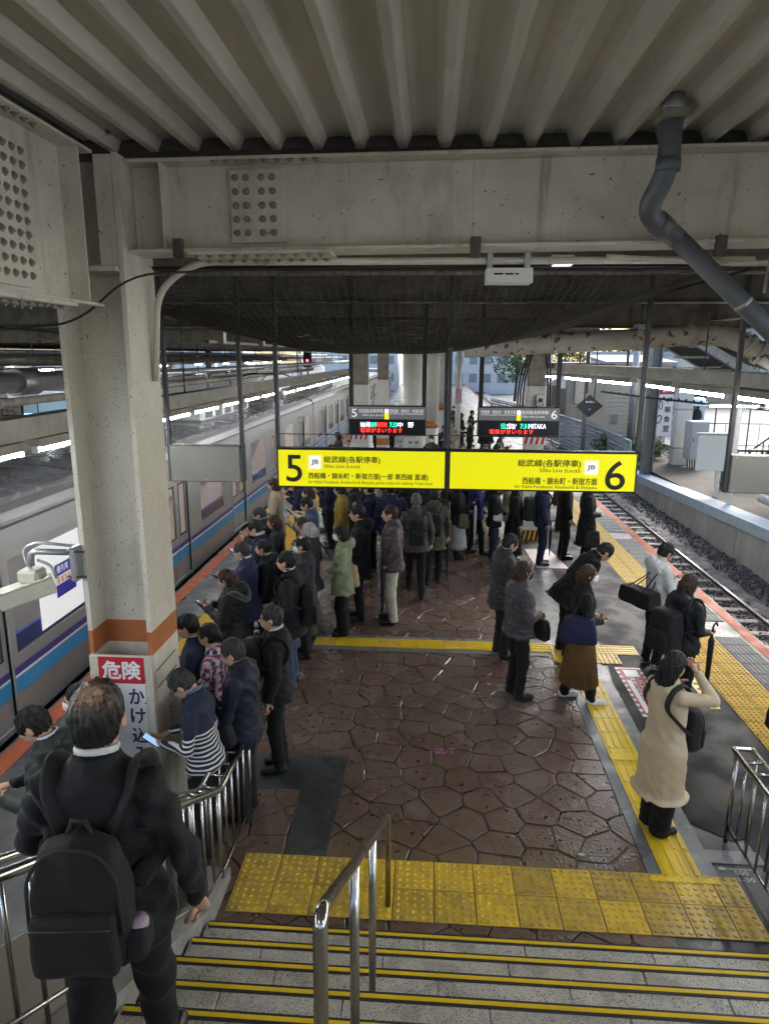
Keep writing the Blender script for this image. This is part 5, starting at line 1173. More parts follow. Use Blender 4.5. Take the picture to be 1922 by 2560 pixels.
# --- carried things ---------------------------------------------------------
def sdf_part(name, fn, lo, hi, h, m, t, xf):
    xs, ys, zs, P = grid(lo, hi, h); V, Q = snet(fn(P), xs, ys, zs); return fastobj(name, xf(V), Q, m, t)
def rbox(P, c, hx, hy, hz, r):
    qx, qy, qz = np.abs(P[0]-c[0])-hx+r, np.abs(P[1]-c[1])-hy+r, np.abs(P[2]-c[2])-hz+r
    return np.sqrt(np.maximum(qx, 0)**2+np.maximum(qy, 0)**2+np.maximum(qz, 0)**2)+np.minimum(np.maximum(qx, np.maximum(qy, qz)), 0)-r
bagblk = cloth((.014, .014, .015), .7, .2, 8, .3, 300)
strapm = cloth((.022, .022, .022), .6, .1, 8, .4, 400)
def backpack(pid, label, m=bagblk, w=.15, hgt=.23, dep=.085, side=-1, zc=.66, straps=True, h=.014, tilt=0, bottle=False, both=True, taper=.03, sw=.027):
    t0, T, H, b = PEOPLE[pid][:4]; yb = side*(.078*H*b+dep+.004); c = (0, yb, zc*H)
    loc = T.up([c])[0]; t = thing('backpack', label, 'backpack', loc)
    def body(P):
        d = rbox(P, c, w, dep, hgt, .06); d = np.maximum(d, -(c[2]+hgt+.05-(P[2]+np.abs(P[0])*.35))*-1-.0*P[0]) if False else d
        tp = np.clip((P[2]-c[2])/hgt, 0, 1); d = d+taper*tp**1.5*np.abs(P[0])/w
        return d+.004*np.sin(P[2]*26+P[0]*14+pid)*np.sin(P[0]*19+P[1]*30)
    sdf_part('main_bag', body, (-w-.02, yb-dep-.02, c[2]-hgt-.02), (w+.02, yb+dep+.02, c[2]+hgt+.02), h, m, t, T.up)
    pc = (0, yb+side*(dep+.004), c[2]-hgt*.42)
    sdf_part('front_pocket', lambda P: rbox(P, pc, w*.86, .03, hgt*.48, .025)+.003*np.sin(P[0]*30+P[2]*22), (-w, pc[1]-.05, pc[2]-hgt*.55), (w, pc[1]+.05, pc[2]+hgt*.55), h, m, t, T.up)
    q = MB(); zy = yb+side*(dep+.034); q.tube([(-w*.8, zy-side*.004, pc[2]+hgt*.30), (0, zy, pc[2]+hgt*.32), (w*.8, zy-side*.004, pc[2]+hgt*.30)], .005, 6); fastobj('zip', T.up(np.concatenate(q.v)), q.f, black, t)
    q = MB(); q.tube([(-.035, yb-side*.02, c[2]+hgt-.015), (-.02, yb-side*.02, c[2]+hgt+.028), (.02, yb-side*.02, c[2]+hgt+.028), (.035, yb-side*.02, c[2]+hgt-.015)], .008, 6); fastobj('grab_handle', T.up(np.concatenate(q.v)), q.f, strapm, t)
    q = MB(); zo = yb+side*(dep-.012); q.tube(fillet([(-w*.93, zo, c[2]-hgt*.35), (-w*.90, zo, c[2]+hgt*.55), (-w*.45, zo-side*.01, c[2]+hgt*.93), (w*.45, zo-side*.01, c[2]+hgt*.93), (w*.90, zo, c[2]+hgt*.55), (w*.93, zo, c[2]-hgt*.35)], .08, 4), .006, 6); fastobj('piping', T.up(np.concatenate(q.v)), q.f, strapm, t)
    if bottle: sdf_part('side_pocket', lambda P: rbox(P, (w+.008, yb, c[2]-hgt*.68), .040, .055, hgt*.26, .03), (w-.05, yb-.07, c[2]-hgt), (w+.07, yb+.07, c[2]-hgt*.35), h, m, t, T.up)
    if straps:
        for s in ((-1, 1) if both else (1,)):
            x = s*.072*H
            o = side*-1   # front direction of the wearer relative to the bag
            path = [(s*w*.42, yb-side*dep*.9, c[2]+hgt*.72), (x, side*.062*H*b, .812*H), (x*1.04, side*.02*H, .853*H), (x*1.04, -side*.05*H, .825*H), (x*1.08, -side*.088*H*b, .74*H), (s*.130*H*b, -side*.02*H, .66*H), (s*w*.95, yb-side*dep*.8, c[2]-hgt*.05)]
            q = MB(); q.tube(fillet(path, .08, 4), sw, 8, sq=(1, .28)); fastobj('strap', T.up(np.concatenate(q.v)), q.f, strapm, t)
    if bottle:
        q = MB(); q.tube([(w+.012, yb, c[2]-hgt*.85), (w+.012, yb, c[2]-hgt*.42), (w+.012, yb, c[2]-hgt*.36)], [.032, .033, .024], 14); fastobj('bottle', T.up(np.concatenate(q.v)), q.f, mat('bottle_purple', (.30, .24, .30), .3), t)
    return t
def tote(pid, label, m, cx, cy, cz, w, hh, dep, rz=0, strap_to=None, name='tote_bag', taper=.2, quilt=False, cat='bag', h=.013):
    t0, T, H, b = PEOPLE[pid][:4]; loc = T.up([(cx, cy, cz)])[0]; t = thing(name, label, cat, loc); c_, s_ = math.cos(math.radians(rz)), math.sin(math.radians(rz))
    def xf(V): 
        V = np.asarray(V, float); return T.up(np.stack([cx+V[:, 0]*c_-V[:, 1]*s_, cy+V[:, 0]*s_+V[:, 1]*c_, cz+V[:, 2]], 1))
    def fn(P):
        k = 1+taper*(-P[2]/hh)*.5; d = rbox((P[0]/k, P[1], P[2]), (0, 0, 0), w, dep*1.0, hh, min(.045, dep*.9))+.25*dep*np.clip(P[2]/hh, 0, 1)
        if quilt: d = d-.004*np.abs(np.sin((P[0]+P[2])*math.pi/.055))*np.abs(np.sin((P[0]-P[2])*math.pi/.055))
        return d+.004*np.sin(P[0]*24+P[2]*17+pid)*np.sin(P[2]*29+pid)
    sdf_part('bag_body', fn, (-w*1.3, -dep*1.3, -hh*1.1), (w*1.3, dep*1.3, hh*1.1), h, m, t, xf)
    if strap_to is not None:
        for yy in (-dep*.6, dep*.6):
            A_ = xf(np.array([(-w*.45, yy, hh*.85)]))[0]; B_ = xf(np.array([(w*.45, yy, hh*.85)]))[0]; top_ = T.up([strap_to])[0]
            q = MB(); q.tube(fillet([A_, top_+(A_-B_)*.06, top_+(B_-A_)*.06, B_], .06, 5), .0075, 6); fastobj('handle', np.concatenate(q.v), q.f, strapm if m is not QUILT else QUILT, t)
    return t
QUILT = cloth((.58, .38, .22), .6, .1, 9, .1)
def phone(pid, hand, label, lit=True):
    t0, T, H, b, el, ha = PEOPLE[pid]; p = ha[hand]+np.array((0, .075, .035)); q = MB(); q.cbox((-.036, -.074, -.005), (.036, .074, .005), .004)
    R_ = Matrix.Rotation(math.radians(42), 4, 'X'); q.xf(R_); loc = T.up([p])[0]; t = thing('phone', label, 'phone', loc)
    fastobj('case', T.up(np.concatenate(q.v)+p), q.f, phonem, t)
    q = MB(); q.box((-.032, -.068, .0052), (.032, .068, .0058)); q.xf(R_); fastobj('display', T.up(np.concatenate(q.v)+p), q.f, phones if lit else phonem, t)
    return t
def umbrella(pid, hand, label, m=black, ln=.82, off=(0, .02, -.02)):
    t0, T, H, b, el, ha = PEOPLE[pid]; p = T.up([ha[hand]+np.array((0, .06, .0))])[0]; g_ = np.array((p[0], p[1], max(.02+T.loc[2], p[2]-ln))); t = thing('folded_umbrella', label, 'umbrella', (p[0], p[1], g_[2]))
    ax_ = np.array((0, 0, 1.)); q = MB(); q.tube(fillet([p-ax_*.02, p+ax_*.07, p+ax_*.11+T.R@np.array((0, .05, 0)), p+ax_*.06+T.R@np.array((0, .07, 0))], .03), .010, 8); fastobj('handle', np.concatenate(q.v), q.f, black, t)
    q = MB(); L = p[2]-g_[2]; q.tube([p-ax_*.03, p-ax_*.10, p-ax_*.2, p-ax_*(L*.6), g_+ax_*.06, g_], [.010, .035, .032, .026, .010, .005], 10); fastobj('canopy', np.concatenate(q.v), q.f, m, t)
    return t
# ------------------------------------------------------------------ the crowd
def pattern_mat(name, kind):
    m = bpy.data.materials.new(name); m.use_nodes = True; N = m.node_tree.nodes; L = m.node_tree.links; b = N['Principled BSDF']; b.inputs['Roughness'].default_value = .85
    tc = N.new('ShaderNodeTexCoord'); sp = N.new('ShaderNodeSeparateXYZ'); L.new(tc.outputs['Object'], sp.inputs[0])
    def wave(src, freq, thr):
        a = N.new('ShaderNodeMath'); a.operation = 'MULTIPLY'; a.inputs[1].default_value = freq; L.new(src, a.inputs[0]); f = N.new('ShaderNodeMath'); f.operation = 'FRACT'; L.new(a.outputs[0], f.inputs[0])
        g = N.new('ShaderNodeMath'); g.operation = 'LESS_THAN'; g.inputs[1].default_value = thr; L.new(f.outputs[0], g.inputs[0]); return g.outputs[0]
    def mixc(fac, a, c):
        x = N.new('ShaderNodeMix'); x.data_type = 'RGBA'; L.new(fac, x.inputs[0])
        for v, i in ((a, 6), (c, 7)):
            if isinstance(v, tuple): x.inputs[i].default_value = (*v, 1)
            else: L.new(v, x.inputs[i])
        return x.outputs[2]
    if kind == 'stripe':
        w = wave(sp.outputs[2], 28, .38); g = N.new('ShaderNodeMath'); g.operation = 'LESS_THAN'; g.inputs[1].default_value = 1.13; L.new(sp.outputs[2], g.inputs[0])
        mu = N.new('ShaderNodeMath'); mu.operation = 'MULTIPLY'; L.new(w, mu.inputs[0]); L.new(g.outputs[0], mu.inputs[1]); c = mixc(mu.outputs[0], (.010, .014, .035), (.62, .60, .57))
    else:
        w1 = wave(sp.outputs[2], 13, .45); w2 = wave(sp.outputs[1], 15, .40); w3 = wave(sp.outputs[2], 26, .18); w4 = wave(sp.outputs[0], 15, .4)
        c = mixc(w1, (.22, .02, .12), (.06, .015, .07)); c = mixc(w3, c, (.10, .28, .24)); c = mixc(w2, c, (.50, .30, .36)); 
        mu = N.new('ShaderNodeMath'); mu.operation = 'MULTIPLY'; L.new(w2, mu.inputs[0]); L.new(w3, mu.inputs[1]); c = mixc(mu.outputs[0], c, (.72, .66, .60)); mu = N.new('ShaderNodeMath'); mu.operation = 'MULTIPLY'; L.new(w4, mu.inputs[0]); L.new(w1, mu.inputs[1]); c = mixc(mu.outputs[0], c, (.65, .55, .55))
    L.new(c, b.inputs['Base Color']); return m
STR = pattern_mat('navy_stripe_knit', 'stripe'); PLD = pattern_mat('plaid_shirt', 'plaid')
BK = (.008, .008, .009); BK2 = (.014, .014, .016); NV = (.012, .016, .034); WH = (.62, .62, .62)
Q_ = 'people queueing beside the train'; R__ = 'people waiting by the open track'
# foreground man on the stairs
person(1, 'balding man in black suit with black backpack walking down the stairs', .035, -2.72, 6, 1.705, .95, z=1.155, top=cloth((.012, .012, .0135), .75, .15, 5, .6, 20), bot=(.009, .009, .010), coat='suit', hair=('black', 'short'), thin=True, arms=(((.168, .03, .645), (.11, .14, .62)), ((.165, -.02, .635), (.160, .045, .485))), legs='step', collar=WH, res=.010, hem=.44, group='people walking', skin=0)
backpack(1, 'large black backpack with bottle pocket on the balding man', w=.15, hgt=.225, dep=.08, zc=.64, h=.009, bottle=True, taper=.075, sw=.036)
# queue by the train
person(2, 'man with wavy hair in dark green jacket reading phone by the stair panel', -1.36, -.78, 100, 1.70, 1.05, top=cloth((.018, .026, .022), .45), hair=('black', 'wavy'), arms=('phonelow', 'phonelow'), head=(28, 0), collar=WH, hood=True, res=.012, group=Q_)
phone(2, 0, 'phone with blue screen held by the man in dark green jacket')
person(3, 'woman with hair clip and white mask behind the column and wavy haired man', -1.36, -.30, 110, 1.60, female=True, top=(.02, .022, .022), hair=('black', 'bun'), mask='white', group=Q_)
person(4, 'man in navy jumper half hidden behind the cream column', -.98, .98, 95, 1.66, top=(.016, .024, .05), collar=WH, arms=('phone', 'phone'), head=(15, 0), group=Q_)
person(5, 'woman with ponytail in purple plaid shirt', -.80, .93, 85, 1.58, .98, female=True, top=PLD, coat='shirt', hair=('black', 'tail'), arms=('clasp', 'clasp'), bot=(.02, .025, .05), res=.013, group=Q_)
person(6, 'man in dark navy jacket beside the stair railing', -.42, .46, 85, 1.66, 1.08, top=cloth((.011, .014, .027), .6), hair=('salt', 'short'), arms=('phone', 'clasp'), head=(15, 10), res=.012, hem=.44, wide=1.1, group=Q_)
person(7, 'grey haired man in navy and white striped jumper looking at phone', -.60, .02, 92, 1.63, 1.02, top=STR, coat='shirt', topname='jumper', hair=('salt', 'short'), arms=('phonelow', 'phonelow'), head=(38, 0), lean=6, collar=(.10, .17, .30), glasses=True, res=.012, hem=.47, group=Q_)
phone(7, 0, 'phone held by the man in the striped jumper')
tote(7, 'black shoulder bag on the hip of the man in the striped jumper', bagblk, .22, -.03, .92, .16, .13, .06, 80, name='shoulder_bag')
person(8, 'man in black suit with backpack worn on his chest', -.28, 1.16, 98, 1.68, .96, top=(.015, .015, .017), bot=(.012, .012, .014), coat='suit', hair=('salt', 'short'), arms=('down', 'down'), collar=WH, res=.012, hem=.44, group=Q_, legs='close')
backpack(8, 'black backpack with silver buckles worn on the chest of the suited man', side=1, zc=.68, w=.15, hgt=.21, dep=.09, h=.012)
person(9, 'woman with long brown hair in black fur hooded coat holding phone', -1.10, 2.55, 88, 1.58, 1.12, female=True, top=cloth((.010, .010, .011), .6), coat='puffer', hem=.42, hood='fur', hair=('brown', 'long'), arms=('phone', 'phone'), head=(18, 0), skirt=((.22, .23, .25), .08, .5, .105, .08, 3), res=.013, group=Q_)
phone(9, 0, 'black phone held by the woman with long brown hair', False)
person(10, 'stocky man with cropped grey hair in blue jacket', -1.16, 3.40, 92, 1.66, 1.10, top=cloth((.022, .027, .075), .7), hair=('salt', 'short'), arms=('phone', 'down'), head=(10, 0), collar=WH, hem=.40, bot=BK, res=.014, group=Q_)
phone(10, 0, 'phone held up by the man in the blue jacket', False)
person(11, 'woman with tied black hair and light grey hood', -1.00, 3.78, 90, 1.58, 1., female=True, top=BK2, hair=('black', 'bun'), hood=True, hem=.35, coat='coat', collar=(.45, .46, .42), group=Q_)
person(12, 'man in navy suit using phone near the orange edge line', -1.24, 4.45, 95, 1.70, top=NV, coat='suit', collar=WH, arms=('phone', 'phone'), head=(20, 0), group=Q_)
phone(12, 0, 'phone held by the navy suited man near the orange line')
person(13, 'woman with brown bob in dark grey coat', -1.18, 5.20, 92, 1.58, .98, female=True, top=(.035, .034, .038), coat='coat', hem=.36, hair=('brown', 'bob'), group=Q_)
person(14, 'grey haired man with glasses at the head of the queue', -1.40, 5.35, 92, 1.68, top=(.03, .03, .033), hair=('salt', 'short'), glasses=True, head=(20, 0), arms=('phone', 'phone'), group=Q_)
person(15, 'balding man with glasses and white mask in dark grey jacket', -.47, 3.70, 90, 1.66, 1., top=(.026, .027, .032), hair=('black', 'short'), bald=True, glasses=True, mask='white', res=.014, group=Q_)
person(16, 'old man with long white hair in charcoal jacket', -.52, 4.45, 90, 1.66, 1.04, top=(.034, .034, .038), hair=('white', 'mid'), bald=True, hem=.42, bot=(.09, .10, .06), wide=1.25, group=Q_)
tote(16, 'beige canvas shoulder bag behind the white haired man', cloth((.42, .33, .26)), .0, -.22, .98, .15, .15, .07, 90, (0, -.13, 1.36))
person(17, 'woman with dark brown hair and olive hood behind the white haired man', -.74, 5.10, 92, 1.58, female=True, top=(.10, .11, .06), hair=('brown', 'mid'), hood=True, hem=.36, coat='coat', group=Q_)
person(18, 'man in black coat with black backpack and jeans', -.50, 2.86, 88, 1.70, 1.05, top=(.014, .014, .016), coat='coat', hem=.40, hair=('black', 'short'), arms=('pocket', 'clasp'), collar=WH, bot=(.05, .07, .11), shoe=(.08, .04, .025), res=.013, group=Q_)
backpack(18, 'tall black backpack with grey piping on the man in black coat', w=.14, hgt=.24, dep=.085, zc=.62, h=.012)
person(19, 'woman in beige coat under the left end of the yellow sign', -1.0, 7.1, 95, 1.66, female=True, top=(.42, .36, .26), coat='coat', hem=.34, hair=('brown', 'bob'), arms=('phone', 'phone'), group=Q_)
phone(19, 0, 'phone held by the woman in the beige coat', False)
person(20, 'man in slate blue jacket holding phone towards the train', -.80, 6.05, 92, 1.70, top=(.045, .075, .14), arms=('phone', 'phone'), head=(18, 0), hem=.40, group=Q_)
phone(20, 0, 'phone held by the man in the slate blue jacket', False)
person(21, 'woman in sage green parka and black trousers with white mask', -.08, 4.46, 95, 1.62, .98, female=True, top=cloth((.24, .27, .16), .7), coat='coat', hem=.40, hair=('black', 'bob'), mask='white', arms=('clasp', 'bag'), bot=BK, wide=1.3, hood=True, res=.012, group=Q_, legs='close')
tote(21, 'tan quilted tote bag on the shoulder of the woman in green', QUILT, .21, -.06, .82, .16, .17, .055, 84, (.15, -.02, 1.30), quilt=True, h=.010)
person(22, 'man in black coat behind the woman in green', .10, 5.08, 92, 1.78, 1.02, top=BK, coat='coat', hem=.38, hair=('black', 'short'), hood=True, arms=('phone', 'phone'), shoe=(.03, .03, .035), res=.014, group=Q_)
person(23, 'person in mustard jacket and black skirt under the yellow sign', -.5, 7.55, 92, 1.64, female=True, top=(.26, .17, .03), hair=('black', 'mid'), bot=BK, skirt=(BK, .1, .5, .11, .08, 3), group=Q_)
person(24, 'man in plum quilted vest and cream trousers with hand in pocket', .58, 5.02, 95, 1.80, 1.02, top=cloth((.075, .052, .057), .5), coat='puffer', hair=('brown', 'short'), arms=('pocket', 'pocket'), bot=cloth((.52, .49, .40), .8), hem=.46, wide=1.1, res=.012, topname='quilted_vest', group=Q_)
umbrella(24, 0, 'navy folded umbrella beside the man in cream trousers', cloth((.012, .014, .03), .6))
person(25, 'grey haired man in brown jacket with black backpack walking away', .90, 6.25, 5, 1.73, 1.04, top=(.07, .06, .05), hair=('grey', 'short'), bot=BK, legs='stride', hem=.44, res=.013, group='people walking')
backpack(25, 'slim black backpack with cords on the man in brown jacket', w=.14, hgt=.23, dep=.075, zc=.66, h=.012)
person(26, 'person in olive jacket with black backpack walking away', 1.20, 6.85, 0, 1.70, top=(.06, .065, .04), hair=('black', 'short'), hood=True, bot=BK, legs='step', hem=.38, group='people walking')
backpack(26, 'square black backpack on the person in olive jacket', w=.14, hgt=.2, dep=.07, zc=.65)
umbrella(26, 1, 'folded black umbrella carried by the person in olive', black)
person(27, 'person in navy padded jacket seen from behind under the sign', .43, 7.35, 10, 1.70, 1.1, top=(.012, .016, .04), coat='puffer', bot=(.05, .05, .05), hem=.44, hair=('black', 'short'), boots=True, group='people walking')
person(28, 'person in black jacket under the middle of the yellow sign', 1.22, 7.5, -30, 1.68, top=BK, group='people walking')
person(29, 'person in navy jacket with blue phone under the sign', .05, 7.45, 60, 1.68, top=NV, arms=('phone', 'phone'), group=Q_)
person(30, 'person in dark suit behind the navy padded jacket', .75, 8.4, 20, 1.70, top=BK2, coat='suit', group='people walking')
# waiting by the open track
person(31, 'woman in black coat and long pale grey skirt with olive bag', 1.68, 8.46, -92, 1.60, 1.04, female=True, top=BK, coat='coat', hem=.44, hair=('black', 'long'), arms=('clasp', 'phone'), skirt=((.30, .31, .32), .13, .5, .14, .09, 3), boots=True, res=.014, group=R__)
tote(31, 'olive green tote hanging from the arm of the woman in grey skirt', cloth((.10, .10, .055)), .18, .10, .80, .10, .16, .05, 90, (.15, .10, 1.10))
umbrella(31, 1, 'clear folded umbrella beside the woman in the grey skirt', mat('clear_plastic', (.55, .57, .6), .25))
person(32, 'person in bright navy top with phone and black trousers', 2.05, 8.75, -88, 1.62, top=(.016, .022, .11), bot=BK, arms=('phone', 'phone'), group=R__, shoe=(.03, .03, .03), legs='step')
person(33, 'woman in black jacket and navy trousers with chain strap bag', 2.36, 8.30, -88, 1.60, female=True, top=BK, hair=('black', 'mid'), bot=(.028, .03, .05), arms=('clasp', 'clasp'), hem=.44, group=R__)
tote(33, 'small white chain strap bag on the woman in navy trousers', cloth((.5, .5, .5)), .19, .05, .93, .09, .09, .05, 80, (.05, .02, 1.33), name='shoulder_bag')
person(34, 'person in black jacket and long black skirt with white strap', 2.75, 8.2, -88, 1.62, female=True, top=BK, hair=('black', 'bob'), skirt=(BK, .12, .5, .12, .08, 3), group=R__)
person(35, 'man in navy suit with round black backpack near the far column', 3.25, 8.12, -90, 1.72, top=(.014, .02, .05), bot=(.014, .02, .05), coat='suit', collar=WH, hem=.45, res=.014, arms=('down', 'down'), group=R__, legs='close')
backpack(35, 'round black backpack on the man in navy suit', w=.14, hgt=.23, dep=.11, zc=.64)
umbrella(35, 1, 'folded dark umbrella in the hand of the navy suited man', black, .6)
person(36, 'man in black suit beside the man in navy suit', 3.76, 8.62, -85, 1.72, top=BK, coat='suit', group=R__)
person(37, 'man in long black coat with black tote near the pale edge strip', 4.05, 8.0, -90, 1.72, top=BK, coat='coat', hem=.27, arms=('down', 'clasp'), hair=('black', 'short'), res=.014, group=R__)
tote(37, 'black tote with white lettering held by the man in the long coat', bagblk, .2, .06, .62, .15, .17, .05, 92, (.2, .05, .86))
person(38, 'person in dark grey padded coat behind the person with black mask', 2.10, 3.92, -75, 1.70, 1.06, top=cloth((.032, .033, .034), .7), coat='puffer', hem=.42, hair=('black', 'wavy'), arms=('phone', 'phone'), bot=(.018, .018, .02), head=(18, 0), res=.013, group=R__)
person(39, 'person with bowl haircut and black mask in mauve grey puffer jacket', 2.16, 2.80, -72, 1.66, 1.02, top=cloth((.058, .050, .056), .6), coat='puffer', hem=.47, hair=('brown', 'mid'), mask='black', arms=('clasp', 'clasp'), bot=(.012, .012, .013), shoe=(.022, .022, .022), res=.012, group=R__)
tote(39, 'black shoulder bag in front of the mauve grey puffer jacket', bagblk, .13, .18, .90, .15, .13, .06, 20, name='shoulder_bag')
person(40, 'man in black coat bowing forward behind the woman in pleated skirt', 2.95, 4.05, -80, 1.74, 1., lean=38, top=BK, coat='coat', hem=.40, hair=('black', 'short'), head=(15, 0), arms=('clasp', 'clasp'), res=.013, group=R__)
person(41, 'woman in black cardigan and brown pleated skirt with white trainers', 2.86, 2.74, -88, 1.66, .98, female=True, top=(.012, .012, .013), hem=.46, hair=('brown', 'mid'), mask='white', arms=('hold', 'clasp'), skirt=((.15, .085, .030), .155, .56, .155, .088, 44), bot=(.008, .008, .009), shoe=(.70, .69, .67), res=.012, head=(-4, 0), group=R__, legs='step')
tote(41, 'navy nylon tote bag on the shoulder of the woman in pleated skirt', cloth((.017, .019, .058), .6), .23, -.10, .98, .19, .16, .085, 78, (.15, -.03, 1.34), taper=.25, h=.011)
person(42, 'person in white hooded top carrying black duffel bag near the edge', 4.00, 3.74, -75, 1.68, .98, top=cloth((.60, .60, .58), .8), hair=('black', 'short'), hood=True, arms=('phone', 'phone'), bot=BK, shoe=(.35, .35, .34), hem=.48, head=(20, 0), res=.013, group=R__)
phone(42, 1, 'phone in the hands of the person in white hooded top', False)
tote(42, 'black duffel bag slung across the back of the white hooded top', bagblk, .0, -.25, .98, .27, .12, .12, 12, (.08, -.02, 1.38), name='duffel_bag', taper=0, h=.013)
person(43, 'person in black hooded jacket with big backpack and umbrella', 3.94, 2.66, -62, 1.60, 1.06, top=cloth((.014, .015, .018), .55), hair=('brown', 'bob'), hood=True, arms=('hold', 'hold'), bot=BK, hem=.44, res=.012, group=R__)
backpack(43, 'big angular black backpack with white label on the hooded person', w=.16, hgt=.25, dep=.12, zc=.62, h=.012)
umbrella(43, 1, 'black folded umbrella hooked over the arm of the hooded person', black, .85)
person(44, 'woman in long beige coat with long black hair and front backpack', 3.06, .52, -68, 1.63, .98, female=True, top=cloth((.50, .40, .27), .7, .06, 5, .15), coat='coat', hem=.235, hair=('black', 'long'), arms=('strap', 'face'), bot=BK, wide=1.3, res=.011, group=R__, legs='close', head=(5, 10))
backpack(44, 'black backpack hanging on the front of the beige coat', side=1, w=.13, hgt=.19, dep=.08, zc=.57, h=.011)
person(45, 'dark clothed person cut off by the right edge beyond the railing', 4.62, 1.28, 175, 1.70, top=BK, bot=BK, coat='coat', hem=.36, legs='stride', group='people walking')
tote(45, 'dark bag of the person at the right edge', bagblk, .25, .0, .62, .16, .14, .07, 90, (.24, 0, .86))
# farther people, sharing a few figures
FG = 'people further down the platform'
FARC = [('black suit', (.014, .014, .016)), ('dark grey coat', (.03, .03, .033)), ('navy jacket', (.014, .018, .04)), ('beige coat', (.35, .29, .2)), ('brown jacket', (.08, .05, .03)), ('charcoal coat', (.022, .022, .025))]
FP = [(.6, 8.9, 90), (1.1, 8.7, -80), (1.9, 9.7, -85), (2.75, 9.4, -90), (3.0, 11.0, -85), (-.35, 8.2, 95), (.2, 10.3, 80), (1.2, 10.8, 0), (-1.1, 11.2, 92), (2.4, 12.6, -90), (.9, 11.7, 180), (3.5, 11.4, -90), (-.2, 9.3, 90), (.3, 9.0, 100), (-1.4, 8.4, 92), (.9, 9.6, 10), (1.35, 9.9, 185), (2.0, 10.3, -90), (2.5, 10.0, -85), (1.6, 11.2, 20), (-.9, 9.0, 85), (-1.75, 7.7, 92), (.55, 10.6, 170), (2.2, 11.8, -60), (-1.6, 9.2, 90), (-1.2, 10.3, 95), (-1.9, 11.5, 90), (-.9, 12.2, 80), (.12, 13.1, 170), (.40, 12.5, 150), (-1.5, 13.4, 90), (-1.0, 14.6, 100), (1.0, 12.9, 10), (1.95, 13.5, 190), (2.55, 13.4, 200), (2.9, 13.9, -90), (3.6, 12.5, -90), (4.1, 11.0, -95), (1.55, 18.5, 180), (1.85, 19.8, 170), (1.15, 16.0, 160), (2.35, 24.0, -60), (2.6, 21.5, 100), (-1.7, 16.2, 90), (-1.3, 18.0, 90), (-1.8, 20.5, 90), (3.3, 17.0, -90), (3.0, 19.0, 180), (-.4, 21.0, 180), (0.2, 24.5, 180), (-1.2, 24.0, 90), (.6, 28.0, 180), (2.2, 28.5, 180), (1.6, 31.0, 170), (2.9, 26.0, -80)]
PRO = []; FL = []; FO = []
def place(o, x, y, rz): o.location = (x, y, 0); o.rotation_euler = (0, 0, math.radians(rz))
for i, (x, y, rz) in enumerate(FP):
    nm, c = FARC[i % 6]; j = i % 6
    where = ('beside the train' if x < -.8 else 'by the open track edge' if x > 3 else 'in the middle of the platform')
    lab = 'distant person in %s %s, about number %s along the platform' % (nm, where, ('one two three four five six seven eight nine ten eleven twelve thirteen fourteen fifteen sixteen seventeen eighteen nineteen twenty').split()[min(19, i)])
    lab = 'distant person in %s %s' % (nm, where); FL.append(lab)
    if i < 6:
        person(100+i, lab, 0, 0, 0, 1.60+.03*(i % 4), 1., top=c, coat=('suit', 'coat', 'jacket', 'coat', 'jacket', 'coat')[j], hem=(.45, .36, .45, .34, .45, .38)[j], hair=(('black', 'short'), ('black', 'mid'), ('salt', 'short'), ('brown', 'bob'), ('black', 'short'), ('black', 'long'))[j], arms=(('phone', 'phone'), ('clasp', 'clasp'))[j % 2], mask='white' if i in (0, 4) else None, res=.024, group=FG); t = PEOPLE[100+i][0]; PRO.append(t)
    else:
        src = PRO[j]; t = src.copy(); COL.objects.link(t)
        for c_ in src.children:
            d_ = c_.copy(); COL.objects.link(d_); d_.parent = t
        t['label'] = lab
    place(t, x, y, rz); FO.append(t)
for l_ in set(FL):
    ks = sorted([k for k in range(len(FL)) if FL[k] == l_], key=lambda k: FP[k][1])
    if len(ks) > 1:
        for n_, k in enumerate(ks): FO[k]['label'] = l_+', '+('nearest', 'second nearest', 'third nearest', 'fourth nearest', 'fifth nearest', 'sixth nearest', 'seventh nearest', 'eighth nearest', 'ninth nearest', 'tenth nearest', 'eleventh nearest', 'twelfth nearest')[n_]+' of these'
# ------------------------------------------------------------------ beyond the open track (right)
wallc = mat('retaining_concrete', (.30, .285, .25), .7, var=.3, vs=1.5, bump=.2, bs=20, stretch=(1, 1, .4)); capb = mat('blue_grey_cap', (.30, .36, .42), .5, var=.12, vs=3)
rw = thing('retaining_wall', 'concrete retaining wall with pale blue coping along the open track', 'wall', (8.85, 14, -1.3))
zc_ = lambda y: .10-.045*(y-11)
for i in range(10):
    y0, y1 = -4+i*2.75, -4+(i+1)*2.75-.02
    MB().hexa([(8.72, y0, -1.4), (9.05, y0, -1.4), (9.05, y1, -1.4), (8.72, y1, -1.4), (8.80, y0, zc_(y0)-.27), (9.05, y0, zc_(y0)-.27), (9.05, y1, zc_(y1)-.27), (8.80, y1, zc_(y1)-.27)]).build('wall_panel', wallc, rw)
    MB().hexa([(8.74, y0, zc_(y0)-.268), (9.35, y0, zc_(y0)-.268), (9.35, y1, zc_(y1)-.268), (8.74, y1, zc_(y1)-.268), (8.74, y0, zc_(y0)), (9.35, y0, zc_(y0)), (9.35, y1, zc_(y1)), (8.74, y1, zc_(y1))]).build('coping', capb, rw)
dirtm = mat('bare_soil', (.07, .058, .045), .8, var=.4, vs=3, bump=.2, bs=15)
bank = MB().hexa([(9.3, -4, -1.5), (60, -4, -1.5), (60, 60, -1.5), (9.3, 60, -1.5), (9.3, -4, -.05), (60, -4, -.1), (60, 60, -.25), (9.3, 60, -.5)]).build('bank_ground', dirtm); tag(bank, kind='structure')
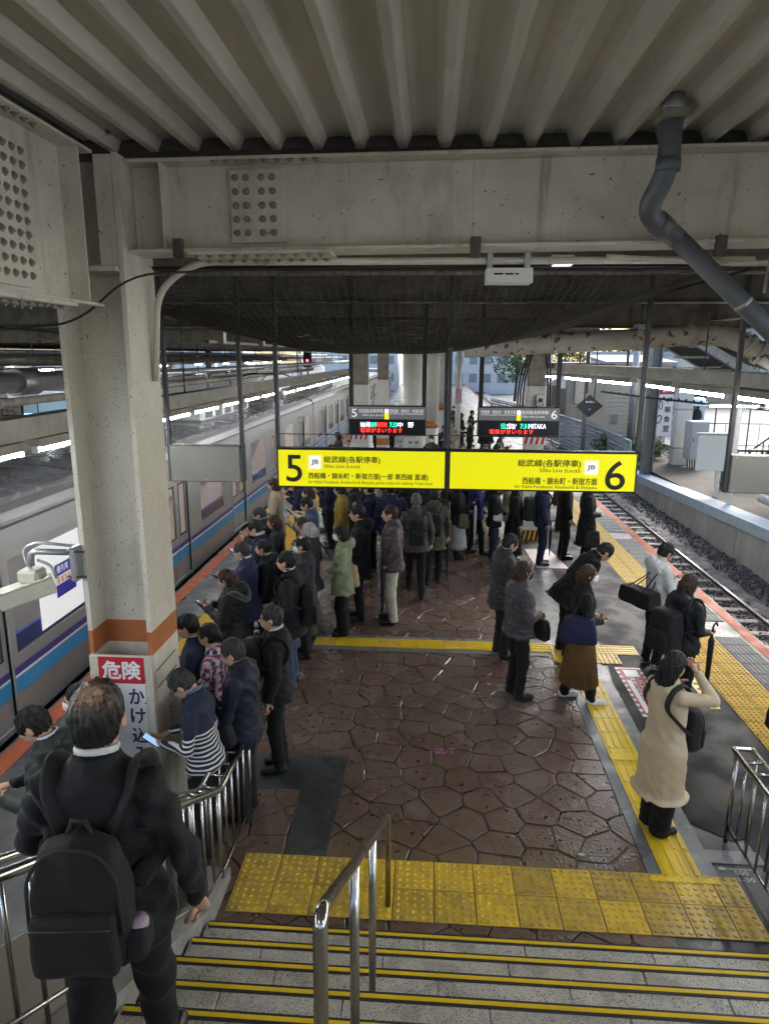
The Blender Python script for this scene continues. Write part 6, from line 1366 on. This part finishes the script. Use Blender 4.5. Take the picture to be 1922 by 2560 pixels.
road = MB().hexa([(12.2, 20, -.3), (60, 20, -.3), (60, 70, -.3), (12.2, 70, -.3), (12.2, 20, -.1), (60, 20, -.08), (60, 70, -.1), (12.2, 70, -.1)]).build('road', mat('wet_road', (.10, .103, .108), .5, var=.15, vs=.6)); tag(road, kind='structure')
pipe_ = tag(MB().tube(fillet([(8.76, 9.6, -.9), (8.6, 9.6, -.55), (8.6, 9.6, -.35), (8.78, 9.6, -.3)], .08), .055, 12).build('wall_pipe', galv), 'short bent drain pipe on the retaining wall', 'pipe')
# clapboard house
board = mat('cream_siding', (.52, .46, .36), .6, var=.1, vs=3); hs_ = thing('clapboard_house', 'small cream clapboard house beside the railway', 'house', (10.2, 28, -.4))
MB().box((8.9, 27.0, -.4), (11.6, 31, 3.55)).build('wall', board, hs_)
for i in range(20):
    z = -.35+i*.19; MB().hexa([(8.88, 26.955, z), (11.62, 26.955, z), (11.62, 26.998, z), (8.88, 26.998, z), (8.88, 26.98, z+.185), (11.62, 26.98, z+.185), (11.62, 26.998, z+.185), (8.88, 26.998, z+.185)]).build('siding_board', board, hs_)
MB().hexa([(8.7, 26.7, 3.55), (11.8, 26.7, 3.55), (11.8, 31.2, 3.85), (8.7, 31.2, 3.85), (8.7, 26.7, 3.7), (11.8, 26.7, 3.7), (11.8, 31.2, 4.0), (8.7, 31.2, 4.0)]).build('roof', mat('grey_roof', (.3, .3, .3), .6, var=.1), hs_)
w_ = MB().cbox((9.95, 26.92, .5), (10.25, 26.96, 2.2), .01).build('window_frame', darkgrey, hs_); g_ = MB().box((9.98, 26.915, .53), (10.22, 26.919, 2.17)).build('pane', mat('dark_pane', (.05, .07, .08), .1), w_, False); g_.data.transform(Matrix.Translation(Vector(-base_of(hs_))))
MB().cbox((9.2, 26.85, 1.0), (9.45, 26.94, 1.4), .01).build('meter_box', galv, hs_)
sg = thing('shop_sign', 'tall white vertical restaurant sign with red heading', 'sign', (11.00, 26, .4))
MB().cbox((10.75, 25.8, .55), (11.45, 25.95, 2.35), .01).build('panel', nw, sg); MB().cbox((10.75, 25.79, 2.36), (11.45, 25.95, 2.75), .01).build('heading', red, sg); MB().tube([(11.10, 25.9, -.3), (11.10, 25.9, .55)], .05, 8).build('post', galv, sg)
TXT.clear()
for i, ch_ in enumerate('中華食堂'): text(ch_, sg, 11.10, 11.36, 25.79, 2.1-i*.40, .27, ink, .012)
for i, ch_ in enumerate('のり'): text(ch_, sg, 10.78, 11.02, 25.79, 1.9-i*.6, .42, ink, .012)
text('・飲み', sg, 10.80, 11.40, 25.785, 2.55, .24, nw, .012)
# diamond sign hung over the edge
ds = thing('diamond_sign', 'black diamond shaped sign hanging over the platform edge', 'sign', (4.84, 12, 2.5))
q = MB(); q.add([(4.52, 12, 2.76), (4.84, 12, 2.49), (5.16, 12, 2.76), (4.84, 12, 3.03), (4.52, 12.06, 2.76), (4.84, 12.06, 2.49), (5.16, 12.06, 2.76), (4.84, 12.06, 3.03)], [(0, 1, 2, 3), (7, 6, 5, 4), (0, 4, 5, 1), (1, 5, 6, 2), (2, 6, 7, 3), (3, 7, 4, 0)]); fix_normals(q.build('plate', black, ds))
MB().tube([(4.72, 12.03, 2.9), (4.72, 12.03, 4.57)], .015, 6).build('hanger', darkgrey, ds); MB().tube([(4.95, 12.03, 2.9), (4.95, 12.03, 4.57)], .015, 6).build('hanger', darkgrey, ds)
text('あぶない', ds, 4.75, 4.95, 11.995, 2.86, .04, inkw); MB().box((4.82, 11.995, 2.66), (4.88, 11.999, 2.70)).build('mark', mat('sign_blue', (.05, .1, .5), .5), ds)
place_text()
# columns, cabinet, boards beyond the wall
hc_ = thing('steel_column', 'dark grey steel column on the far side of the open track', 'column', (9.15, 21.3, -.6)); q = MB(); q.box((8.98, 21.1, -.6), (9.02, 21.5, 5)); q.box((9.3, 21.1, -.6), (9.34, 21.5, 5)); q.box((9.02, 21.28, -.6), (9.3, 21.32, 5)); q.build('shaft', mat('grey_steel', (.17, .17, .165), .5, var=.2, vs=3), hc_)
c2_ = thing('steel_column', 'broad cream column behind the grey steel column', 'column', (10.2, 25, -.5)); MB().cbox((9.95, 24.8, -.5), (10.42, 25.2, 3.4), .01).build('shaft', colw, c2_); MB().cbox((9.96, 24.81, 3.4), (10.41, 25.19, 5), .01).build('head', rust, c2_)
c3_ = thing('steel_column', 'cream column beside the electrical cabinet', 'column', (10.8, 23, -.5)); MB().cbox((10.62, 22.8, -.5), (11.2, 23.3, 5), .01).build('shaft', colw, c3_)
for z in (.4, 1.9): MB().cbox((10.60, 22.78, z), (11.22, 23.32, z+.06), .005).build('strap', galv, c3_)
cb_ = thing('electrical_cabinet', 'pale grey electrical cabinet with cables below the cream column', 'cabinet', (11.2, 22, .2)); MB().cbox((10.85, 21.8, .1), (11.5, 22.5, 1.55), .02).build('housing', mat('cabinet_grey', (.45, .45, .43), .5, var=.1), cb_); MB().cbox((10.88, 21.785, .14), (11.47, 21.799, 1.5), .004).build('door', mat('cabinet_grey2', (.48, .48, .46), .5), cb_); MB().tube([(10.95, 21.77, .8), (10.95, 21.77, .95)], .012, 6).build('handle', black, cb_)
for i in range(5): MB().tube(fillet([(10.95+i*.09, 22.2, .1), (10.95+i*.09, 22.1, -.3), (10.7+i*.09, 21.6, -.4)], .2), .03, 6).build('cable_duct', rubber, cb_)
wb_ = thing('white_board', 'blank white board on posts beyond the retaining wall', 'board', (9.5, 16, -.2)); MB().cbox((8.95, 16, .62), (10.0, 16.08, 1.68), .01).build('panel', mat('board_white', (.55, .58, .58), .4), wb_); MB().cbox((8.9, 15.98, 1.68), (10.05, 16.1, 1.74), .01).build('top_rail', galv, wb_)
for x in (9.65,): MB().cbox((x-.06, 16.09, -.3), (x+.06, 16.2, 1.7), .01).build('post', colw, wb_)
tp = thing('sign_post', 'pale steel post at the right edge beyond the track', 'post', (10.2, 14.5, -.2)); MB().cbox((9.28, 14.4, -.3), (9.40, 14.5, 3.0), .01).build('post', colw, tp)
# louvred fence along the track
lf = thing('louvred_fence', 'blue grey louvred fence curving along the far track', 'fence', (8.6, 30, -1)); fm_ = mat('louvre_blue_grey', (.24, .29, .33), .5, var=.12, vs=2)
FPTS = [(8.85, 22.5), (8.9, 26), (8.75, 30), (8.4, 34), (7.9, 38), (7.3, 42), (6.6, 46), (5.8, 50)]
for (xa, ya), (xb, yb) in zip(FPTS[:-1], FPTS[1:]):
    n2 = 2
    for s_ in range(n2):
        x0, y0 = xa+(xb-xa)*s_/n2, ya+(yb-ya)*s_/n2; x1, y1 = xa+(xb-xa)*(s_+1)/n2, ya+(yb-ya)*(s_+1)/n2
        MB().tube([(x0, y0, -1.2), (x0, y0, .72)], .05, 6).build('post', fm_, lf); MB().hexa([(x0-.06, y0, .66), (x0+.06, y0, .66), (x1+.06, y1, .66), (x1-.06, y1, .66), (x0-.06, y0, .74), (x0+.06, y0, .74), (x1+.06, y1, .74), (x1-.06, y1, .74)]).build('top_rail', fm_, lf)
        for k in range(9):
            z = -1.0+k*.185; MB().hexa([(x0-.05, y0, z), (x0-.02, y0, z+.12), (x1-.02, y1, z+.12), (x1-.05, y1, z), (x0-.03, y0, z), (x0, y0, z+.12), (x1, y1, z+.12), (x1-.03, y1, z)]).build('louvre', fm_, lf)
# hoarding and pale buildings behind
hb = thing('hoarding', 'weathered brown corrugated hoarding behind the louvred fence', 'fence', (12, 44, -.4)); 
for i in range(16):
    x = 8.2+i*.62; MB().hexa([(x, 47-.55*i*.62, -.5), (x+.6, 47-.55*(i+1)*.62, -.5), (x+.6, 47.05-.55*(i+1)*.62, -.5), (x, 47.05-.55*i*.62, -.5), (x, 47-.55*i*.62, 1.7+.1*(i % 3)), (x+.6, 47-.55*(i+1)*.62, 1.7+.1*(i % 3)), (x+.6, 47.05-.55*(i+1)*.62, 1.7+.1*(i % 3)), (x, 47.05-.55*i*.62, 1.7+.1*(i % 3))]).build('sheet', mat('rusty_sheet_%d' % (i % 3), ((.22, .17, .13), (.28, .24, .2), (.18, .14, .11))[i % 3], .6, var=.35, vs=2), hb)
def block(label, x0, x1, y0, y1, z1, col, win=(4, 3), name='building'):
    t = thing(name, label, 'building', ((x0+x1)/2, (y0+y1)/2, -1.3)); MB().box((x0, y0, -1.34), (x1, y1, z1)).build('wall', mat('facade_%.2f_%.2f' % (col[0], col[2]), col, .7, var=.1, vs=1), t)
    MB().box((x0-.15, y0-.15, z1), (x1+.15, y1+.15, z1+.25)).build('parapet', mat('parapet', (.4, .4, .4), .7), t)
    pm = mat('far_pane', (.25, .27, .29), .3); nx, nz = win
    for i in range(nx):
        for k in range(nz):
            wx, wz = (x1-x0)/nx, (z1+.5)/nz; a = x0+(i+.22)*wx; c = -.4+(k+.25)*wz
            f_ = MB().box((a-.06, y0-.05, c-.06), (a+wx*.56+.06, y0-.001, c+wz*.5+.06)).build('window', talu, t); p_ = MB().box((a, y0-.07, c), (a+wx*.56, y0-.051, c+wz*.5)).build('pane', pm, f_, False); p_.data.transform(Matrix.Translation(Vector(-base_of(t))))
    return t
block('long pale building far behind the departure screens', -2, 14, 96, 110, 4.6, (.62, .63, .64), (8, 2))
block('low white building behind the hoarding', 9.5, 17, 52, 60, 3.2, (.66, .66, .64), (4, 1))
block('white house with dish beyond the clapboard house', 12.6, 19, 42, 48, 4.0, (.62, .62, .62), (4, 2))
block('tall grey apartment block far right', 26, 44, 70, 85, 13, (.42, .42, .42), (6, 5))
block('pale office block far left', -60, -30, 110, 120, 8, (.62, .63, .64), (9, 3))
block('white building beyond the far end of the train', -18, -4, 100, 115, 7, (.62, .63, .66), (6, 3))
# greenery
leafm = [mat('leaf_%d' % i, c, .6, var=.3, vs=4) for i, c in enumerate(((.05, .11, .02), (.08, .16, .03), (.035, .075, .02)))]
barkm = mat('bark', (.10, .075, .055), .8, var=.3, vs=9, bump=.5)
def foliage(c, r, n, s, m, name, parent):
    V = []; F = []
    for i in range(n):
        d = rng.normal(size=3); d /= np.linalg.norm(d); rad = rng.random()**.4; p = np.array(c)+d*np.array(r)*rad*(1+.25*math.sin(5*d[0]+3*d[2]))
        A_ = np.linalg.qr(rng.normal(size=(3, 3)))[0]*s*rng.uniform(.6, 1.3); k = len(V); V += [p-A_[0], p+A_[1]*.5, p+A_[0], p-A_[1]*.5]; F.append((k, k+1, k+2, k+3))
    o = MB().add(V, F).build(name, leafm, parent); o.data.polygons.foreach_set('material_index', rng.integers(0, 3, len(F)).tolist()); return o
def tree(label, x, y, z, h, r):
    t = thing('leafy_tree', label, 'tree', (x, y, z)); MB().tube([(x, y, z), (x+.1, y, z+h*.35), (x-.05, y, z+h*.7)], [.16, .12, .05], 8).build('trunk', barkm, t)
    for k in range(4):
        a = k*1.6; MB().tube([(x+.08, y, z+h*.35), (x+math.cos(a)*r*.6, y+math.sin(a)*r*.6, z+h*.7)], [.07, .02], 6).build('branch', barkm, t)
    foliage((x, y, z+h*.68), (r, r, h*.34), 1500, .16, leafm, 'crown', t); return t
for i, (x, y, h, r) in enumerate(((13.5, 62, 6.5, 2.4), (18, 60, 6.0, 2.6), (22.5, 62, 7, 2.8), (9.5, 66, 6, 2.2), (16, 36, 4.6, 1.6), (27, 58, 7, 3))):
    tree(('leafy tree right of the far pale building', 'leafy tree behind the white house', 'tall leafy tree behind the umbrella carrier', 'leafy tree above the hoarding', 'small leafy tree beside the street', 'broad leafy tree at the right edge')[i], x, y, -.5, h, r)
for i, (x, y, rr_, lab) in enumerate(((9.7, 24.2, .8, 'bright green bush at the foot of the restaurant sign'), (10.35, 24.3, .7, 'bright green bush beside the cream column'), (8.95, 26.3, .6, 'thin dry shrub at the foot of the clapboard house'))):
    t = thing('bush', lab, 'bush', (x, y, -.35)); foliage((x, y, .0+rr_*.3), (rr_*1.1, rr_*.6, rr_*.62), 800, .06, leafm, 'foliage', t); MB().tube([(x, y, -.4), (x, y, .2)], .03, 6).build('stem', barkm, t)
# person with umbrella on the street
person(60, 'person under white umbrella on the street beyond the railway', 14.6, 31.5, 20, 1.68, top=(.03, .03, .04), arms=('hold', 'down'), z=-.1, res=.03, group='people on the street')
ub = thing('open_umbrella', 'open pale blue white umbrella on the street beyond the railway', 'umbrella', (14.6, 31.5, 1.0)); V = [(14.6, 31.6, 1.95)]; n = 8
for k, (rr_, zz) in enumerate(((.3, 1.90), (.52, 1.76), (.66, 1.55))):
    V += [(14.6+rr_*math.cos(2*math.pi*i/16), 31.6+rr_*math.sin(2*math.pi*i/16), zz-(.04 if i % 2 and k == 2 else 0)) for i in range(16)]
F = [(0, 1+i, 1+(i+1) % 16) for i in range(16)]+[(1+k*16+i, 17+k*16+i, 17+k*16+(i+1) % 16, 1+k*16+(i+1) % 16) for k in range(2) for i in range(16)]
MB().add(V, F, 0, True).build('canopy', mat('umbrella_white', (.6, .68, .75), .4), ub); MB().tube([(14.6, 31.6, 1.0), (14.6, 31.6, 1.98)], .012, 6).build('shaft', galv, ub)
# overhead stair on the right with dark netting
tarp = mat('dark_tarp', (.025, .024, .022), .7, var=.4, vs=3)
fs = thing('covered_stairway', 'dark underside of a sloping covered stairway over the far side', 'stairway', (11, 15, 2))
for nm, y0, y1, dz, mm in (('stringer', 13.9, 14.1, 0, galv), ('stringer', 16.4, 16.6, 0, galv), ('underside', 14.1, 16.4, .02, tarp)):
    MB().hexa([(7.3, y0, 4.5+dz), (12.5, y0, 1.6+dz), (12.5, y1, 1.6+dz), (7.3, y1, 4.5+dz), (7.3, y0, 4.75+dz), (12.5, y0, 1.85+dz), (12.5, y1, 1.85+dz), (7.3, y1, 4.75+dz)]).build(nm, mm, fs)
for i in range(9): x = 7.6+i*.6; z = 4.4-(x-7.3)*.5577; MB().tube([(x, 14.0, z), (x, 16.5, z)], .04, 6).build('cross_tie', dirty, fs)
MB().hexa([(8.3, 13.6, 4.3), (13, 13.6, 3.0), (13, 17, 3.0), (8.3, 17, 4.3), (8.3, 13.6, 4.36), (13, 13.6, 3.06), (13, 17, 3.06), (8.3, 17, 4.36)]).build('net_cover', tarp, fs)
MB().cbox((8.2, 13.7, 2.78), (12.8, 13.85, 3.05), .01).build('landing_beam', galv, fs)
for i, (x, y) in enumerate(((8.9, 13.775), (10.3, 13.775), (11.7, 13.775))): lamp(x, y, 2.67, math.pi/2, 'fluorescent tube lamp below the covered stairway, %s from the platform' % ORD[i], 'lamps below the covered stairway')
# green truss fence low on the right
gf = thing('green_lattice_fence', 'dark green steel lattice fence behind the white board', 'fence', (11, 17.5, 0)); gm = mat('dark_green_paint', (.03, .09, .07), .5, var=.2)
for i in range(9): x = 10.3+i*.38; MB().cbox((x, 17.4, -.2), (x+.06, 17.48, 1.1), .004).build('upright', gm, gf)
for z in (.0, .5, 1.02): MB().cbox((10.2, 17.36, z), (13.6, 17.4, z+.07), .004).build('rail', gm, gf)
# thick wrapped pipe low right, overhead brackets
tag(MB().tube(fillet([(9.3, 9.5, .35), (9.6, 11.5, .38), (9.5, 13.0, .42)], .5), .11, 14).build('wrapped_pipe', mat('wrapped_grey', (.36, .36, .35), .7, var=.4, vs=14, bump=.5)), 'grey wrapped pipe on top of the retaining wall', 'pipe')
ob = thing('overhead_bracket', 'dark steel bracket arm with cables above the far platform edge', 'bracket', (4.5, 13, 3.6)); MB().cbox((3.2, 12.9, 3.62), (5.6, 13.0, 3.74), .01).build('arm', soot, ob); MB().tube([(3.5, 12.95, 2.9), (4.6, 12.95, 3.7)], .045, 8).build('brace', galv, ob)
MB().tube([(4.95, 12.95, 3.0), (4.95, 12.95, 4.575)], .04, 8).build('hanger', soot, ob)
ob2 = thing('overhead_beam', 'grey channel beam above the open track carrying lamps', 'beam', (6.5, 14, 3.4)); MB().hexa([(5.6, 14, 3.42), (8.6, 13.2, 3.1), (8.6, 13.35, 3.1), (5.6, 14.15, 3.42), (5.6, 14, 3.58), (8.6, 13.2, 3.3), (8.6, 13.35, 3.3), (5.6, 14.15, 3.58)]).build('channel', dirty, ob2); MB().tube([(6.2, 14, 3.5), (6.2, 14, 5)], .02, 6).build('hanger', soot, ob2)
# ------------------------------------------------------------------ left side: other tracks and platform
p2 = MB().box((-17, -5, -1.3), (-9.9, 100, 0)).build('platform_opposite', asphl); tag(p2, kind='structure')
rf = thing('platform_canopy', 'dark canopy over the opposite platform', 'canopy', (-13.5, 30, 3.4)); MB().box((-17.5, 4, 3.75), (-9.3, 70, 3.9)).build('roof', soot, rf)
for i in range(9): MB().box((-17.4, 6+i*5, 3.55), (-9.4, 6.14+i*5, 3.748)).build('rafter', dirty, rf)
for i in range(4): MB().box((-17.2+i*2.5, 4.2, 3.50), (-17.1+i*2.5, 69, 3.548)).build('purlin', dirty, rf)
for i in range(6):
    y = 9+i*7; t = thing('platform_column', 'white column with orange band on the opposite platform, ' + ('nearest', 'second nearest', 'third', 'fourth', 'fifth', 'farthest')[i], 'column', (-12.2, y, 0)); MB().cbox((-12.45, y, 0), (-11.95, y+.5, 1.9), .01).build('shaft', white, t); MB().cbox((-12.455, y-.004, 1.9), (-11.945, y+.504, 2.25), .008).build('band', bandm, t); MB().cbox((-12.45, y, 2.25), (-11.95, y+.5, 3.54), .01).build('shaft', white, t)
ls = thing('lit_sign', 'bright blue illuminated sign on the opposite platform', 'sign', (-11.2, 16, 1.8)); MB().cbox((-11.5, 16, 1.75), (-10.6, 16.1, 2.1), .01).build('panel', mat('lit_blue', (.1, .4, .7), .4, emit=(.15, .6, .9), es=1.6), ls); MB().cbox((-11.5, 15.99, 1.70), (-10.6, 16.1, 1.749), .004).build('frame', darkgrey, ls); MB().tube([(-11.05, 16.05, 2.1), (-11.05, 16.05, 3.55)], .02, 6).build('hanger', darkgrey, ls)
ps = thing('poster_panel', 'framed portrait poster on the opposite platform', 'poster', (-12, 15.5, 1.9)); MB().cbox((-11.9, 15.5, 2.05), (-11.2, 15.55, 2.6), .01).build('frame', black, ps); MB().box((-11.84, 15.49, 2.1), (-11.26, 15.499, 2.55)).build('print', mat('poster_print', (.35, .3, .28), .5, var=.8, vs=5), ps)
for i in range(10): lamp(-11.3, 7+i*5, 3.4, 0, 'fluorescent tube lamp under the opposite canopy, %s counted from the near end' % ORD[i], 'lamps under the opposite canopy')
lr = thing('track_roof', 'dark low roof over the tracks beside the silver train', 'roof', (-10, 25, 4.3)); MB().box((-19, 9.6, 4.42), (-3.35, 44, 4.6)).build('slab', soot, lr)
for i in range(9): MB().box((-18.9, 10.4+i*3.6, 4.14), (-3.4, 10.6+i*3.6, 4.418)).build('cross_beam', dirty, lr)
for i in range(5): MB().box((-18+i*3.6, 9.7, 4.2), (-17.9+i*3.6, 43.5, 4.139)).build('stringer', soot, lr)
for i in range(14): MB().tube([(-4.2-(i*2.7 % 9), 11+i*1.9, 4.2), (-4.2-(i*2.7 % 9), 11+i*1.9, 3.5+.2*(i % 3))], .014, 6).build('hanger', soot, lr)
# second train at the opposite platform: white with teal doors
tw = mat('train_white_body', (.62, .64, .66), .35, var=.05); teal = mat('teal_door', (.05, .20, .18), .4); lpane = mat('lit_pane', (.25, .28, .30), .15, emit=(.7, .75, .8), es=.25)
for c_ in range(3):
    y0 = 17+c_*18; t = thing('opposite_train_car', 'white train car with teal doors at the opposite platform, ' + ('nearest', 'middle', 'farthest')[c_], 'train car', (-11, y0+8.8, 0), 0, 'cars of the opposite train')
    MB().cbox((-13.0, y0, .9-.95), (-10.4, y0+17.6, 2.75), .05).build('body', tw, t); MB().cbox((-12.8, y0, 2.75), (-10.6, y0+17.6, 2.95), .04).build('roof', galv, t)
    for k in range(4):
        y = y0+1.7+k*4.3; MB().box((-10.4, y, 0), (-10.385, y+1.3, 2.1)).build('door', teal, t); MB().box((-10.385, y+.12, 1.0), (-10.375, y+.55, 1.95)).build('pane', lpane, t); MB().box((-10.385, y+.75, 1.0), (-10.375, y+1.18, 1.95)).build('pane', lpane, t)
        if k < 3:
            MB().box((-10.4, y+1.9, 1.0), (-10.385, y+3.6, 1.95)).build('window', lpane, t)
# pipes, rods and overhead wires between the tracks
for i, (x, z, r, mm, y0, y1, lab) in enumerate(((-5.5, 3.46, .085, galv, 4, 60, 'fat silver pipe running above the silver train'), (-5.5, 3.15, .07, dirty, 4, 34, 'dark pipe running below the silver pipe'), (-7.2, 3.75, .06, dirty, 4, 60, 'dark cable pipe above the second track'), (-3.0, 3.62, .10, galv, -3, 3.0, 'thick silver pipe left of the column'), (-8.6, 3.95, .05, galv, 4, 60, 'thin pale pipe near the opposite canopy'))):
    t = thing('overhead_pipe', lab, 'pipe', (x, y0, z)); MB().tube([(x, y0, z), (x, y1, z)], r, 12).build('pipe', mm, t)
    for k in range(int((y1-y0)/4)): MB().tube([(x, y0+1.5+k*4, z+r), (x, y0+1.5+k*4, 5.25 if y0+1.5+k*4 < 9.4 else 4.43)], .012, 6).build('hanger', soot, t); MB().tube([(x, y0+1.45+k*4, z), (x, y0+1.55+k*4, z)], r*1.2, 12).build('collar', mm, t)
MB_ = thing('pipe_coupling', 'wide silver coupling on the thick pipe left of the column', 'pipe', (-3, 2.2, 3.62)); MB().tube([(-3.0, 1.95, 3.62), (-3.0, 2.3, 3.62)], .135, 16).build('sleeve', galv, MB_)
for i, (x, z) in enumerate(((-4.6, 3.55), (-4.6, 4.15), (6.95, 3.7), (6.95, 4.3))):
    t = thing('overhead_wire', 'black ' + ('contact' if i % 2 == 0 else 'carrier') + ' wire above the ' + ('silver train' if i < 2 else 'open track'), 'wire', (x, 0, z)); MB().tube([(x, 9.6 if i > 1 else 4, z+.1)]+[(x, 10+k*6, z-(.12 if k % 2 else 0)) for k in range(12)], .010, 5).build('wire', rubber, t)
gt = [(-2.0, 26), (-2.0, 48)]
for i, y in enumerate((26, 48)):
    t = thing('catenary_gantry', ('nearer' if i == 0 else 'farther') + ' grey catenary gantry spanning the tracks', 'gantry', (0, y, 0))
    for x in (-8.8, 9.8): MB().tube([(x, y, -1.2), (x, y, 5.8)], .14, 10).build('mast', galv, t)
    for z in (5.0, 5.6): MB().tube([(-8.8, y, z), (9.8, y, z)], .05, 8).build('chord', galv, t)
    for k in range(14): x = -8.8+k*18.6/14; MB().tube([(x, y, 5.0 if k % 2 else 5.6), (x+18.6/14, y, 5.6 if k % 2 else 5.0)], .03, 6).build('lattice', galv, t)
for x, y in ((-7.0, 13), (-6.4, 20)):
    pass
sgm = mat('signal_red', (.8, .02, .05), .4, emit=(1, .03, .08), es=6)
t = thing('signal_lamp', 'glowing red signal lamp above the far tracks', 'signal', (-6.5, 38, 3.4)); MB().cbox((-6.75, 38, 3.2), (-6.25, 38.2, 4.1), .03).build('housing', black, t); MB().ball((-6.5, 37.97, 3.6), .08).build('lens', sgm, t); MB().tube([(-6.5, 38.1, -1.2), (-6.5, 38.1, 3.2)], .06, 8).build('mast', galv, t)
# canopy above the far part of the platform
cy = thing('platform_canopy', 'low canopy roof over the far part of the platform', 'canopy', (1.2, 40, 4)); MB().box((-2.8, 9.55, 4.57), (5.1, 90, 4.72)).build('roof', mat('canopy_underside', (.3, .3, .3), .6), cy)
for i in range(13): MB().box((-2.5, 11+i*5, 4.38), (4.7, 11.12+i*5, 4.568)).build('rafter', dirty, cy)

# street side details seen past the track
ln_ = thing('red_lantern', 'red paper lantern beside the restaurant sign', 'lantern', (11.75, 25.7, 2.2)); MB().ball((11.75, 25.7, 2.45), (.16, .16, .24), 12, 8).build('shade', mat('lantern_red', (.55, .02, .02), .5), ln_); MB().tube([(11.75, 25.7, 2.68), (11.75, 25.7, 2.78)], .05, 8).build('cap', black, ln_); MB().tube([(11.75, 25.7, 2.78), (11.75, 25.95, 2.9)], .012, 6).build('hook', black, ln_)
irf = thing('iron_fence', 'thin dark iron fence between the railway bank and the street', 'fence', (13.5, 24.5, -.2))
for i in range(14): MB().tube([(11.4+i*.45, 24.5, -.3), (11.4+i*.45, 24.5, 2.6 if i % 3 == 0 else 1.3)], .03 if i % 3 == 0 else .015, 6).build('upright', darkgrey, irf)
for z in (.35, 1.25): MB().tube([(11.4, 24.5, z), (17.3, 24.5, z)], .02, 6).build('rail', darkgrey, irf)
ss_ = thing('steel_stair', 'rusty steel stair with dark treads at the right edge', 'stair', (13, 19.5, -.2)); rs_ = mat('rusty_stair', (.12, .085, .065), .7, var=.4, vs=4)
for y in (19.2, 20.3): MB().hexa([(11.9, y, -.2), (12.15, y, -.2), (12.15, y+.06, -.2), (11.9, y+.06, -.2), (16.0, y, 3.0), (16.25, y, 3.0), (16.25, y+.06, 3.0), (16.0, y+.06, 3.0)]).build('stringer', rs_, ss_)
for k in range(16): MB().box((12.0+k*.25, 19.26, -.1+k*.2), (12.27+k*.25, 20.3, -.06+k*.2)).build('tread', rs_, ss_)
for k in range(6): MB().tube([(12.3+k*.75, 19.2, .1+k*.6), (12.3+k*.75, 19.2, 1.1+k*.6)], .025, 6).build('baluster', rs_, ss_)
MB().tube([(12.0, 19.2, .9), (16.1, 19.2, 4.15)], .03, 8).build('handrail', rs_, ss_)
wires = thing('cable_bundle', 'dark twisted cable sagging above the retaining wall', 'cable', (8, 13.5, 2.6)); MB().tube([(5.6, 14.2, 3.0), (6.8, 14, 2.86), (8.2, 13.9, 2.72), (9.8, 13.8, 2.58), (11.5, 13.8, 2.45)], .028, 8).build('cable', rubber, wires)
for i in range(30): MB().ball((5.7+i*.19, 14.19-.012*i, 3.0-.0185*i), .036, 6, 4).build('clip', soot, wires)
dsh = thing('satellite_dish', 'small white satellite dish on the roof behind the clapboard house', 'dish', (11.0, 31, 4.0)); MB().ball((10.9, 31, 4.45), (.28, .1, .28), 12, 8).build('reflector', white, dsh); MB().tube([(10.9, 31.1, 3.9), (10.9, 31.1, 4.4)], .03, 6).build('mast', galv, dsh)
ut = thing('utility_pole', 'grey utility post with fittings in front of the clapboard house', 'post', (7.6, 22.5, -1.0)); MB().tube([(7.75, 25.8, -1.1), (7.75, 25.8, 5.2)], .09, 10).build('post', galv, ut); MB().cbox((7.4, 25.7, 3.4), (8.2, 25.8, 3.5), .01).build('cross_arm', darkgrey, ut); MB().cbox((7.6, 25.65, 2.9), (7.9, 25.75, 3.2), .02).build('fitting', galv, ut)
sw_ = thing('stained_wall', 'stained pale concrete wall section behind the diamond sign', 'wall', (7.2, 30, -1)); MB().cbox((8.6, 34.5, -1.2), (10.2, 34.8, 3.4), .02).build('panel', wallc, sw_); MB().cbox((9.0, 34.3, 1.4), (9.5, 34.49, 2.6), .02).build('box', galv, sw_)
